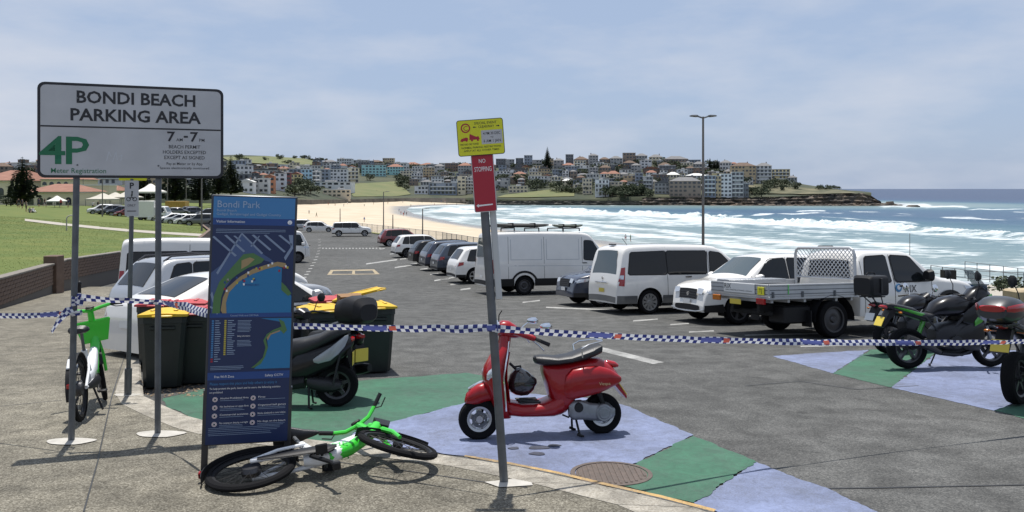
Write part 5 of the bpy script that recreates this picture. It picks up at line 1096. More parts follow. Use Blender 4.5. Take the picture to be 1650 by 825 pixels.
# ---- the flatbed ute
def ute():
    S = dict(W=1.84, sill=.42, belt=1.12, tum=.24, r=.385)
    top = [(-.62, .55), (-.61, 1.10), (-.56, 1.55), (-.45, 1.74), (-.25, 1.80), (.8, 1.80), (1.05, 1.74), (1.70, 1.21), (2.4, 1.14), (2.82, 1.04), (2.97, .80), (3.02, .52)]
    c = road(1341, 544); hd = 68; fwd = Vector((math.sin(R(hd)), math.cos(R(hd)), 0)); loc = c + fwd * 1.32 + Vector((0, 0, .006))   # pixel: foot of the near rear wheel
    side = Vector((fwd.y, -fwd.x, 0)); loc -= side * .80
    loc.z = gz(loc.y)
    o = thing('flatbed_ute', 'white double-cab ute with aluminium drop-side tray and mesh headboard', 'ute', loc, R(90 - hd), tilt=True)
    wh = [(1.98, S['r'])]; sh = Shell(top, S['W'], S['sill'], S['belt'], S['tum'], wh, .47, (.12, .03, .7, .2)); sh.body('cab', M_white, o)
    wheels(o, S['r'], .25, [(1.98, S['r']), (-1.36, S['r'])], S['W'] / 2 - .12, ('steel', 0))
    for lo, hi in (([(-.46, 1.16), (.28, 1.14)], [(-.32, 1.66), (.26, 1.69)]), ([(.42, 1.14), (1.46, 1.15)], [(.40, 1.69), (.95, 1.66)])):
        sh.pane('window_trim', [(lo[0][0] - .03, lo[0][1] - .03), (lo[1][0] + .03, lo[1][1] - .03)], [(hi[0][0] - .03, hi[0][1] + .03), (hi[1][0] + .02, hi[1][1] + .03)], M_plastic, o, .004, nu=16); sh.pane('window', lo, hi, M_glass, o, .008, nu=16)
    sh.end('windscreen', (1.10, 1.70), (1.64, 1.26), -.9, .9, M_glass, o, .008); sh.end('rear_window', (-.602, 1.2), (-.57, 1.58), -.8, .8, M_glass, o, .01)
    sh.side('wheel_flare', [(1.98 + .47 * math.cos(a), .385 + .47 * math.sin(a)) for a in np.linspace(math.pi * .98, .02, 12)], [(1.98 + .55 * math.cos(a), .385 + .55 * math.sin(a)) for a in np.linspace(math.pi * .98, .02, 12)], M_plastic, o, .03, nu=14, nv=1)
    sh.side('headlight', [(2.55, .90), (2.93, .86)], [(2.45, 1.02), (2.86, .98)], M_head, o, .01)
    for sx in (-.50, .36, 1.46): sh.side('door_seam', [(sx, .5), (sx + .012, .5)], [(sx, 1.72 if sx < 1 else 1.3), (sx + .012, 1.72 if sx < 1 else 1.3)], M_under, o, .0035, nu=1, nv=8)
    for sd in (-1, 1):
        for hx in (-.22, .58): m = MB(); m.bbox((hx, sd * (sh.w(hx, 1.04) + .015), 1.04), (.22, .04, .04), .012); m.build('door_handle', M_plastic if hx > 0 else M_white, o)
        m = MB(); yw = sh.w(1.32, 1.2); m.sl([(1.17, 1.18, 1.36, .08, 3, sd * (yw + .15)), (1.27, 1.13, 1.40, .13, 3, sd * (yw + .16)), (1.36, 1.17, 1.34, .08, 3, sd * (yw + .14))], n=10); m.build('door_mirror', M_plastic, o)
        m = MB(); m.tube([(-.5, sd * .93, .40), (1.2, sd * .93, .40)], .035, 6); m.build('side_step', M_plastic, o)
        m = MB(); 
        for a in np.linspace(-.2, math.pi + .2, 12): pass
        n = 12; m.rings([[(-1.36 + .52 * math.cos(a), sd * y, .40 + .50 * math.sin(a)) for a in np.linspace(-.1, math.pi + .1, n)] for y in (.66, .95)] , closed=False, cap0=False, cap1=False); m.build('mudguard', M_plastic, o)
        m = MB(); m.bbox((-1.98, sd * .8, .42), (.02, .28, .34), .006); m.build('mud_flap', M_plastic, o)
    u = MB(); u.bbox((-1.6, .42, .62), (2.6, .09, .16), .01); u.bbox((-1.6, -.42, .62), (2.6, .09, .16), .01); u.bbox((-2.7, 0, .52), (.1, 1.2, .1), .02); u.build('chassis', M_under, o)
    u = MB(); u.bbox((-.9, .7, .52), (.5, .3, .34), .03); u.build('fuel_tank', M_plastic, o); u = MB(); u.bbox((-2.2, -.55, .5), (.7, .5, .36), .03); u.build('tool_box', M_plastic, o)
    M_al = mat('tray_aluminium', (.52, .53, .54), rough=.4, metal=.3, var=.2, scale=3)
    m = MB(); m.bbox((-1.86, 0, .86), (2.36, 1.86, .06), .008)
    for x in np.linspace(-2.9, -.8, 6): m.box((x, 0, .80), (.06, 1.7, .08))
    m.build('tray_floor', M_al, o)
    for sd in (-1, 1):
        e = MB(); e.bbox((-1.86, sd * .92, 1.015), (2.34, .03, .245), .006); e = e.build('side_board', M_al, o)
        for k in range(3): r_ = MB(); r_.bbox((-1.86, sd * .938, .94 + k * .082), (2.33, .012, .012), .003); r_.build('board_rib', M_galv, e)
        for x in (-2.95, -2.2, -1.35, -.78): r_ = MB(); r_.bbox((x, sd * .945, .93), (.05, .03, .12), .006); r_.build('latch', M_galv, e)
        r_ = MB(); r_.bbox((-2.56, sd * .944, 1.03), (.018, .012, .20), .003); r_.build('green_strap', mat('strap_green', (.12, .6, .12), rough=.6), e)
    tb_ = MB(); tb_.bbox((-3.05, 0, 1.015), (.03, 1.86, .245), .006); tb_ = tb_.build('tail_board', M_al, o)
    for k in range(3): r_ = MB(); r_.bbox((-3.068, 0, .94 + k * .082), (.012, 1.85, .012), .003); r_.build('board_rib', M_galv, tb_)
    sp = MB(); sp.bbox((-3.082, -.05, 1.03), (.012, 1.0, .20), .003); sp.build('sign_plate', M_plate, o)
    rotb = (0, 0, -math.pi / 2)
    lettering('RIX', M_textb, o, (-3.091, .43, 1.01), .105, rotb, bold=.0, align='LEFT')
    lettering('RIXCONSTRUCTIONS.COM.AU', M_textb, o, (-3.091, -.05, .965), .028, rotb, width=.85)
    yl = MB(); yl.bbox((-3.085, -.74, 1.0), (.012, .2, .16), .003); yl.build('yellow_plate', mat('plate_bright_yellow', (.75, .7, .03), rough=.5), o); lettering('TJ', M_textb, o, (-3.093, -.74, .97), .08, rotb)
    tl = MB(); tl.bbox((-3.07, -.72, .79), (.05, .26, .12), .01); tl.build('tail_light', M_tail, o); tl = MB(); tl.bbox((-3.07, .72, .79), (.05, .26, .12), .01); tl.build('tail_light', M_amber, o)
    np_ = MB(); np_.bbox((-3.06, .1, .74), (.012, .36, .11), .003); np_.build('number_plate', M_platey, o)
    tb2 = MB(); tb2.bbox((-2.2, .62, 1.13), (1.5, .5, .10), .01); tb2.build('tool_chest', mat('checker_plate', (.42, .43, .44), rough=.35, metal=.8, bump=.6, bscale=60), o)
    # headboard with diamond mesh
    hb = MB(); hb.tube([(-.72, -.88, .86), (-.72, -.88, 1.72), (-.72, -.84, 1.82), (-.72, -.76, 1.86), (-.72, .76, 1.86), (-.72, .84, 1.82), (-.72, .88, 1.72), (-.72, .88, .86)], .032, 8); hb.tube([(-.72, -.86, 1.2), (-.72, .86, 1.2)], .022, 6); hb.build('headboard', M_al, o)
    ms = MB(); step = .11; z0, z1 = 1.22, 1.83
    for k in range(-7, 17):
        for s_ in (-1, 1):
            a = -.85 + k * step; pts = []
            y0_, y1_ = a, a + s_ * (z1 - z0); za, zb_ = z0, z1
            def clip(y): return max(-.85, min(.85, y))
            if s_ > 0:
                if y1_ < -.85 or y0_ > .85: continue
            else:
                if y0_ < -.85 or y1_ > .85: continue
            ya, yb = clip(y0_), clip(y1_); za = z0 + (ya - y0_) * s_; zb_ = z0 + (yb - y0_) * s_
            if zb_ - za > .02: ms.tube([(-.72, ya, za), (-.72, yb, zb_)], .010, 4, cap=False)
    ms.build('headboard_mesh', M_al, o, 0)
    w_ = MB(); w_.bbox((-.66, 0, 1.89), (.1, .4, .05), .015); w_.build('work_light', M_plastic, o)
    rr = (0, 0, 0)
    q = lettering('RIX', M_textb, o, (.80, -(sh.w(.8, .95) + .02), .90), .17, None, align='CENTER'); lettering('CONSTRUCTIONS', M_textb, o, (.80, -(sh.w(.8, .85) + .02), .84), .035, None)
    d = MB(); d.lathe([(.001, -.004), (.09, -.004), (.09, .004), (.001, .004)], (.46, -(sh.w(.46, 1.0) + .012), 1.0), 'y', 18); d.build('emblem', mat('emblem_blue', (.05, .2, .4), rough=.4), o); d = MB(); d.lathe([(.001, -.004), (.05, -.004), (.05, .004), (.001, .004)], (.46, -(sh.w(.46, 1.0) + .018), 1.01), 'y', 14); d.build('emblem', M_textw, o)
    return o
ute()
# cars on the road beyond the lawn
FG = 'cars parked on the road beyond the lawn'
fc = [(228, 344, 'silver', 'hatch', 'small silver hatchback nearest the market tents beyond the lawn'), (196, 348, 'navy', 'suv', 'dark blue car parked beyond the lawn behind the cycle parking post'), (206, 349, 'red', 'hatch', 'dark red hatchback beyond the lawn behind the cycle parking post'), (262, 356, 'white', 'sedan', 'white sedan pulled up in front of the white box truck'), (300, 346, 'black', 'suv', 'black SUV in the back row beyond the lawn'), (316, 347, 'navy', 'suv', 'navy SUV in the back row beyond the lawn'), (288, 346, 'grey', 'hatch', 'grey hatchback in the back row beyond the lawn'), (278, 360, 'white', 'sedan', 'white car in the front row beyond the lawn beside the sign post'), (292, 361, 'silver', 'sedan', 'silver car in the front row beyond the lawn'), (306, 362, 'white', 'hatch', 'white hatchback in the front row beyond the lawn'), (324, 364, 'grey', 'suv', 'grey SUV in the front row beyond the lawn'), (335, 350, 'black', 'suv', 'black car at the end of the back row beside the information board'), (164, 345, 'white', 'suv', 'white van-like car before the low cream wall'), (178, 346, 'grey', 'suv', 'grey car beside the white one before the low cream wall')]
PM = dict(silver=M_silver, navy=M_navy, red=M_red, white=M_white, black=M_black, grey=M_grey)
for px, py, cl_, kd, lab in fc:
    p = lawnpt(px, py, .02); car('parked_car', lab, 'car', kd, PM[cl_], p.x, p.y, random.uniform(50, 75) + 180 * random.choice((0, 1)), FG, detail=0, z=p.z)
p = lawnpt(240, 355, .02); bt, _ = car('box_truck', 'white box truck parked on the road beyond the lawn', 'truck', 'cab_truck', M_white, p.x + 2.2, p.y, 88, FG, z=p.z); m = MB(); m.bbox((-3.0, 0, 1.7), (4.0, 2.1, 2.5), .04); m.build('cargo_box', M_white, bt)
# ------------------------------------------------------------------ two-wheelers
def bike_wheel(parent, c, r, w, rr=.72, spokes=5, rimm=M_darkalloy, wire=False, X=None, disc=True, sw=.018):
    e = bpy.data.objects.new('wheel', None); col.objects.link(e); e.parent = parent; e.empty_display_size = .05
    M = Matrix.Translation(c); e.matrix_local = (X @ M) if X is not None else M
    t = MB(); t.lathe([(r * rr, -w * .35), (r * .86, -w / 2), (r * .96, -w * .42), (r, -w * .12), (r, w * .12), (r * .96, w * .42), (r * .86, w / 2), (r * rr, w * .35)], axis='y', n=36, cap=False); t.build('tyre', M_tyre, e)
    q = MB(); q.lathe([(r * rr + .004, -w * .36), (r * rr - .022, -w * .30), (r * rr - .03, 0), (r * rr - .022, w * .30), (r * rr + .004, w * .36)], axis='y', n=36, cap=False)
    q.lathe([(.001, -w * .42), (.035, -w * .42), (.045, 0), (.035, w * .42), (.001, w * .42)], axis='y', n=14)
    if wire:
        for k in range(28):
            a = 2 * math.pi * k / 28; a2 = a + (.55 if k % 2 else -.55); sd = 1 if k % 4 < 2 else -1
            q.tube([(.04 * math.cos(a), sd * w * .4, .04 * math.sin(a)), ((r * rr - .02) * math.cos(a2), 0, (r * rr - .02) * math.sin(a2))], .0022, 4, cap=False)
    else:
        for k in range(spokes):
            a = 2 * math.pi * k / spokes + .3; q.rings([[(math.cos(a) * d - s1 * math.sin(a) * ww, s2 * w * .22, math.sin(a) * d + s1 * math.cos(a) * ww) for s1, s2 in ((1, 1), (-1, 1), (-1, -1), (1, -1))] for d, ww in ((.03, sw * 1.3), (r * rr - .02, sw))])
    q.build('rim', rimm, e)
    if disc:
        d = MB(); d.lathe([(.05, -.003), (r * .38, -.003), (r * .38, .003), (.05, .003)], (0, w * .55, 0), 'y', 24, cap=False); d.build('brake_disc', M_galv, e)
    return e
def P2(tab, fn): return [fn(*q) for q in tab]
def settle(o, up=0.0, skip=()):
    lo = 1e9
    for ch in o.children_recursive:
        if ch.type != 'MESH' or ch.name.split('.')[0] in skip: continue
        n = len(ch.data.vertices); a = np.empty(n * 3); ch.data.vertices.foreach_get('co', a); a = a.reshape(-1, 3); mw = ch.matrix_basis; q = ch.parent
        while q is not None: mw = q.matrix_basis @ mw; q = q.parent
        m = np.array(mw); w = a @ m[:3, :3].T + m[:3, 3]
        lo = min(lo, (w[:, 2] - np.array([gz(y) for y in w[:, 1]]) - up).min())
    o.location.z -= lo - .003
M_seat = mat('seat_vinyl', (.016, .017, .02), rough=.45, bump=.12, bscale=150); M_eng = mat('engine_cast_grey', (.26, .27, .28), rough=.42, metal=.5, var=.3, scale=12); M_engd = mat('engine_dark', (.03, .03, .033), rough=.5, metal=.4)
M_cream = mat('script_gold', (.6, .45, .25), rough=.35, metal=.4)
# ---- the red scooter
def red_scooter():
    a, b = road(770, 708), road(971, 698); mid = (a + b) / 2; d = (a - b); o = thing('scooter', 'glossy red classic motor scooter standing on the blue painted bay', 'scooter', mid, math.atan2(d.y, d.x), tilt=True)
    fx = lambda X: (495 - X) / 2.75 / 156; fz = lambda Y: (562 - Y) / 2.75 / 158
    def SX(st): return [(fx(q[0]), fz(q[2]), fz(q[1]), q[3]) + tuple(q[4:]) for q in st]           # X, Ytop, Ybottom, halfwidth
    def SZ(st): return [(fz(q[0]), fx(q[2]), fx(q[1]), q[3]) + tuple(q[4:]) for q in st]           # Y, Xfront, Xrear, halfwidth
    bike_wheel(o, (fx(220), 0, .205), .205, .11, .60, 5, M_alloy, sw=.022); bike_wheel(o, (fx(770), 0, .205), .205, .12, .60, 5, M_alloy, sw=.03, disc=False)
    m = MB(); m.sl(SX([(158, 392, 402, .02), (166, 365, 410, .055), (185, 343, 414, .075), (215, 322, 412, .085), (245, 318, 402, .09), (270, 335, 398, .085), (292, 352, 400, .07), (300, 370, 392, .03)]), n=20); m.build('front_mudguard', M_vespa, o)
    m = MB(); m.sl(SX([(172, 340, 352, .012), (195, 326, 342, .016), (225, 312, 332, .016), (240, 310, 324, .01)]), n=10); m.build('mudguard_crest', M_chrome, o)
    m = MB(); m.sl(SZ([(470, 300, 360, .10), (430, 285, 352, .16), (395, 268, 345, .185), (345, 248, 338, .195), (300, 236, 330, .20), (255, 243, 330, .195), (210, 268, 338, .17), (170, 297, 350, .13), (140, 306, 358, .085), (110, 308, 362, .06), (95, 312, 360, .05)]), 'z', 24); m.build('leg_shield', M_vespa, o)
    m = MB(); m.sl(SZ([(395, 338, 350, .15), (345, 331, 343, .165), (300, 324, 335, .17), (255, 324, 336, .165), (215, 332, 344, .14), (185, 340, 352, .11)]), 'z', 16); m.build('glove_box', M_vespa, o)
    for sd in (-1, 1):
        m = MB(); pts = [(fx(325), sd * .186, fz(430)), (fx(318), sd * .205, fz(350)), (fx(312), sd * .207, fz(290)), (fx(322), sd * .195, fz(230)), (fx(338), sd * .14, fz(170)), (fx(345), sd * .08, fz(140))]; m.tube(pts, .008, 6); m.build('shield_edge_trim', M_chrome, o)
        m = MB(); m.sl([(fx(280), fz(280), fz(250), .006, 2, sd * .165), (fx(265), fz(295), fz(245), .03, 2, sd * .165), (fx(250), fz(300), fz(262), .02, 2, sd * .155), (fx(243), fz(296), fz(275), .005, 2, sd * .15)], n=10); m.build('indicator', M_head, o)
    m = MB(); m.sl(SX([(320, 385, 440, .10), (350, 398, 462, .17), (400, 408, 468, .185), (450, 408, 470, .185), (500, 402, 472, .18), (540, 388, 474, .17), (575, 360, 468, .16), (600, 340, 460, .12)]), n=20); m.build('floorboard', M_vespa, o)
    for y in (-.11, -.04, .04, .11): m = MB(); m.bbox((fx(435), y, fz(404)), (.22, .022, .016), .005); m.build('floor_strip', M_plastic, o)
    m = MB(); m.sl(SX([(498, 247, 290, .075), (515, 246, 345, .12), (532, 246, 405, .14), (560, 244, 462, .155), (600, 240, 458, .17), (640, 234, 405, .175), (700, 226, 380, .175), (755, 224, 362, .16), (800, 250, 348, .12), (832, 282, 336, .075), (850, 308, 326, .02)]), n=24); m.build('rear_body', M_vespa, o)
    for sd in (-1, 1):
        m = MB(); m.sl([(fx(q[0]), fz(q[2]), fz(q[1]), q[3], 2.6, sd * .135) for q in ((575, 330, 372, .012), (590, 288, 392, .05), (620, 262, 396, .078), (680, 252, 386, .086), (740, 252, 372, .082), (790, 268, 352, .066), (825, 292, 336, .04), (842, 306, 324, .01))], n=20); m.build('side_cowl', M_vespa, o)
    m = MB(); m.sl(SX([(460, 216, 232, .02), (468, 210, 244, .075), (500, 207, 253, .125), (560, 213, 250, .145), (620, 206, 244, .155), (680, 185, 234, .155), (730, 170, 218, .145), (760, 164, 206, .12), (772, 172, 194, .04)]), n=20); m.build('seat', M_seat, o)
    m = MB(); m.tube([(fx(665), .15, fz(215)), (fx(660), .165, fz(175)), (fx(690), .165, fz(160)), (fx(760), .1, fz(150)), (fx(775), 0, fz(150)), (fx(760), -.1, fz(150)), (fx(690), -.165, fz(160)), (fx(660), -.165, fz(175)), (fx(665), -.15, fz(215))], .008, 6); m.build('grab_rail', M_chrome, o)
    m = MB(); m.sl(SX([(296, 78, 100, .03), (303, 62, 112, .075), (322, 52, 124, .095), (350, 54, 130, .09), (378, 72, 132, .07), (398, 92, 128, .04)]), n=18); m.build('headset', M_vespa, o)
    m = MB(); m.lathe([(.001, .022), (.05, .018), (.068, .004), (.072, -.012)], (fx(299), 0, fz(86)), 'x', 20); m.build('headlight', M_head, o); m = MB(); m.lathe([(.07, .012), (.08, .004), (.08, -.012), (.07, -.012)], (fx(300), 0, fz(86)), 'x', 20, cap=False); m.build('headlight_ring', M_chrome, o)
    for sd in (-1, 1):
        m = MB(); m.tube([(fx(345), sd * .04, fz(92)), (fx(390), sd * .14, fz(104)), (fx(432), sd * .235, fz(118)), (fx(446), sd * .255, fz(124))], [.042, .036, .032, .022], 10); m.build('handlebar', M_vespa, o)
        m = MB(); m.tube([(fx(446), sd * .255, fz(124)), (fx(470), sd * .30, fz(134)), (fx(496), sd * .345, fz(145))], [.016, .019, .020], 8); m.build('grip', M_plastic, o)
        m = MB(); m.tube([(fx(430), sd * .235, fz(128)), (fx(455), sd * .27, fz(148)), (fx(474), sd * .33, fz(170))], .007, 6); m.build('brake_lever', M_alloy, o)
        m = MB(); m.tube([(fx(415), sd * .19, fz(108)), (fx(440), sd * .24, fz(88)), (fx(470), sd * .29, fz(72))], .006, 6); m.build('mirror_stem', M_chrome, o)
        m = MB(); m.sl([(fx(512), fz(80), fz(64), .012, 2, sd * .30), (fx(500), fz(84), fz(54), .055, 2.3, sd * .30), (fx(485), fz(84), fz(54), .07, 2.3, sd * .30), (fx(468), fz(80), fz(58), .05, 2.3, sd * .30), (fx(460), fz(74), fz(64), .01, 2, sd * .30)], n=12); m.build('mirror', M_chrome, o)
        m = MB(); m.sl([(fx(800), fz(322), fz(300), .012, 2, sd * .10), (fx(815), fz(324), fz(296), .035, 2, sd * .105), (fx(840), fz(322), fz(306), .02, 2, sd * .09)], n=10); m.build('rear_indicator', M_head, o)
    m = MB(); m.tube([(fx(303), .03, fz(60)), (fx(305), .03, fz(28)), (fx(318), .03, fz(8))], .006, 5); m.build('brake_cable', M_plastic, o)
    m = MB(); m.sl(SX([(782, 242, 262, .03), (800, 238, 268, .055), (830, 244, 274, .055), (846, 256, 272, .03)]), n=14); m.build('tail_light', M_tail, o)
    m = MB(); m.prism([(fx(815), fz(338)), (fx(828), fz(330)), (fx(876), fz(396)), (fx(872), fz(406))], -.09, .09); m.build('plate_holder', M_vespa, o); m = MB(); m.prism([(fx(838), fz(335)), (fx(841), fz(333)), (fx(880), fz(390)), (fx(877), fz(392))], -.07, .07); m.build('number_plate', M_platey, o)
    m = MB(); m.sl([(fx(q[0]), fz(q[2]), fz(q[1]), q[3], 3, .115) for q in ((605, 420, 470, .03), (625, 402, 486, .055), (660, 400, 486, .06), (700, 415, 490, .06), (745, 420, 495, .06), (790, 430, 490, .055), (812, 440, 475, .03))], n=16); m.build('engine_case', M_eng, o)
    m = MB(); m.lathe([(.001, .03), (.05, .03), (.06, .022), (.075, .024), (.088, .01), (.09, -.03)], (fx(757), .165, fz(457)), 'y', 22); m.build('fan_cover', M_eng, o)
    m = MB(); m.lathe([(.001, .012), (.045, .012), (.055, -.02)], (fx(645), .165, fz(430)), 'y', 16); m.build('air_intake', M_plastic, o)
    m = MB(); m.sl([(fx(820), fz(478), fz(430), .03, 2.5, -.13), (fx(780), fz(488), fz(420), .05, 2.5, -.135), (fx(700), fz(490), fz(425), .045, 2.5, -.13), (fx(660), fz(480), fz(440), .02, 2.5, -.12)], n=12); m.build('exhaust', M_engd, o)
    m = MB(); m.tube([(fx(770), .09, fz(450)), (fx(735), .08, fz(330))], .026, 8); m.build('shock_absorber', M_plastic, o)
    m = MB(); m.tube([(fx(220), -.07, fz(485)), (fx(262), -.075, fz(395))], .02, 8); m.tube([(fx(220), -.07, fz(485)), (fx(220), 0, fz(485))], .02, 8); m.build('front_fork', M_engd, o)
    for sd in (-1, 1): m = MB(); m.tube([(fx(640), sd * .06, fz(470)), (fx(646), sd * .11, fz(515)), (fx(652), sd * .15, fz(555))], .012, 7); m.tube([(fx(640), sd * .15, fz(545)), (fx(668), sd * .15, fz(557))], .014, 7); m.build('stand_leg', M_plastic, o)
    m = MB(); m.tube([(fx(615), .1, fz(460)), (fx(600), .16, fz(470)), (fx(570), .19, fz(455))], .009, 6); m.build('kick_lever', M_plastic, o)
    # lettering on the cowl facing the footpath
    lettering('Vespa', M_cream, o, (fx(755), .224, fz(332)), .032, (0, 0, math.pi), bold=.0, width=.12)
    # helmet hanging from the bag hook
    h = thing('helmet', 'black open-face helmet hanging from the red scooter under its handlebar', 'helmet', o.location); h.rotation_euler = o.rotation_euler
    m = MB(); c = Vector((fx(405), .03, fz(318)))
    m.sl([(fx(q[0]), fz(q[2]), fz(q[1]), q[3], 2.1, .03) for q in ((346, 318, 345, .04), (356, 285, 362, .09), (375, 262, 374, .118), (400, 256, 380, .125), (430, 272, 378, .118), (452, 292, 362, .09), (464, 308, 340, .05))], n=18); m.build('shell', mat('helmet_black', (.012, .012, .014), rough=.18, coat=.8), h)
    m = MB(); m.sl([(fx(q[0]), fz(q[2]), fz(q[1]), q[3], 2.1, .03) for q in ((412, 292, 340, .122), (440, 284, 345, .118), (458, 296, 342, .095), (468, 306, 335, .055))], n=16); m.build('visor', M_glass, h)
    m = MB(); m.tube([(fx(352), .03, fz(238)), (fx(365), .03, fz(250)), (fx(385), .03, fz(270))], .014, 7); m.tube([(fx(372), .03, fz(255)), (fx(400), .02, fz(252)), (fx(408), .03, fz(285))], .012, 6); m.build('chin_strap', M_plastic, h)
    return o
red_scooter()
# ---- modern black scooters
def black_scooter(loc, rz, label, panel, case=False, front=None):
    o = thing('scooter', label, 'scooter', loc, rz, tilt=True); front = front or M_black
    bike_wheel(o, (-.62, 0, .255), .255, .13, .64, 5, M_darkalloy, disc=False); bike_wheel(o, (.66, 0, .255), .255, .11, .64, 5, M_darkalloy)
    m = MB(); m.sl([(.42, .40, .50, .05), (.55, .42, .545, .075), (.70, .40, .55, .075), (.84, .34, .46, .06), (.90, .30, .36, .03)], n=14); m.build('front_mudguard', front, o)
    m = MB(); m.sl([(.28, .22, .55, .16), (.45, .24, .60, .20), (.62, .22, .58, .21), (.80, .20, .50, .17), (.95, .20, .44, .11), (1.0, .22, .38, .06)], 'z', 18); m.build('leg_shield', front, o)
    m = MB(); m.sl([(-.25, .22, .40, .15), (0, .20, .34, .18), (.25, .22, .36, .17), (.38, .26, .50, .14)], n=14); m.build('floorboard', M_plastic, o)
    m = MB(); m.sl([(-.05, .30, .55, .08), (-.16, .28, .70, .13), (-.35, .36, .74, .16), (-.60, .46, .80, .16), (-.82, .58, .86, .13), (-.98, .68, .84, .07), (-1.03, .74, .80, .02)], n=18); m.build('rear_body', M_black, o)
    m = MB(); m.sl([(.02, .60, .68, .06), (-.06, .56, .80, .12), (-.25, .62, .83, .155), (-.42, .70, .87, .165), (-.55, .76, .95, .165), (-.75, .82, .985, .15), (-.9, .86, .96, .10), (-.95, .88, .92, .03)], n=18); m.build('seat', M_seat, o)
    for sd in (-1, 1):
        m = MB(); P = [(-.22, .50), (-.36, .62), (-.66, .74), (-.93, .84), (-.97, .80), (-.82, .62), (-.62, .52), (-.40, .47)]
        m.sl([(-.34, .55, .57, .004, 4, sd * .15), (-.42, .53, .63, .020, 4, sd * .155), (-.56, .56, .72, .022, 4, sd * .158), (-.72, .63, .79, .022, 4, sd * .146), (-.86, .72, .85, .018, 4, sd * .118), (-.93, .82, .86, .004, 4, sd * .10)], n=12); m.build('side_panel', panel, o)
        m = MB(); m.tube([(.26, 0, 1.0), (.22, sd * .16, 1.03), (.16, sd * .24, 1.02)], .016, 7); m.build('handlebar', M_plastic, o); m = MB(); m.tube([(.17, sd * .23, 1.02), (.10, sd * .35, 1.0)], .019, 7); m.build('grip', M_plastic, o)
        m = MB(); m.tube([(.22, sd * .18, 1.03), (.24, sd * .24, 1.15), (.22, sd * .27, 1.2)], .007, 5); m.sl([(.19, 1.17, 1.24, .03, 2.3, sd * .29), (.21, 1.15, 1.27, .065, 2.3, sd * .29), (.24, 1.17, 1.25, .05, 2.3, sd * .29)], n=10); m.build('mirror', M_plastic, o)
        m = MB(); m.tube([(-.30, sd * .08, .26), (-.32, sd * .16, .02), (-.36, sd * .17, .01)], .013, 6); m.build('stand_leg', M_plastic, o)
    m = MB(); m.sl([(.12, .94, 1.04, .07), (.22, .92, 1.09, .11), (.34, .90, 1.06, .11), (.44, .88, .98, .06)], n=14); m.build('headset', front, o)
    m = MB(); m.sl([(-.28, .22, .38, .10, 2.5), (-.45, .17, .36, .13, 2.5), (-.62, .17, .34, .14, 2.5), (-.78, .20, .31, .10, 2.5)], n=14); m.build('engine_case', M_engd, o)
    m = MB(); m.sl([(-.40, .24, .30, .03, 2.3, -.16), (-.55, .24, .38, .055, 2.3, -.17), (-.85, .30, .44, .055, 2.3, -.17), (-.98, .34, .44, .04, 2.3, -.17)], n=12); m.build('exhaust', M_plastic, o)
    m = MB(); m.prism([(-.88, .66), (-.98, .70), (-1.02, .48), (-.98, .46)], -.07, .07); m.build('rear_mudguard', M_plastic, o); m = MB(); m.bbox((-1.025, 0, .57), (.012, .2, .16), .004); m.build('number_plate', M_platey, o); m = MB(); m.sl([(-.95, .76, .84, .06), (-1.0, .76, .83, .07), (-1.05, .78, .82, .03)], n=10); m.build('tail_light', M_tail, o)
    m = MB(); m.tube([(-.62, .12, .27), (-.75, .11, .62)], .025, 7); m.build('shock_absorber', M_engd, o)
    if case:
        m = MB(); m.sl([(-.66, .98, 1.18, .15, 3), (-.72, .95, 1.25, .2, 3), (-.9, .95, 1.30, .22, 3), (-1.08, .96, 1.28, .2, 3), (-1.15, 1.0, 1.2, .13, 3)], n=18); c = m.build('top_case', M_plastic, o); m = MB(); m.bbox((-.85, 0, .955), (.35, .22, .03), .008); m.build('carrier', M_engd, o); pass
    else:                                                        # short tail: ends just behind the rear axle
        for ch in o.children:
            if ch.type != 'MESH': continue
            for v in ch.data.vertices:
                if v.co.x < -.55: v.co.x = -.55 + (v.co.x + .55) * .55
    return o
p = road(540, 655); black_scooter((p.x - .60, p.y - .06, gz(p.y - .06) + .004), math.pi + .10, 'black motor scooter with silver tail panel parked behind the information board', mat('silver_panel', (.34, .36, .38), rough=.3, metal=.3))
p = road(528, 640); black_scooter((p.x - .30, p.y + .35, gz(p.y + .35) + .004), R(140), 'black scooter with rounded top case beside the yellow-lid bins', M_black, True)
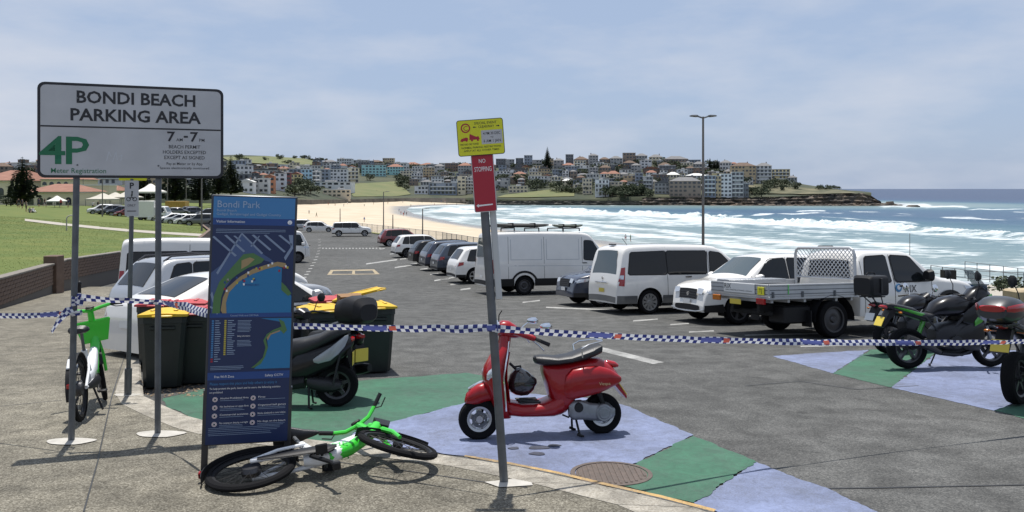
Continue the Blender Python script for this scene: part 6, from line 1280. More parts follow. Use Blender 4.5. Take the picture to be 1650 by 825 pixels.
# ---- motorcycles
M_green = paint('paint_lime_green', (.05, .32, .02)); M_scr = mat('smoked_screen', (.25, .28, .3), rough=.08, spec=.6); M_scr.node_tree.nodes['Principled BSDF'].inputs['Alpha'].default_value = .6
def topcase(o, kind, x=-1.08, z=1.02):
    if kind == 'box':
        z = 1.16
        m = MB(); m.sl([(x + .24, z, z + .34, .20, 6), (x + .2, z - .02, z + .38, .24, 6), (x - .2, z - .02, z + .38, .24, 6), (x - .25, z + .02, z + .33, .20, 6)], n=20); c = m.build('top_case', M_plastic, o)
        for sd in (-1, 1): q = MB(); q.bbox((x, sd * .25, z + .18), (.05, .03, .30), .01); q.build('corner_strap', M_engd, c)
        q = MB(); q.tube([(x - .12, 0, z + .39), (x - .08, 0, z + .43), (x + .08, 0, z + .43), (x + .12, 0, z + .39)], .014, 6); q.build('handle', M_plastic, c); q = MB(); q.bbox((x + .28, 0, z + .27), (.12, .05, .03), .01); q.build('buckle', M_plastic, c)
    else:
        m = MB(); m.sl([(x + .26, z + .04, z + .20, .12, 2.6), (x + .2, z, z + .27, .20, 2.8), (x, z - .02, z + .30, .23, 2.8), (x - .16, z - .01, z + .27, .21, 2.8), (x - .25, z + .04, z + .20, .15, 2.6)], n=22); c = m.build('top_case', mat('case_black', (.025, .027, .03), rough=.35, coat=.3), o)
        for sd in (-1, 1): q = MB(); q.sl([(x + .2, z + .13, z + .19, .01, 2.5, sd * .2), (x + .05, z + .12, z + .22, .012, 2.5, sd * .226), (x - .16, z + .12, z + .21, .012, 2.5, sd * .208), (x - .25, z + .13, z + .19, .008, 2.5, sd * .16)], n=8); q.build('reflector', M_tail, c)
        q = MB(); q.sl([(x - .24, z + .12, z + .20, .15, 3), (x - .262, z + .12, z + .19, .13, 3)], n=12); q.build('reflector', M_tail, c)
    q = MB(); q.tube([(x + .25, .1, z - .04), (x - .2, .1, z - .04)], .014, 6); q.tube([(x + .25, -.1, z - .04), (x - .2, -.1, z - .04)], .014, 6); q.bbox((x, 0, z - .03), (.3, .24, .02), .005)
    for sd in (-1, 1): q.tube([(x + .15, sd * .1, z - .04), (x + .22, sd * .08, .95)], .012, 6); q.tube([(x - .1, sd * .1, z - .04), (x + .10, sd * .07, .96)], .012, 6)
    q.build('carrier', M_engd, o)
def motorcycle(loc, rz, label, accent, case=None, screen=True, lean=0.04, upright=False):
    o = thing('motorcycle', label, 'motorcycle', loc, rz, tilt=True)
    bike_wheel(o, (-.705, 0, .315), .315, .16, .70, 5, M_darkalloy, sw=.016); bike_wheel(o, (.705, 0, .305), .305, .115, .70, 5, M_darkalloy, sw=.014)
    for sd in (-1, 1):
        m = MB(); m.tube([(-.70, sd * .11, .315), (-.40, sd * .12, .40), (-.10, sd * .10, .42)], [.028, .034, .04], 8); m.build('swingarm', M_engd, o)
        m = MB(); m.tube([(.70, sd * .095, .305), (.58, sd * .095, .66)], .030, 8); m.tube([(.58, sd * .095, .66), (.42, sd * .095, 1.08)], .022, 8); m.build('fork_leg', M_engd if sd > 0 else M_eng, o)
        m = MB(); m.tube([(-.15, sd * .12, .45), (.05, sd * .17, .70), (.30, sd * .13, .92), (.42, sd * .06, 1.0)], .026, 7); m.tube([(-.15, sd * .11, .48), (-.45, sd * .13, .80), (-.95, sd * .09, .93)], .015, 6); m.build('frame', M_engd, o)
        m = MB(); m.tube([(.36, 0, 1.06), (.32, sd * .2, 1.10), (.22, sd * .34, 1.09)], .013, 7); m.build('handlebar', M_plastic, o); m = MB(); m.tube([(.235, sd * .32, 1.09), (.17, sd * .43, 1.075)], .018, 7); m.build('grip', M_plastic, o)
        m = MB(); m.tube([(.30, sd * .26, 1.10), (.34, sd * .30, 1.28), (.30, sd * .33, 1.40)] if not upright else [(.28, sd * .24, 1.10), (.30, sd * .27, 1.22)], .007, 5); zc = 1.43 if not upright else 1.26
        m.sl([(.26, zc - .05, zc + .06, .03, 2.3, sd * .34), (.28, zc - .07, zc + .09, .06, 2.3, sd * .34), (.32, zc - .05, zc + .06, .045, 2.3, sd * .34)], n=10); m.build('mirror', M_plastic if not upright else M_chrome, o)
        m = MB(); m.sl([(-.40, .80, .835, .006, 2.5, sd * .115), (-.55, .82, .87, .010, 2.5, sd * .135), (-.80, .90, .94, .010, 2.5, sd * .115), (-.95, .955, .975, .005, 2.5, sd * .085)], n=8); m.build('tail_stripe', accent, o)
        m = MB(); m.sl([(.14, .72, .84, .010, 2.5, sd * .17), (.30, .66, .98, .02, 2.5, sd * .20), (.46, .70, 1.10, .02, 2.5, sd * .20), (.60, .88, 1.10, .015, 2.5, sd * .15), (.66, .98, 1.06, .006, 2.5, sd * .10)], n=12); m.build('side_fairing', M_black, o); m = MB(); m.sl([(.30, .66, .74, .006, 2.5, sd * .222), (.42, .72, .88, .010, 2.5, sd * .224), (.54, .86, 1.10, .012, 2.5, sd * .195), (.66, .98, 1.16, .012, 2.5, sd * .15), (.74, 1.0, 1.08, .006, 2.5, sd * .09)], n=8); m.build('fairing_stripe', accent, o)
        m = MB(); m.sl([(-.02, .44, .55, .01, 2.5, sd * .19), (.15, .30, .66, .02, 2.5, sd * .20), (.38, .28, .74, .02, 2.5, sd * .19), (.50, .46, .72, .012, 2.5, sd * .16)], n=12); m.build('lower_fairing', M_black, o)
        m = MB(); m.bbox((-.22, sd * .2, .36), (.08, .12, .025), .008); m.build('foot_peg', M_engd, o)
        m = MB(); m.tube([(-.88, sd * .09, .88), (-.93, sd * .2, .88)], .007, 5); m.bbox((-.93, sd * .22, .88), (.03, .06, .035), .01); m.build('indicator', M_amber, o)
    m = MB(); m.sl([(-.28, .38, .60, .12, 4), (-.15, .28, .68, .19, 4), (.05, .26, .72, .2, 4), (.22, .30, .74, .19, 4), (.34, .40, .68, .14, 4)], n=16); m.build('engine', M_engd, o)
    for sd in (-1, 1): m = MB(); m.lathe([(.001, .03), (.085, .026), (.10, 0), (.10, -.04)], (-.02, sd * .2, .42), 'y', 18); m.build('engine_cover', M_engd, o)
    m = MB(); m.sl([(-.18, .20, .30, .12, 3), (.05, .17, .34, .14, 3), (.30, .20, .38, .13, 3), (.42, .30, .40, .08, 3)], n=14); m.build('belly_pan', M_plastic, o)
    m = MB(); m.tube([(.30, -.1, .50), (.34, -.12, .30), (.1, -.16, .22), (-.25, -.18, .25)], .025, 8); m.build('exhaust_pipe', M_engd, o); m = MB(); m.tube([(-.28, -.19, .26), (-.45, -.2, .34), (-.72, -.21, .46), (-.82, -.21, .50)], [.035, .055, .06, .05], 10); m.build('muffler', M_engd, o)
    m = MB(); m.sl([(-.34, .80, .88, .07), (-.24, .80, 1.02, .13), (-.08, .80, 1.10, .18), (.12, .80, 1.135, .19), (.28, .84, 1.10, .16), (.40, .90, 1.04, .10)], n=18); m.build('fuel_tank', M_black, o)
    m = MB(); m.sl([(-.26, .80, .86, .09), (-.36, .77, .86, .13), (-.52, .79, .88, .14), (-.62, .83, .95, .13), (-.80, .90, .99, .12), (-.98, .95, 1.02, .09), (-1.04, .98, 1.01, .04)], n=16); m.build('seat', M_seat, o)
    m = MB(); m.sl([(-.30, .70, .82, .10), (-.5, .74, .86, .13), (-.8, .84, .94, .11), (-1.02, .92, 1.0, .07), (-1.1, .96, 1.0, .03)], n=14); m.build('tail_unit', M_black, o)
    m = MB(); m.sl([(-1.04, .92, .99, .06), (-1.10, .93, .99, .06), (-1.14, .95, .98, .03)], n=10); m.build('tail_light', M_tail, o)
    m = MB(); m.prism([(-.90, .90), (-1.0, .92), (-1.16, .66), (-1.12, .64)], -.08, .08); m.build('rear_mudguard', M_plastic, o); m = MB(); m.prism([(-1.115, .80), (-1.12, .805), (-1.185, .67), (-1.18, .665)], -.10, .10); m.build('number_plate', M_plate if case == 'box' else M_platey, o)
    m = MB(); m.sl([(.26, .86, 1.06, .10), (.42, .84, 1.16, .17), (.56, .88, 1.14, .16), (.66, .94, 1.08, .10), (.71, .98, 1.03, .04)] if not screen else [(.28, .84, 1.10, .10), (.42, .80, 1.24, .17), (.56, .82, 1.28, .17), (.68, .88, 1.20, .12), (.76, .94, 1.06, .05)], n=16); m.build('front_fairing', M_black, o)
    m = MB(); m.sl([(.62, .93, 1.05, .10), (.70, .95, 1.03, .08), (.73, .97, 1.01, .04)], n=12); m.build('headlight', M_head, o)
    if screen:
        m = MB()
        def fs(u, v):
            y = (u * 2 - 1) * (.15 - .05 * v * v); x = .66 - .26 * v - .9 * y * y; return (x, y, 1.20 + .32 * v)
        m.grid(fs, 8, 6); m.grid(lambda u, v: Vector(fs(u, v)) - Vector((.006, 0, .002)), 8, 6); m.build('windscreen', M_scr, o, recalc=False)
    m = MB(); m.sl([(.42, .56, .60, .04), (.55, .60, .655, .06), (.72, .61, .66, .06), (.90, .54, .60, .055), (.97, .48, .53, .03)], n=12); m.build('front_mudguard', M_black, o)
    m = MB(); m.tube([(-.55, 0, .42), (-.40, 0, .75)], .035, 8); m.build('shock_absorber', accent, o)
    m = MB(); m.tube([(-.08, .14, .30), (-.14, .24, .03)], .012, 6); m.tube([(-.14, .24, .015), (-.17, .26, .01)], .02, 6); m.build('side_stand', M_engd, o)
    m = MB(); m.bbox((.22, 0, 1.13), (.10, .16, .03), .01); m.build('dash', M_plastic, o)
    if case: topcase(o, case)
    return o
a, b = road(1458, 595), road(1600, 592); mid = (a + b) / 2; d = b - a
motorcycle((mid.x, mid.y, gz(mid.y) + .012), math.atan2(d.y, d.x), 'black and lime green touring motorcycle with tall screen on the painted bay', M_green)
p = road(1422, 571); f = Vector((math.cos(R(24)), math.sin(R(24)), 0)); q = p + f * .75
motorcycle((q.x, q.y, gz(q.y) + .012), R(24), 'black motorcycle with square black top case parked behind the green one', mat('charcoal_panel', (.04, .042, .046), rough=.3, coat=.5), 'box', screen=False, upright=True).scale = (.9, .9, .9)
p = road(1640, 653); f = Vector((math.cos(R(38)), math.sin(R(38)), 0)); q = p + f * .70
motorcycle((q.x, q.y, gz(q.y) + .012), R(38), 'black motorcycle with rounded top case bearing a red reflector', M_black, 'round')

# ---- hire e-bikes
M_lime = mat('hire_bike_green', (.035, .50, .03), rough=.35, coat=.4); M_bw = mat('hire_bike_white', (.66, .67, .68), rough=.35, coat=.3); M_bgrey = mat('hire_bike_grey', (.25, .26, .27), rough=.5)
def ebike(label, steer=0.0, lying=False):
    o = thing('hire_bicycle', label, 'bicycle', (0, 0, 0))
    hx, hz_ = .40, .80; tilt = R(20)                                           # steering axis: up and back from the front axle
    ax = Vector((-math.sin(tilt), 0, math.cos(tilt))); piv = Vector((.52, 0, .46)); S = Matrix.Translation(piv) @ Matrix.Rotation(steer, 4, ax) @ Matrix.Translation(-piv); SH = S if not lying else Matrix.Translation(piv) @ Matrix.Rotation(R(72), 4, ax) @ Matrix.Translation(-piv)
    bike_wheel(o, (-.55, 0, .335), .335, .052, .86, 0, M_plastic, True, disc=False); bike_wheel(o, (.58, 0, .335), .335, .052, .86, 0, M_plastic, True, X=S, disc=False)
    def arc(c, r, a0, a1, n=14): return [(c[0] + r * math.cos(a), c[1] + r * math.sin(a)) for a in np.linspace(a0, a1, n)]
    m = MB(); m.lathe([(.001, -.036), (.07, -.034), (.082, 0), (.07, .034), (.001, .036)], (-.55, 0, .335), 'y', 22); m.build('hub_motor', M_darkalloy, o)
    m = MB(); o1 = arc((-.55, .335), .365, R(15), R(190)); m.rings([[(x, y, z) for y in (-.042, -.02, .02, .042)] + [(x * .985 - .55 * .015, y, z - .006) for y in (.042, -.042)] for x, z in o1]); m.build('rear_mudguard', M_plastic, o)
    m = MB(); m.X = S; o2 = arc((.58, .335), .36, R(35), R(160)); m.rings([[(x, y, z) for y in (-.036, 0, .036)] + [(x, y, z - .006) for y in (.036, -.036)] for x, z in o2]); m.build('front_mudguard', M_plastic, o)
    m = MB(); m.X = S
    for sd in (-1, 1): m.tube([(.58, sd * .06, .335), (.55, sd * .058, .52), (.49, sd * .03, .70)], [.016, .02, .024], 8)
    m.tube([(.49, 0, .68), (.415, 0, .90)], .030, 8); m.build('front_fork', M_lime, o)
    m = MB(); m.X = SH; m.tube([(.415, 0, .88), (.375, 0, 1.02), (.36, 0, 1.06)], [.036, .034, .03], 10); m.build('stem', M_lime, o)
    for sd in (-1, 1):
        m = MB(); m.X = SH; m.tube([(.36, 0, 1.06), (.35, sd * .12, 1.085), (.30, sd * .22, 1.10)], .019, 8); m.build('handlebar', M_lime, o); m = MB(); m.X = SH; m.tube([(.30, sd * .215, 1.10), (.23, sd * .32, 1.09)], .019, 8); m.build('grip', M_plastic, o)
        m = MB(); m.X = SH; m.tube([(.31, sd * .20, 1.09), (.33, sd * .26, 1.06), (.28, sd * .33, 1.05)], .006, 5); m.build('brake_lever', M_plastic, o)
    m = MB(); m.X = SH; m.bbox((.35, 0, 1.10), (.07, .09, .025), .01); m.build('phone_mount', M_plastic, o)
    # basket: tapered box, open on top
    m = MB(); m.X = S; m.rings([[(.50 + sx * a, sy * c, z) for sx, sy in ((-1, -1), (1, -1), (1, 1), (-1, 1))] for a, c, z in (((.10, .13, .70), (.14, .185, .94), (.135, .18, .94), (.095, .125, .71)) if not lying else ((.05, .06, .76), (.075, .085, .88), (.07, .08, .90), (.03, .04, .905)))], cap0=True, cap1=True); m.build('basket', M_plastic if lying else M_lime, o)
    m = MB(); m.X = S; m.bbox((.66, 0, .78), (.03, .06, .05), .012); m.build('front_lamp', M_head, o)
    # frame: deep step-through beam, white over the battery
    m = MB(); m.tube([(.46, 0, .80), (.36, 0, .60), (.20, 0, .42), (.02, 0, .33)], [.050, .052, .056, .055], 12); m.build('down_tube', M_lime, o)
    m = MB(); m.sl([(-.16, .30, .44, .045, 3), (-.05, .27, .46, .058, 3), (.10, .30, .52, .058, 3), (.22, .40, .60, .052, 3), (.30, .50, .66, .045, 3)], n=14); m.build('battery_cover', M_bw, o)
    m = MB(); m.tube([(-.02, 0, .34), (-.12, 0, .55), (-.17, 0, .68)], [.045, .034, .030], 10); m.build('seat_tube', M_bw, o)
    m = MB(); m.tube([(-.17, 0, .66), (-.225, 0, .87)], .016, 8); m.build('seat_post', M_galv, o)
    m = MB(); m.sl([(-.40, .88, .93, .06), (-.36, .87, .96, .10), (-.26, .87, .945, .09), (-.14, .88, .935, .045), (-.06, .885, .925, .025), (-.02, .89, .915, .012)], n=14); m.build('saddle', M_seat, o)
    for sd in (-1, 1):
        m = MB(); m.tube([(-.02, sd * .05, .34), (-.25, sd * .065, .34), (-.55, sd * .07, .335)], .017, 8); m.tube([(-.14, sd * .03, .60), (-.35, sd * .065, .48), (-.55, sd * .07, .345)], .014, 8); m.build('rear_stay', M_bw, o)
        m = MB(); a = (.6 if not lying else 1.45) if sd > 0 else (.6 if not lying else 1.45) + math.pi; m.tube([(0, sd * .08, .31), (.16 * math.cos(a), sd * .095, .31 + .16 * math.sin(a))], .012, 6); m.bbox((.16 * math.cos(a), sd * .14, .31 + .16 * math.sin(a)), (.09, .08, .022), .006); m.build('pedal_crank', M_plastic, o)
    m = MB(); m.lathe([(.001, -.006), (.085, -.006), (.085, .006), (.001, .006)], (0, -.075, .31), 'y', 22); m.sl([(.10, .30, .34, .008, 3, -.082), (.0, .25, .385, .012, 3, -.082), (-.3, .28, .37, .010, 3, -.082), (-.5, .31, .36, .006, 3, -.082)], n=8); m.build('chain_guard', M_plastic, o)
    m = MB()
    if lying: m.tube([(-.10, -.05, .28), (.04, -.08, .02), (.07, -.09, -.08)], .017, 7); m.bbox((.075, -.09, -.09), (.06, .06, .035), .008)
    else: m.tube([(-.12, .06, .30), (-.20, .16, .03), (-.22, .18, .015)], .011, 7); m.tube([(-.12, -.04, .30), (-.20, -.14, .03)], .011, 7)
    m.build('kickstand', M_plastic, o)
    m = MB(); m.bbox((-.93, 0, .42), (.02, .05, .05), .008); m.build('rear_reflector', M_tail, o); m = MB(); m.bbox((-.78, 0, .62), (.13, .075, .02), .006, Matrix.Rotation(R(-40), 3, 'Y')); m.build('rear_badge', M_bw, o)
    for sd in (-1, 1): lettering('LIME', M_textw if False else M_lime, o, (.09, -sd * .064 if sd > 0 else .064, .38), .05, (0, 0, 0 if sd > 0 else math.pi), width=.2)
    return o
eb = ebike('lime green hire bicycle with front basket standing upright on the footpath', R(14)); a, b = foot(131, 682), foot(163, 655); d = Vector((-.32, 1, 0)); mid = a + d.normalized() * .55
eb.location = (mid.x, mid.y, gz(mid.y) + KERB); eb.rotation_euler = (R(4), R(0), math.atan2(d.y, d.x)); eb.rotation_euler = (Matrix.Rotation(math.atan2(d.y, d.x), 3, 'Z') @ Matrix.Rotation(R(4.1), 3, 'Y') @ Matrix.Rotation(R(-5), 3, 'X')).to_euler(); settle(eb, KERB)
lb = ebike('lime green hire bicycle lying on its side below the information board', R(24), True); a, b = foot(418, 797), foot(630, 779); d = b - a; mid = (a + b) / 2
lb.location = (mid.x, mid.y, gz(mid.y) + KERB); lb.rotation_euler = (Matrix.Rotation(math.atan2(d.y, d.x), 3, 'Z') @ Matrix.Rotation(R(-5), 3, 'Y') @ Matrix.Rotation(R(-87), 3, 'X')).to_euler(); settle(lb, KERB, ('pedal_crank', 'kickstand', 'brake_lever', 'grip', 'handlebar', 'basket', 'hub_motor', 'saddle', 'stem', 'front_lamp', 'phone_mount', 'front_fork', 'lettering', 'rear_stay', 'down_tube'))

# ------------------------------------------------------------------ wheelie bins
M_binb = mat('bin_dark_green', (.016, .022, .021), rough=.5, var=.3, scale=4); M_biny = mat('bin_lid_yellow', (.62, .40, .015), rough=.45, var=.15, scale=6); M_binr = mat('bin_lid_red', (.42, .045, .05), rough=.5, var=.2, scale=6)
def bin_(px, py, rz, label, lid, open_=0.0, up=0.0, s=1.0):
    p = road(px, py); o = thing('wheelie_bin', label, 'bin', p, rz, 'wheelie bins at the kerb', tilt=True); o.scale = (s, s, s); w, dp, h = .29, .36, .98                        # x = front
    def ring(a, b, z, r=.05): return [(a - r, -b, z), (a, -b + r, z), (a, b - r, z), (a - r, b, z), (-a + r, b, z), (-a, b - r, z), (-a, -b + r, z), (-a + r, -b, z)]
    m = MB(); m.rings([ring(dp * .74, w * .80, .03), ring(dp * .76, w * .82, .06), ring(dp * .97, w * .97, h * .90), ring(dp, w, h * .905), ring(dp, w, h)]); m.build('body', M_binb, o)
    for sd in (-1, 1):
        m = MB(); m.lathe([(.03, -.025), (.09, -.025), (.10, -.012), (.10, .012), (.09, .025), (.03, .025)], (-dp * .80, sd * (w * .80 + .03), .10), 'y', 18, cap=True); m.build('wheel', M_tyre, o)
        for k in (-.5, .5): m = MB(); m.tube([(dp * .775 * k * 1.4, sd * (w * .83), .12), (dp * .94 * k * 1.4, sd * (w * .965), h * .86)], .008, 5); m.build('side_rib', M_binb, o)
    m = MB(); m.bbox((-dp - .03, 0, h - .03), (.06, w * 1.7, .04), .015); m.build('handle', M_binb, o)
    m = MB(); m.bbox((dp * .98, 0, h * .84), (.03, w * 1.1, .05), .012); m.build('front_lip', M_binb, o)
    l = MB(); hinge = Matrix.Translation((-dp - .02, 0, h + .015)) @ Matrix.Rotation(-open_, 4, 'Y'); l.X = hinge
    L = 2 * dp + .06
    l.rings([[(x, y, z) for y, z in ((-w - .02, -.02), (-w - .02, .012), (-w * .7, .045 + e), (-w * .2, .055 + e), (w * .2, .055 + e), (w * .7, .045 + e), (w + .02, .012), (w + .02, -.02))] for x, e in ((0, -.03), (.06, 0), (L * .5, .012), (L - .08, 0), (L, -.03))]); lo = l.build('lid', lid, o)
    for k in (-1, 1): q = MB(); q.X = hinge; q.bbox((L * .5, k * w * .5, .062), (L * .75, .05, .012), .005); q.build('lid_rib', lid, lo)
    q = MB(); q.X = hinge; q.bbox((L + .01, 0, -.012), (.05, w * .9, .03), .01); q.build('lid_handle', lid, lo)
    return o
A1 = R(-75)
bin_(266, 622, A1, 'yellow-lid wheelie bin at the kerb beside the parking sign post', M_biny)
bin_(310, 616, A1, 'red-lid wheelie bin half hidden by the information board', M_binr)
bin_(255, 590, A1, 'red-lid wheelie bin standing behind the yellow-lid one at the kerb', M_binr)
bin_(300, 588, A1, 'faded red-lid wheelie bin in the back of the kerb group', M_binr)
bin_(520, 608, R(-60), 'yellow-lid wheelie bin behind the scooter with the top case', M_biny)
bin_(600, 598, R(-72), 'yellow-lid wheelie bin with its wheel towards the aisle', M_biny)
bin_(530, 578, R(-68), 'red-lid wheelie bin behind the shut yellow-lid bin', M_binr)
bin_(560, 575, R(-68), 'red-lid wheelie bin next to the gaping yellow one', M_binr)
bin_(578, 580, R(-5), 'yellow-lid wheelie bin with cardboard under its half-open lid', M_biny, R(14))
p = road(560, 588); o = thing('cardboard_box', 'brown cardboard box sticking out of the half-open yellow bin', 'box', (p.x + .02, p.y, p.z + .98), .4); m = MB(); m.bbox((0, 0, .08), (.34, .24, .16), .004); m.build('body', mat('cardboard', (.24, .14, .07), rough=.9), o); m = MB(); m.bbox((0, -.16, .165), (.34, .12, .006), .002, Matrix.Rotation(.3, 3, 'X')); m.build('flap', mat('cardboard', (.24, .14, .07)), o)
# ------------------------------------------------------------------ signs
M_signback = mat('sign_aluminium', (.34, .35, .36), rough=.45, metal=.5); M_signw = mat('sign_white', (.47, .475, .49), rough=.45, var=.16, scale=3); M_signg = mat('sign_green', (.005, .13, .055), rough=.5); M_signy = mat('sign_yellow', (.62, .62, .015), rough=.5); M_signr = mat('sign_red', (.34, .012, .03), rough=.5); M_pad = mat('concrete_pad', (.45, .43, .39), rough=.9, var=.25, scale=9)
def rrect(w, h, r, n=5):
    P = []
    for cx, cz, a0 in ((w / 2 - r, h / 2 - r, 0), (-w / 2 + r, h / 2 - r, 90), (-w / 2 + r, -h / 2 + r, 180), (w / 2 - r, -h / 2 + r, 270)):
        for k in range(n): a = R(a0 + 90 * k / (n - 1)); P.append((cx + r * math.cos(a), cz + r * math.sin(a)))
    return P
def plate(name, w, h, r, y0, y1, m, parent, cx=0, cz=0):
    b = MB(); b.prism([(x + cx, z + cz) for x, z in rrect(w, h, r)], y0, y1); return b.build(name, m, parent, 30)
def flat(name, pts, y, m, parent):
    """flat print on a panel that faces -y"""
    b = MB(); b.poly([(x, y, z) for x, z in pts]); o = b.build(name, m, parent, 0, recalc=False)
    if o.data.polygons[0].normal.y > 0: o.data.flip_normals()
    return o
def rect(x0, x1, z0, z1): return [(x0, z0), (x1, z0), (x1, z1), (x0, z1)]
def disc(cx, cz, r, n=20): return [(cx + r * math.cos(2 * math.pi * k / n), cz + r * math.sin(2 * math.pi * k / n)) for k in range(n)]
def pad(p, r, parent, name='concrete_footing', sq=.6):
    b = MB(); ring = [(p[0] + r * math.cos(a) * (1 + .12 * math.sin(3 * a)), p[1] + r * sq * math.sin(a) * (1 + .1 * math.cos(2 * a + 1)), 0) for a in np.linspace(0, 2 * math.pi, 18, endpoint=False)]
    b.poly([(x, y, gz(y) + KERB + .008) for x, y, _ in ring]); o = b.build(name, M_pad, None, 0, recalc=False); o.parent = parent; o.matrix_parent_inverse = parent.matrix_basis.inverted(); return o
def at_world(o, parent):
    o.parent = parent; o.matrix_parent_inverse = parent.matrix_basis.inverted(); return o
# ---- parking area sign on two posts
b1, b2 = foot(113, 712), foot(258, 700); u = Vector((b2.x - b1.x, b2.y - b1.y, 0)).normalized(); yaw = math.atan2(u.y, u.x)
o = thing('parking_sign', 'large white parking area sign with black border on two steel posts', 'sign', b1, yaw)
zb_, zt_ = 13.10 - b1.z, 13.98 - b1.z; s0, s1 = -.263, 1.33; cx, cz, w, h = (s0 + s1) / 2, (zb_ + zt_) / 2, s1 - s0, zt_ - zb_
for s_top, s_bot, bz in ((.06, .0, 0), (.745, .755 - .02, b2.z - b1.z)):
    m = MB(); m.tube([(s_bot, .045, bz - .2), (s_top, .045, zt_ - .08)], .028, 12); m.build('post', M_galv, o)
plate('panel', w, h, .06, -.004, .004, M_textb, o, cx, cz); f_ = plate('panel_face', w - .05, h - .05, .045, -.0055, -.004, M_signw, o, cx, cz)
for z in (zb_ + .12, zt_ - .14): m = MB(); m.bbox((cx, .012, z), (w * .9, .014, .04), .003); m.build('rail', M_galv, o)
flat('divider', rect(s0 + .026, s1 - .026, zb_ + .468, zb_ + .482), -.0068, M_textb, o)
TB = lambda t, x, z, sz, m=M_textb, **k: lettering(t, m, o, (x, -.0072, z), sz, None, **k)
TB('BONDI BEACH', cx + .03, zb_ + .70, .115, bold=.024, width=1.02); TB('PARKING AREA', cx + .03, zb_ + .535, .115, bold=.024, width=1.12)
TB('4', s0 + .12, zb_ + .13, .265, M_signg, bold=.01, width=.21); TB('P', s0 + .325, zb_ + .13, .265, M_signg, bold=.01, width=.19); TB('Meter Registration', s0 + .335, zb_ + .045, .048, M_signg, bold=.006, width=.45)
x7 = s0 + 1.24
TB('7', x7 - .12, zb_ + .36, .095, bold=.02, width=.07); TB('AM', x7 - .045, zb_ + .36, .03, bold=.006); TB('-', x7 + .01, zb_ + .375, .095, bold=.02); TB('7', x7 + .085, zb_ + .36, .095, bold=.02, width=.07); TB('PM', x7 + .155, zb_ + .36, .03, bold=.006)
for k, (t, wd) in enumerate((('BEACH PERMIT', .28), ('HOLDERS EXCEPTED', .385), ('EXCEPT AS SIGNED', .36))): TB(t, x7, zb_ + .29 - k * .052, .034, bold=.008, width=wd)
TB('Pay at Meter or by App', x7, zb_ + .13, .026, bold=.004, width=.32); TB('Spaces electronically monitored', x7, zb_ + .09, .022, bold=.004, width=.44)
M_graf = mat('scratch_grey', (.48, .50, .53), rough=.5)
for pts in ([(-.02, .16), (.0, .25), (.02, .20)], [(.03, .15), (.06, .25), (.07, .17)], [(.08, .2), (.11, .22), (.10, .16)]):
    for (xa, za), (xb, zb2) in zip(pts, pts[1:]): flat('scratch', [(s0 + .58 + xa, zb_ + za), (s0 + .588 + xa, zb_ + za), (s0 + .588 + xb, zb_ + zb2), (s0 + .58 + xb, zb_ + zb2)], -.0062, M_graf, o)
for x in (.06, .745):
    for z in (zb_ + .12, zt_ - .14): m = MB(); m.lathe([(.001, -.004), (.008, -.003), (.009, .002)], (x, -.006, z), 'y', 8); m.build('bolt', M_galv, o)
pad((b1.x, b1.y), .22, o); pad((b2.x, b2.y), .23, o)
# ---- motorcycle parking sign
p = foot(205, 637); o = thing('cycle_parking_sign', 'narrow white motorcycle parking sign on a thin steel post by the bins', 'sign', p, R(14)); H = 2.62
m = MB(); m.tube([(0, .03, -.1), (.05, .03, H)], .026, 10); m.build('post', M_galv, o); m = MB(); m.tube([(0, .03, -.05), (.006, .03, .32)], .042, 10); m.build('post_sleeve', M_galv, o)
plate('panel', .155, .43, .012, -.004, .004, M_signw, o, .05, H - .235)
T2 = lambda t, z, sz, **k: lettering(t, M_textb, o, (.05, -.0052, z), sz, None, **k)
T2('P', H - .115, .072, bold=.03); T2('ONLY', H - .335, .030, bold=.006, width=.09)
for dx in (-.034, .034):
    b = MB()
    for k in range(14):
        a, c = 2 * math.pi * k / 14, 2 * math.pi * (k + 1) / 14; b.poly([(.05 + dx + r_ * math.cos(t), -.0052, H - .245 + r_ * math.sin(t)) for r_, t in ((.018, a), (.026, a), (.026, c), (.018, c))])
    b.build('cycle_symbol', M_textb, o, 0)
for pts in ([(.016, -.245), (.05, -.21), (.084, -.245), (.07, -.245), (.05, -.225), (.03, -.245)], [(.04, -.21), (.05, -.17), (.062, -.17), (.062, -.205)], disc(.056, -.158, .011, 10), [(.0, -.395), (.1, -.395), (.1, -.385), (.0, -.385)]): flat('cycle_symbol', [(x, H + z) for x, z in pts], -.0054, M_textb, o)
plate('yellow_panel', .31, .20, .01, .012, .018, M_signy, o, .06, H + .08); lettering('NO STOPPING', M_textb, o, (.06, .0105, H + .022), .022, None, bold=.006, width=.26)
pad((p.x, p.y), .16, o)
# ---- leaning pole with special event clearway and no stopping signs
p = foot(812, 780); o = thing('no_stopping_sign', 'leaning steel pole with yellow clearway sign above a red no stopping sign', 'sign', p); lean = -math.atan2(.20, 2.80); o.rotation_euler = (0, lean, 0); H = 2.80
m = MB(); m.tube([(0, .05, -.15), (0, .05, H - .06)], .033, 12); m.build('post', M_galv, o)
m = MB(); m.bbox((.062, .05, 1.95), (.05, .03, 1.1), .006); m.build('back_sign', mat('sign_back_pale', (.45, .47, .48), rough=.5), o)
for z in (H - .25, H - .62): m = MB(); m.bbox((0, .055, z), (.11, .10, .03), .006); m.build('bracket', M_galv, o)
plate('red_panel', .172, .44, .015, -.012, -.006, M_signw, o, .012, H - .50); plate('red_panel_face', .160, .428, .012, -.0135, -.012, M_signr, o, .012, H - .50)
LT = lambda t, m_, x, z, sz, y=-.0145, **k: lettering(t, m_, o, (x, y, z), sz, None, **k)
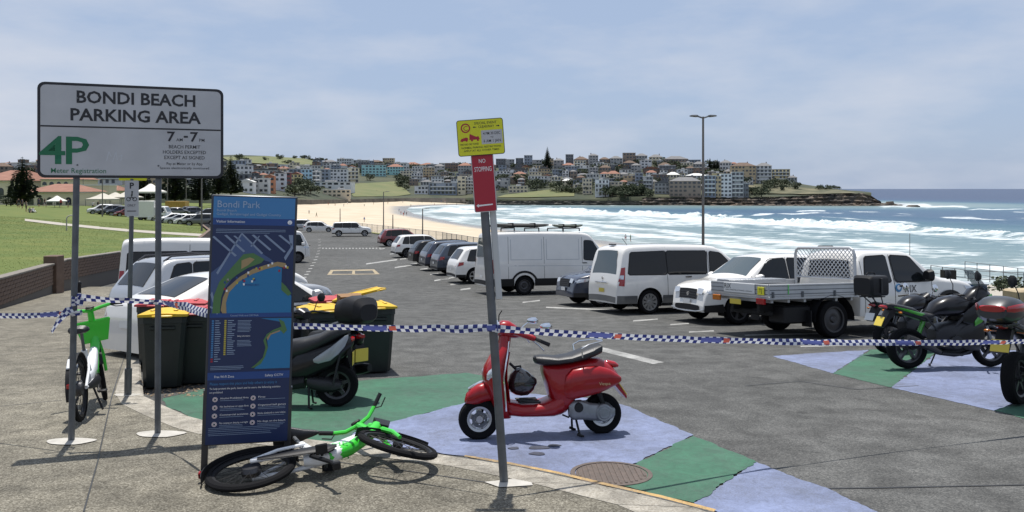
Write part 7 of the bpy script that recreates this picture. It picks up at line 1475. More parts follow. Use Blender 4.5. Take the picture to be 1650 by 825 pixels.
LT('NO', M_textw, .010, H - .345, .032, bold=.006, width=.05); LT('STOPPING', M_textw, .012, H - .41, .038, bold=.004, width=.13); flat('arrow', [(-.04, -.675 + H), (.068, -.669 + H), (.068, -.660 + H), (-.04, -.663 + H), (-.04, -.655 + H), (-.058, -.668 + H), (-.04, -.684 + H)], -.0145, M_textw, o)
plate('clearway_panel', .355, .275, .02, -.026, -.020, M_textb, o, .012, H - .15); plate('clearway_face', .345, .265, .016, -.0275, -.026, M_signy, o, .012, H - .15)
YR = -.0286
b = MB(); 
flat('clearway_ring', disc(-.098, H - .075, .036), YR, M_signr, o); flat('clearway_ring', disc(-.098, H - .075, .026), YR - .0006, M_signy, o); LT('C', M_signr, -.098, H - .094, .038, YR - .0012, bold=.03)
LT('SPECIAL EVENT', M_textb, .055, H - .052, .020, YR, bold=.008, width=.17); LT('CLEARWAY', M_textb, .060, H - .080, .020, YR, bold=.008, width=.12)
for sx in (-1, 1): flat('arrow', [(.06 + sx * .075, H - .074), (.06 + sx * .075, H - .069), (.06 + sx * .09, H - .069), (.06 + sx * .09, H - .064), (.06 + sx * .102, H - .0715), (.06 + sx * .09, H - .079), (.06 + sx * .09, H - .074)], YR, M_textb, o)
flat('tow_symbol', [(-.145, H - .172), (-.135, H - .155), (-.10, H - .145), (-.085, H - .150), (-.085, H - .165), (-.11, H - .172)], YR, M_signr, o); flat('tow_symbol', [(-.075, H - .165), (-.07, H - .12), (-.02, H - .145), (-.005, H - .14), (.005, H - .165)], YR, M_signr, o)
for x in (-.13, -.095, -.055, -.01): flat('tow_symbol', disc(x, H - .170, .008, 10), YR - .0005, M_signr, o)
flat('date_panel', rect(.018, .178, H - .205, H - .10), YR, M_signw, o); LT('4 PM 30 DEC', M_textb, .098, H - .135, .022, YR - .001, bold=.008, width=.13); LT('TO', M_textb, .098, H - .160, .012, YR - .001, bold=.006); LT('6 AM 1 JAN', M_textb, .098, H - .192, .022, YR - .001, bold=.008, width=.13)
LT('FINE AND CAR TOWED', M_textb, -.075, H - .205, .015, YR, bold=.008, width=.14); LT('NORMAL PARKING RESTRICTIONS', M_textb, .012, H - .232, .015, YR, bold=.008, width=.30); LT('APPLY AT ALL OTHER TIMES', M_textb, .012, H - .256, .015, YR, bold=.008, width=.27)
pd = MB(); c = Vector((p.x + .02, p.y + .0, 0)); pd.poly([(c.x + x, c.y + y, gz(c.y + y) + KERB + .008) for x, y in ((-.17, .03), (-.05, -.10), (.20, -.05), (.19, .02), (.05, .11))]); at_world(pd.build('concrete_footing', M_pad, None, 0, recalc=False), o)

# ---- blue information board
p0 = foot(327, 757); p1 = p0 + Vector((math.cos(R(17)), math.sin(R(17)), 0)) * .66; u = Vector((p1.x - p0.x, p1.y - p0.y, 0)); W = .675; yaw = math.atan2(u.y, u.x)
o = thing('information_board', 'tall dark blue information board with park map on two steel legs', 'sign', ((p0.x + p1.x) / 2, (p0.y + p1.y) / 2, gz((p0.y + p1.y) / 2) + KERB), yaw); o.rotation_euler = (Matrix.Rotation(yaw, 3, 'Z') @ Matrix.Rotation(R(1.9), 3, 'Y')).to_euler()
M_nb = mat('board_navy', (.008, .022, .085), rough=.45); M_lb = mat('board_light_blue', (.045, .19, .42), rough=.45); M_mb = mat('board_mid_blue', (.012, .055, .22), rough=.45); M_mapw = mat('map_water', (.012, .16, .36), rough=.45); M_sand2 = mat('map_sand', (.33, .24, .12), rough=.5); M_mgreen = mat('map_green', (.07, .17, .06), rough=.5); M_street = mat('map_street', (.20, .26, .38), rough=.5); M_suburb = mat('map_suburb', (.05, .09, .21), rough=.5); M_prtl = mat('board_print_pale', (.30, .40, .55), rough=.5); M_prty = mat('board_print_yellow', (.45, .38, .05), rough=.5)
zb, zt = .19, 2.23; H = zt - zb
for sx in (-1, 1): m = MB(); m.bbox((sx * (W / 2 - .015), .02, zb / 2 + .2), (.05, .06, zb + .5), .004); m.build('leg', M_darkalloy, o)
m = MB(); m.bbox((0, .02, (zb + zt) / 2), (W, .07, H), .006); m.build('frame', mat('board_frame_steel', (.05, .055, .065), rough=.4, metal=.5), o)
Yp = -.0165; fw = W / 2 - .018
m = MB(); m.box((0, Yp, (zb + zt) / 2), (fw * 2, .004, H - .02)); m.build('panel', M_nb, o, 0)
Y0 = Yp - .003
def zz(py): return zt - (py - 315) / (717 - 315) * H               # photograph row on the board's left edge
def xx(f): return -fw + 2 * fw * f
def ff(name, pts, m_, lv=0): return flat(name, [(xx(a), zz(b)) for a, b in pts], Y0 - .0008 * lv, m_, o)
def fr(name, a0, a1, b0, b1, m_, lv=0): return ff(name, [(a0, b0), (a1, b0), (a1, b1), (a0, b1)], m_, lv)
LB = lambda t, f, py, sz, m_=M_textw, **k: lettering(t, m_, o, (xx(f), Y0 - .004, zz(py)), sz, None, **k)
fr('header_band', 0, 1, 318, 352, M_lb); fr('title_band', 0, 1, 352, 363, M_mb)
LB('Bondi Park', .04, 335, .058, M_prtl, align='LEFT', bold=.008, width=.33); LB('Bondi Beach', .04, 341.5, .02, M_prtl, align='LEFT', bold=.004, width=.15); LB('Gadigal, Birrabirragal and Gadigal Country', .04, 347.5, .022, M_prtl, align='LEFT', bold=.004, width=.5); LB('Visitor Information', .04, 359.5, .022, align='LEFT', bold=.006, width=.22)
flat('information_symbol', disc(xx(.94), zz(357.5), .018), Y0 - .001, M_textw, o); LB('i', .94, 360.5, .024, M_mb, bold=.02)
def lines(a0, a1, py0, n, st, h=.9, m_=M_prtl, rag=.25):
    for k in range(n): fr('text_line', a0, a1 - (rag * random.random() * (a1 - a0) if k % 3 == 2 else .03 * random.random()), py0 + k * st, py0 + k * st + h, m_, 1)
lines(.04, .9, 370, 3, 2.6, .55)
# large map
ff('map_suburb', [(0, 470), (0, 440), (.18, 420), (.34, 378), (.46, 392), (.60, 408), (.72, 418), (.78, 425), (.5, 415), (.3, 440), (.1, 480), (.02, 510)], M_suburb, 1)
for pts in ([(0, 383), (.02, 381), (.30, 412), (.28, 414)], [(.14, 380), (.17, 379), (.40, 405), (.38, 407)], [(.25, 381), (.27, 380), (.35, 388), (.34, 390)], [(.47, 379), (.50, 378), (.72, 402), (.70, 404)], [(.62, 379), (.65, 378), (.90, 405), (.88, 407)], [(.80, 379), (.83, 378), (.98, 393), (.97, 396)], [(.06, 440), (.34, 377), (.355, 378), (.08, 443)], [(.34, 377), (.36, 376), (.62, 408), (.60, 410)], [(.46, 397), (.56, 380), (.575, 380), (.48, 398)], [(.93, 378), (.985, 378), (.99, 400), (.90, 420), (.88, 415), (.96, 398)], [(.02, 470), (.10, 505), (.085, 507), (.0, 475)], [(.0, 493), (.09, 498), (.085, 501), (.0, 496)]): ff('map_street', pts, M_street, 2)
shore = [(.10, 500), (.14, 480), (.20, 460), (.32, 446), (.48, 434), (.62, 426), (.76, 421), (.88, 422), (.94, 432), (.90, 452), (.93, 470), (.99, 478)]
ff('map_water', [(.20, 505)] + [(.16, 500), (.22, 472), (.34, 454), (.5, 442), (.66, 434), (.80, 429), (.86, 432), (.86, 455), (.92, 468), (.99, 478), (.99, 505)], M_mapw, 2)
ff('map_park', [(.04, 478), (.10, 455), (.24, 432), (.38, 410), (.50, 408), (.64, 418), (.60, 424), (.44, 432), (.30, 444), (.18, 458), (.13, 480), (.12, 505), (.03, 505)], M_mgreen, 3)
ff('map_sand', [(.13, 500), (.15, 480), (.20, 464), (.34, 447), (.50, 434), (.66, 427), (.80, 422), (.90, 424), (.94, 434), (.90, 432), (.80, 429), (.66, 434), (.5, 442), (.34, 454), (.22, 472), (.19, 488), (.20, 505), (.15, 505)], M_sand2, 4)
ff('map_sand', [(.36, 420), (.46, 415), (.52, 418), (.44, 428), (.36, 434)], M_sand2, 4); ff('map_park', [(.86, 455), (.92, 462), (.99, 474), (.95, 478), (.86, 468)], M_mgreen, 4); ff('map_navy_block', [(.90, 436), (.96, 432), (.98, 462), (.93, 464)], M_nb, 4)
for k in range(26):
    a = random.uniform(.12, .95); b = 470 - 50 * min(1, a * 1.1) + random.uniform(-10, 10); q = random.choice((M_mb, M_mb, M_prty, M_prty, M_textw, M_signr)); fr('map_marker', a, a + .022, b, b + 3.4, q, 5)
LB('BONDI BAY', .5, 461, .016, M_mb, bold=.004); fr('map_caption_band', 0, 1, 505, 512, M_mb, 1); LB('Coastal Walk and Cliff Walk', .42, 510, .014, M_prtl, bold=.004, width=.22)
# lower half: key, small map
ff('small_map_water', [(.62, 514), (1, 514), (1, 596), (.56, 596), (.68, 575), (.72, 560), (.70, 545), (.78, 536), (.90, 530), (.86, 520)], M_mapw, 1)
ff('small_map_land', [(.56, 594), (.64, 588), (.69, 576), (.72, 562), (.69, 548), (.75, 538), (.86, 533), (.91, 540), (.95, 534), (.91, 520), (.84, 515), (.88, 528), (.78, 533), (.70, 540), (.66, 550), (.69, 562), (.66, 578), (.58, 588), (.52, 594)], M_mgreen, 2); ff('small_map_sand', [(.70, 546), (.74, 539), (.86, 533.5), (.865, 535.5), (.75, 541), (.716, 550)], M_sand2, 3)
for k in range(19):
    fr('key_icon', .03, .055, 516 + k * 3.6, 518.6 + k * 3.6, M_lb if k < 17 else M_signr, 1); fr('text_line', .07, .07 + .08 * random.uniform(.5, 1), 516.6 + k * 3.6, 517.6 + k * 3.6, M_prtl, 1); fr('key_icon', .18, .205, 516 + k * 3.0, 518.2 + k * 3.0, M_prty, 1); fr('text_line', .22, .22 + .10 * random.uniform(.5, 1), 516.4 + k * 3.0, 517.3 + k * 3.0, M_prtl, 1)
lines(.34, .52, 517, 9, 2.2, .6); LB('Safety information', .34, 543, .012, align='LEFT', bold=.004, width=.10); lines(.34, .52, 549, 5, 2.2, .6); lines(.03, .45, 590, 3, 2.4, .6)
fr('footer_band', 0, 1, 600, 612, M_mb, 1); LB('Free Wi-Fi Zone', .08, 608.5, .020, align='LEFT', bold=.004, width=.15); LB('Safety CCTV', .92, 608.5, .020, align='RIGHT', bold=.004)
LB('Please respect this place and help others to enjoy it', .03, 620, .024, M_lb, align='LEFT', bold=.004, width=.52); LB('To help protect the park, beach and its users, the following activities', .03, 627, .016, align='LEFT', bold=.004, width=.55); LB('are prohibited', .03, 633, .016, align='LEFT', bold=.004, width=.10)
for ci, (cxf, rows) in enumerate(((.10, ('Alcohol Prohibited Area', 'No barbecues or open fires', 'Commercial activities', 'No camping or sleeping overnight')), (.56, ('Fires', 'Organised ball games', 'Bicycles, skateboards or motor vehicles', 'No dogs on the beach')))):
    for k, t in enumerate(rows):
        py = 643 + k * 13.2; flat('prohibition_ring', disc(xx(cxf), zz(py), .020), Y0 - .001, M_textw, o); flat('prohibition_ring', disc(xx(cxf), zz(py), .0165), Y0 - .0018, M_signr, o); flat('prohibition_ring', disc(xx(cxf), zz(py), .0135), Y0 - .0026, M_textw, o)
        ff('prohibition_symbol', [(cxf - .014, py + 1.4), (cxf - .008, py - 1.8), (cxf + .012, py - 1.2), (cxf + .010, py + 1.6)], M_textb, 5)
        LB(t, cxf + .06, py - .3, .015, align='LEFT', bold=.004, width=min(.22, .011 * len(t))); lines(cxf + .06, cxf + .36 if ci == 0 else .97, py + 2.0, 1 + (k % 2), 2.4, .5)
lines(.03, .93, 700 - 2 + -7, 7, 3.0, .55) if False else lines(.03, .93, 689, 3, 2.6, .5); lines(.03, .80, 697.5, 2, 2.6, .5)
# ---- manhole cover
c = road(985, 765); o = thing('manhole_cover', 'round rusty brown iron manhole cover in the painted road', 'manhole', (c.x, c.y, c.z + .014), 0, tilt=True); M_rust = mat('rusty_iron', (.085, .07, .06), rough=.7, metal=.2, c2=(.13, .10, .085), scale=14, bump=.4, bscale=60)
m = MB(); m.lathe([(.001, 0), (.30, 0), (.30, -.02)], (0, 0, 0), 'z', 36); m.build('cover', M_rust, o); m = MB(); m.lathe([(.308, -.02), (.308, .004), (.345, .004), (.35, -.02)], (0, 0, 0), 'z', 36, cap=False); m.build('rim', M_rust, o)
for k in range(-6, 7):
    L = math.sqrt(max(0, .285 ** 2 - (k * .045) ** 2)); m = MB(); m.bbox((k * .045, 0, .003), (.02, 2 * L, .007), .002); m.build('tread_bar', M_rust, o)

# ------------------------------------------------------------------ police tape
mt_ = bpy.data.materials.new('police_tape'); nt, n, l, p_ = nodes(mt_); p_.inputs['Roughness'].default_value = .4
uv = n.new('ShaderNodeUVMap'); sx = n.new('ShaderNodeSeparateXYZ'); l.new(uv.outputs[0], sx.inputs[0]); ck = n.new('ShaderNodeTexChecker'); ck.inputs['Scale'].default_value = 1; ck.inputs['Color1'].default_value = (.02, .03, .16, 1); ck.inputs['Color2'].default_value = (.72, .73, .76, 1)
mp_ = n.new('ShaderNodeMapping'); mp_.inputs['Scale'].default_value = (24, 2, 1); mp_.inputs['Location'].default_value = (.01, .01, .5); l.new(uv.outputs[0], mp_.inputs[0]); l.new(mp_.outputs[0], ck.inputs[0])
def mth(op, a, b=None, v=None):
    q = n.new('ShaderNodeMath'); q.operation = op; l.new(a, q.inputs[0]) if not isinstance(a, float) else None
    if b is not None: l.new(b, q.inputs[1])
    if v is not None: q.inputs[1].default_value = v
    return q.outputs[0]
ph = mth('FRACT', mth('DIVIDE', sx.outputs[0], v=1.15)); txt = mth('MULTIPLY', mth('GREATER_THAN', ph, v=.70), mth('LESS_THAN', ph, v=.90)); red = mth('MULTIPLY', mth('GREATER_THAN', ph, v=.92), mth('LESS_THAN', ph, v=.98))
midv = mth('LESS_THAN', mth('ABSOLUTE', mth('SUBTRACT', sx.outputs[1], v=.5)), v=.34)
brk = n.new('ShaderNodeTexNoise'); brk.inputs['Scale'].default_value = 60; l.new(uv.outputs[0], brk.inputs['Vector'])
m1 = n.new('ShaderNodeMix'); m1.data_type = 'RGBA'; l.new(mth('MULTIPLY', txt, midv), m1.inputs[0]); l.new(ck.outputs[0], m1.inputs[6]); m1.inputs[7].default_value = (.10, .12, .35, 1)
m2 = n.new('ShaderNodeMix'); m2.data_type = 'RGBA'; l.new(mth('MULTIPLY', red, midv), m2.inputs[0]); l.new(m1.outputs[2], m2.inputs[6]); m2.inputs[7].default_value = (.55, .12, .08, 1); l.new(m2.outputs[2], p_.inputs['Base Color'])
tr = n.new('ShaderNodeBsdfTranslucent'); l.new(m2.outputs[2], tr.inputs[0]); ms_ = n.new('ShaderNodeMixShader'); ms_.inputs[0].default_value = .3; l.new(p_.outputs[0], ms_.inputs[1]); l.new(tr.outputs[0], ms_.inputs[2]); l.new(ms_.outputs[0], n['Material Output'].inputs[0])
def ribbon(pts, wid, tw, sag=0.0, n=90, seed=0):
    """tape through points, sagging between them; tw(s) turns it about its length (0 = upright)"""
    P = []; 
    for i, (a, b) in enumerate(zip(pts, pts[1:])):
        a, b = Vector(a), Vector(b); k = max(6, int(n * (b - a).length / sum((Vector(q) - Vector(r)).length for r, q in zip(pts, pts[1:]))))
        for j in range(k): t = j / k; v = a.lerp(b, t); v.z -= sag * 4 * t * (1 - t) * min(1, (b - a).length / 3); P.append(v)
    P.append(Vector(pts[-1])); me = bpy.data.meshes.new('tape'); V = []; UVs = []; s = 0
    for i, v in enumerate(P):
        t = (P[min(i + 1, len(P) - 1)] - P[max(i - 1, 0)]).normalized(); up = Vector((0, 0, 1)); sd = t.cross(up).normalized(); up = sd.cross(t); a = tw(s) + .25 * mnoise.noise(Vector((s * 1.7, seed, 0))); d = up * math.cos(a) + sd * math.sin(a)
        w = wid * (1 - .25 * abs(mnoise.noise(Vector((s * 2.3, seed + 4, 1))))); v = v + Vector((0, 0, .006 * mnoise.noise(Vector((s * 5, seed, 3)))))
        bow = sd * .008 * math.cos(a); V += [v - d * w / 2, v + bow, v + d * w / 2]; UVs.append(s)
        if i + 1 < len(P): s += (P[i + 1] - P[i]).length
    Fc = []
    for i in range(len(P) - 1):
        for k in (0, 1): Fc.append((3 * i + k, 3 * i + 3 + k, 3 * i + 4 + k, 3 * i + 1 + k))
    me.from_pydata([tuple(v) for v in V], [], Fc); me.materials.append(mt_); uvl = me.uv_layers.new(name='UVMap')
    for pl in me.polygons:
        pl.use_smooth = True
        for li in pl.loop_indices: vi = me.loops[li].vertex_index; uvl.data[li].uv = (UVs[vi // 3], (vi % 3) / 2)
    return me
P_ = lambda px, py, d: at(px, py, d)
TG = 'police tape strung across the car park entrance'
tape = lambda lab, *a, **k: tag(link('police_tape', ribbon(*a, **k)), lab, 'tape', TG)
tape('blue and white chequered tape running off from the parking sign post over the footpath', [P_(-160, 505, 7.9), P_(40, 509, 7.3), P_(116, 504, 7.08)], .055, lambda s: .15 * math.sin(s * 1.3), sag=.01, n=60, seed=1)
tape('blue and white chequered tape strung between both parking sign posts', [P_(124, 479, 7.08), P_(200, 484, 7.12), P_(262, 487, 7.30), P_(300, 494, 6.9), P_(336, 505, 6.42)], .075, lambda s: .2 + .6 * math.sin(s * 2.9), sag=.03, n=70, seed=2)
tape('blue and white chequered tape strung from the information board to the leaning pole', [P_(462, 524, 6.72), P_(560, 527, 6.45), P_(700, 529, 6.1), P_(803, 528, 5.84)], .060, lambda s: .45 * math.sin(s * 1.9), sag=.025, n=90, seed=3)
tape('blue and white chequered tape running from the leaning pole towards the motorcycles', [P_(798, 529, 5.84), P_(960, 540, 6.2), P_(1200, 549, 6.9), P_(1420, 552, 7.5), P_(1700, 549, 8.3)], .060, lambda s: .5 * math.sin(s * 1.3) + .5 * math.exp(-((s - 2.6) / .3) ** 2), sag=.012, n=160, seed=5)
wrap = thing('tape_knot', 'knot of chequered tape wound round the taller parking sign post with loose ends', 'tape', P_(120, 490, 7.13))
for k, z in enumerate((.055, .015, -.09)):
    c = P_(121 - .3 * k, 490, 7.18); q = link('winding', ribbon([(c.x + .042 * math.cos(a), c.y + .03 + .042 * math.sin(a), c.z + z + .01 * math.sin(a + k)) for a in np.linspace(0, 2 * math.pi, 16)], .05, lambda s: 0, n=40, seed=8 + k)); at_world(q, wrap)
for k, pts in enumerate(([P_(118, 500, 7.10), P_(104, 507, 7.06), P_(92, 520, 7.03), P_(83, 535, 7.02)], [P_(124, 486, 7.10), P_(131, 478, 7.05), P_(128, 492, 7.03)], [P_(118, 498, 7.09), P_(108, 500, 7.0), P_(100, 509, 6.98)])): at_world(link('loose_end', ribbon(pts, .055, lambda s: .3 + 2 * s, n=24, seed=12 + k)), wrap)

# ------------------------------------------------------------------ light poles, railing and small things
def light_pole(px, pt, p, r, label, arms=2, w=1.0):
    h = CAMZ - (pt - HY) / F * p.y - p.z; o = thing('light_pole', label, 'lamp post', p, 0, 'light poles'); m = MB(); m.tube([(0, 0, -.1), (0, 0, .4), (0, 0, h)], [r * 1.3, r * 1.15, r * .75], 10); m.build('pole', mat('pole_grey_brown', (.17, .155, .14), rough=.6, metal=.3), o)
    for sd in ((-1, 1) if arms == 2 else (1,) if arms == 1 else ()):
        m = MB(); m.tube([(0, 0, h - .05), (sd * w * .3, 0, h + .02)], .03, 6); m.build('arm', M_galv, o); m = MB(); m.sl([(sd * w * .25, h - .01, h + .05, .05, 3), (sd * w * .35, h - .02, h + .07, .12, 3), (sd * w * .6, h - .0, h + .06, .11, 3), (sd * w * .68, h + .01, h + .04, .05, 3)], n=10); m.build('lamp_head', M_galv, o)
    return o
x, y = 6.75, 27.4; light_pole(1131, 188, Vector((x, y, gz(y))), .048, 'tall slim light pole with two flat lamp heads behind the passenger van', 2, .7)
for px, pt, d, lab, ar in ((618, 309, 104, 'thin light pole with one lamp beside the far railing', 1), (681, 336, 88, 'short light pole with a single lamp behind the red hatchback', 1), (548, 336, 118, 'bare thin pole behind the boxy four-wheel drive', 0), (633, 346, 96, 'bare short pole behind the dark red hatchback', 0), (1466, 376, 46, 'very thin bare pole standing in front of the surf', 0)):
    xx_ = (px - CX) / F * d; light_pole(px, pt, Vector((xx_, d, gz(d) - (0 if d > 60 else .6))), .07 if d > 60 else .02, lab, ar, 1.2)
for px, pt, pb, lab in ((165, 290, 349, 'pole on the lawn nearest the low cream wall'), (270, 285, 340, 'thin pole rising behind the box truck'), (300, 284, 340, 'thin pole rising behind the back row of cars'), (325, 288, 372, 'pole beside the front row of cars beyond the lawn'), (134, 288, 330, 'slim pole by the pavilion wall')):
    p = lawnpt(px, pb); light_pole(px, pt, p, .09, lab, 0)
M_rail = mat('railing_pale', (.40, .38, .34), rough=.6, var=.2)
o = thing('railing', 'pale metal railing with thin uprights along the seaward edge of the car park', 'fence'); bal = MB()
ylist = [26 + k * 2.4 for k in range(42)]; rail = [MB(), MB()]
for a, b in zip(ylist, ylist[1:]):
    pa, pb = Vector((ip(RIGHT, a) + .5, a, gz(a) + .1)), Vector((ip(RIGHT, b) + .5, b, gz(b) + .1)); m = MB(); m.tube([pa, pa + Vector((0, 0, 1.15))], .03, 6); m.build('post', M_rail, o)
    for k, z in enumerate((1.12, .16)): r_ = MB(); r_.tube([pa + Vector((0, 0, z)), pb + Vector((0, 0, z))], .022, 5); r_.build('rail', M_rail, o)
    for k in range(1, 12): c = pa.lerp(pb, k / 12); bal.box(c + Vector((0, 0, .64)), (.018, .018, .95))
tag(bal.build('baluster', M_rail, o, 0), kind='stuff')
# lower promenade on the right: railing, blue kiosk, bush
def rail_run(pts, label, h=1.1, post=1.6, nrail=3):
    o = thing('promenade_railing', label, 'fence', pts[0])
    for a, b in zip(pts, pts[1:]):
        a, b = Vector(a), Vector(b); n = max(1, round((b - a).length / post))
        for k in range(n): c = a.lerp(b, k / n); m = MB(); m.tube([c, c + Vector((0, 0, h))], .022, 5); at_world(m.build('post', M_galv, None), o)
        for k in range(nrail): z = h * (k + 1) / nrail; m = MB(); m.tube([a + Vector((0, 0, z)), b + Vector((0, 0, z))], .016, 5); at_world(m.build('rail', M_galv, None), o)
rail_run([at(1500, 462, 40), at(1560, 474, 36), at(1650, 480, 34), at(1760, 488, 32)], 'grey pipe railing beside the blue kiosk')
rail_run([at(1555, 448, 52), at(1640, 462, 46), at(1760, 474, 42)], 'grey pipe railing of the ramp leading down to the sand')
pr = MB(); q = [at(1440, 474, 38), at(1560, 492, 30), at(1800, 500, 29), at(1900, 470, 60), at(1500, 455, 60)]; pr.poly(q); struct('promenade', pr, mat('promenade_concrete', (.36, .33, .28), rough=.9, var=.2, scale=1), 0)
p = at(1572, 487, 29); o = thing('kiosk', 'small bright blue boxed kiosk below the car park edge', 'kiosk', p, R(-20)); kb = mat('kiosk_blue', (.03, .13, .36), rough=.5); part('wall', kb, o, (0, .35, -.5), (.75, .7, 1.15)); part('roof', mat('kiosk_roof', (.30, .33, .36), rough=.6), o, (0, .35, .65), (.85, .8, .05)); part('door', mat('kiosk_door', (.16, .2, .26), rough=.5), o, (-.15, -.02, -.1), (.3, .04, .7))
p = at(1530, 460, 34); o = thing('notice_box', 'dark cabinet on a post behind the ute bonnet', 'cabinet', p, 0); part('body', M_plastic, o, (0, .1, .05), (.55, .3, .62)); m = MB(); m.tube([(0, .1, -1), (0, .1, .05)], .04, 6); m.build('post', M_galv, o)
bush(at(1618, 478, 31), 1.7, .9, 'low green shrub between the blue kiosk and the railing', 'shrubs by the promenade', 'shrub')
p = at(1655, 508, 24); o = thing('sandstone_block', 'pale sandstone block on the grass verge behind the motorcycles', 'rock', (p.x, p.y, gz(p.y)), .2); m = MB(); m.bbox((0, 0, .28), (1.3, .6, .56), .05); m.build('stone', mat('sandstone', (.42, .34, .22), rough=.9, var=.25, scale=5, bump=.3), o)
# bollard and small roadside pieces
p = foot(128, 487); o = thing('bollard', 'short dark bollard with a knob on the footpath behind the upright bicycle', 'bollard', p); m = MB(); m.lathe([(.05, 0), (.05, .55), (.065, .57), (.065, .62), (.04, .66), (.001, .68)], n=14); m.build('shaft', M_plastic, o); m = MB(); m.lathe([(.09, 0), (.09, .02), (.05, .03)], n=14, cap=False); m.build('base', M_plastic, o)
p = lawnpt(115, 372, 0); o = thing('cycle_hoop', 'pale bent steel hoop standing in the lawn behind the sign post', 'hoop', p, .4); m = MB(); m.tube([(-.35, 0, -.1), (-.35, 0, 1.0)] + [(.35 * math.cos(a), 0, 1.0 + .3 * math.sin(a)) for a in np.linspace(math.pi, 0, 9)] + [(.35, 0, -.1)], .05, 8); m.build('tube', M_rail, o)
# leaf litter at the kerb beside the bins
b = MB(); rng = random.Random(5)
for _ in range(260):
    c = road(rng.uniform(222, 330), rng.uniform(612, 640)) + Vector((0, 0, .008)); a = rng.uniform(0, 6); s = rng.uniform(.012, .035); u1, u2 = Vector((math.cos(a), math.sin(a), rng.uniform(-.1, .3))) * s, Vector((-math.sin(a), math.cos(a), rng.uniform(-.1, .3))) * s * .5; b.poly([c - u1, c + u2, c + u1, c - u2])
tag(b.build('leaf_litter', mat('dry_leaf', (.13, .08, .04), rough=.9, c2=(.28, .22, .15), scale=30), None, 0), 'dry brown leaf litter gathered in the gutter beside the bins', 'leaves', kind='stuff')

# ------------------------------------------------------------------ people on the beach, the lawn and the road
SK = mat('skin', (.42, .24, .15), rough=.6)
CL = {'black': (.015, .015, .018), 'navy': (.02, .03, .08), 'white': (.6, .6, .6), 'red': (.4, .03, .03), 'blue': (.05, .14, .4), 'grey': (.2, .2, .2), 'green': (.05, .2, .08)}
def figure_mesh(pose):
    J = {'p': (0, 0, .95), 's': (0, 0, 1.18), 'c': (0, 0, 1.38), 'n': (0, 0, 1.50), 'h': (0, .02, 1.62), 'ht': (0, .02, 1.74)}
    st = {'stand': .0, 'walk': .28, 'sit': 0}[pose]
    E = [('p', 's'), ('s', 'c'), ('c', 'n'), ('n', 'h'), ('h', 'ht')]
    for sd, k in ((1, 'l'), (-1, 'r')):
        f = sd * st
        J['hip' + k] = (sd * .10, 0, .90); J['kn' + k] = (sd * .11, f * .6 + .03, .50); J['an' + k] = (sd * .11, f - .02, .08); J['to' + k] = (sd * .12, f + .16, .03); J['sh' + k] = (sd * .19, 0, 1.42); J['el' + k] = (sd * .25, -f * .4 - .03, 1.14); J['wr' + k] = (sd * .26, -f * .7 + .05, .90); J['ha' + k] = (sd * .26, -f * .8 + .08, .80)
        E += [('p', 'hip' + k), ('hip' + k, 'kn' + k), ('kn' + k, 'an' + k), ('an' + k, 'to' + k), ('c', 'sh' + k), ('sh' + k, 'el' + k), ('el' + k, 'wr' + k), ('wr' + k, 'ha' + k)]
    if pose == 'sit':
        for q in list(J): J[q] = (J[q][0], J[q][1], J[q][2] - .80)
        for sd, k in ((1, 'l'), (-1, 'r')): J['kn' + k] = (sd * .13, .40, .38); J['an' + k] = (sd * .13, .62, .06); J['to' + k] = (sd * .13, .78, .05); J['wr' + k] = (sd * .24, -.22, .15); J['ha' + k] = (sd * .25, -.28, .05); J['hip' + k] = (sd * .1, .02, .11)
    rad = {'p': .15, 's': .135, 'c': .15, 'n': .06, 'h': .105, 'ht': .07, 'hip': .10, 'kn': .065, 'an': .045, 'to': .035, 'sh': .065, 'el': .048, 'wr': .036, 'ha': .03}
    ks = list(J); me = bpy.data.meshes.new('fig'); me.from_pydata([J[k] for k in ks], [(ks.index(a), ks.index(b)) for a, b in E], []); o = bpy.data.objects.new('fig', me)
    sm_ = o.modifiers.new('s', 'SKIN'); su = o.modifiers.new('u', 'SUBSURF'); su.levels = 1
    for i, k in enumerate(ks):
        r_ = rad.get(k, rad.get(k[:-1], .05)); me.skin_vertices[0].data[i].radius = (r_, r_ * (.75 if k in ('p', 's', 'c') else 1)); me.skin_vertices[0].data[i].use_root = k == 'p'
    return eval_mesh(o)
FM = {k: figure_mesh(k) for k in ('stand', 'walk', 'sit')}
def person(p, rz, top, bottom, pose, label, group, s=1.0):
    me = FM[pose].copy(); me.materials.clear()
    for m_ in (SK, mat('cloth_' + top, CL[top], rough=.9), mat('cloth_' + bottom, CL[bottom], rough=.9), mat('hair_dark', (.03, .02, .015), rough=.8)): me.materials.append(m_)
    off = -.8 if pose == 'sit' else 0
    for pl in me.polygons:
        z = pl.center.z - off; pl.use_smooth = True; pl.material_index = 3 if z > 1.66 else 0 if z > 1.48 else 1 if z > .96 and abs(pl.center.x) < .235 else 2 if (z > .52 or pose == 'sit') and abs(pl.center.x) < .2 else 0
    o = link('person', me); o.location = p; o.rotation_euler = (0, 0, rz); o.scale = (s, s, s); return tag(o, label, 'person', group)
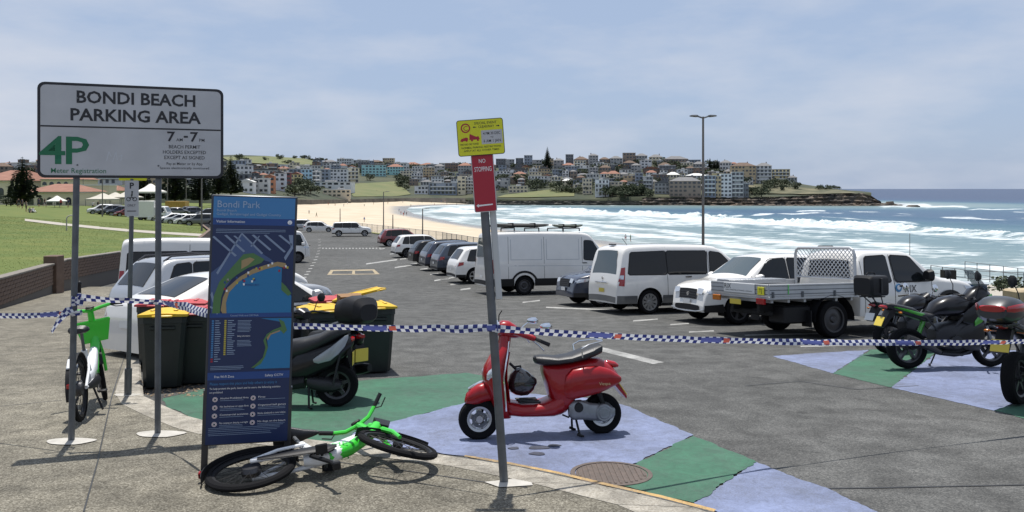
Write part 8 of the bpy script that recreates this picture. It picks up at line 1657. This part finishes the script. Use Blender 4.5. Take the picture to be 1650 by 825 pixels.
def sandpt(px, py):
    z = 2.
    for _ in range(12):
        p = atz(px, py, z); S_, _a = shore_sd(np.array([p.x]), np.array([p.y])); z = float(min(3.4, -S_[0] * .055) if S_[0] < 0 else 0)
    return atz(px, py, max(z, 0))
cols = list(CL); rng = random.Random(11)
bp = [(529, 331), (540, 332), (554, 333), (587, 333), (643, 341), (646, 346), (652, 345), (655, 347), (650, 348), (587, 358), (680, 327), (695, 327), (711, 326), (717, 327), (662, 333), (649, 327), (736, 331), (1008, 388), (1016, 389), (940, 386), (498, 345), (510, 350), (602, 330), (625, 329), (760, 328), (770, 329), (700, 331), (720, 330), (575, 327), (560, 329)]
for i, (px, py) in enumerate(bp):
    a, b = rng.choice(cols), rng.choice(cols); w = 'walking' if i % 2 else 'standing'; p = sandpt(px, py)
    person(p, rng.uniform(0, 6), a, b, 'walk' if i % 2 else 'stand', f'person in {a} top and {b} shorts {w} on the sand {"at the water edge" if py > 338 and px > 640 else "of the wide beach"}', 'people on the beach')
for px, py, pose, a, b, lab in ((36, 336, 'stand', 'navy', 'black', 'person in navy top standing on the lawn beneath the Norfolk pine'), (42, 341, 'stand', 'black', 'black', 'person in black clothes standing apart on the lawn'), (30, 335, 'stand', 'black', 'grey', 'person in black top and grey shorts standing by the pine'), (53, 343, 'sit', 'white', 'black', 'person in white top sitting on the lawn'), (48, 343, 'sit', 'grey', 'navy', 'person in grey top sitting on the lawn beside the one in white'), (63, 333, 'stand', 'navy', 'navy', 'person in navy clothes before the pavilion wall'), (72, 333, 'walk', 'black', 'navy', 'person in black top walking past the pavilion arches'), (98, 334, 'walk', 'red', 'black', 'person in red top walking before the pavilion'), (110, 334, 'stand', 'navy', 'grey', 'person in navy top and grey shorts at the corner of the pavilion'), (150, 338, 'walk', 'white', 'navy', 'person in white top walking near the market tents'), (158, 337, 'stand', 'black', 'black', 'person in black standing near the market tents'), (226, 351, 'stand', 'black', 'black', 'person in dark clothes standing behind the box truck')):
    p = lawnpt(px, py, 0); person(p, rng.uniform(0, 6), a, b, pose, lab, 'people on the lawn')
bpy.data.scenes.remove(TMP)
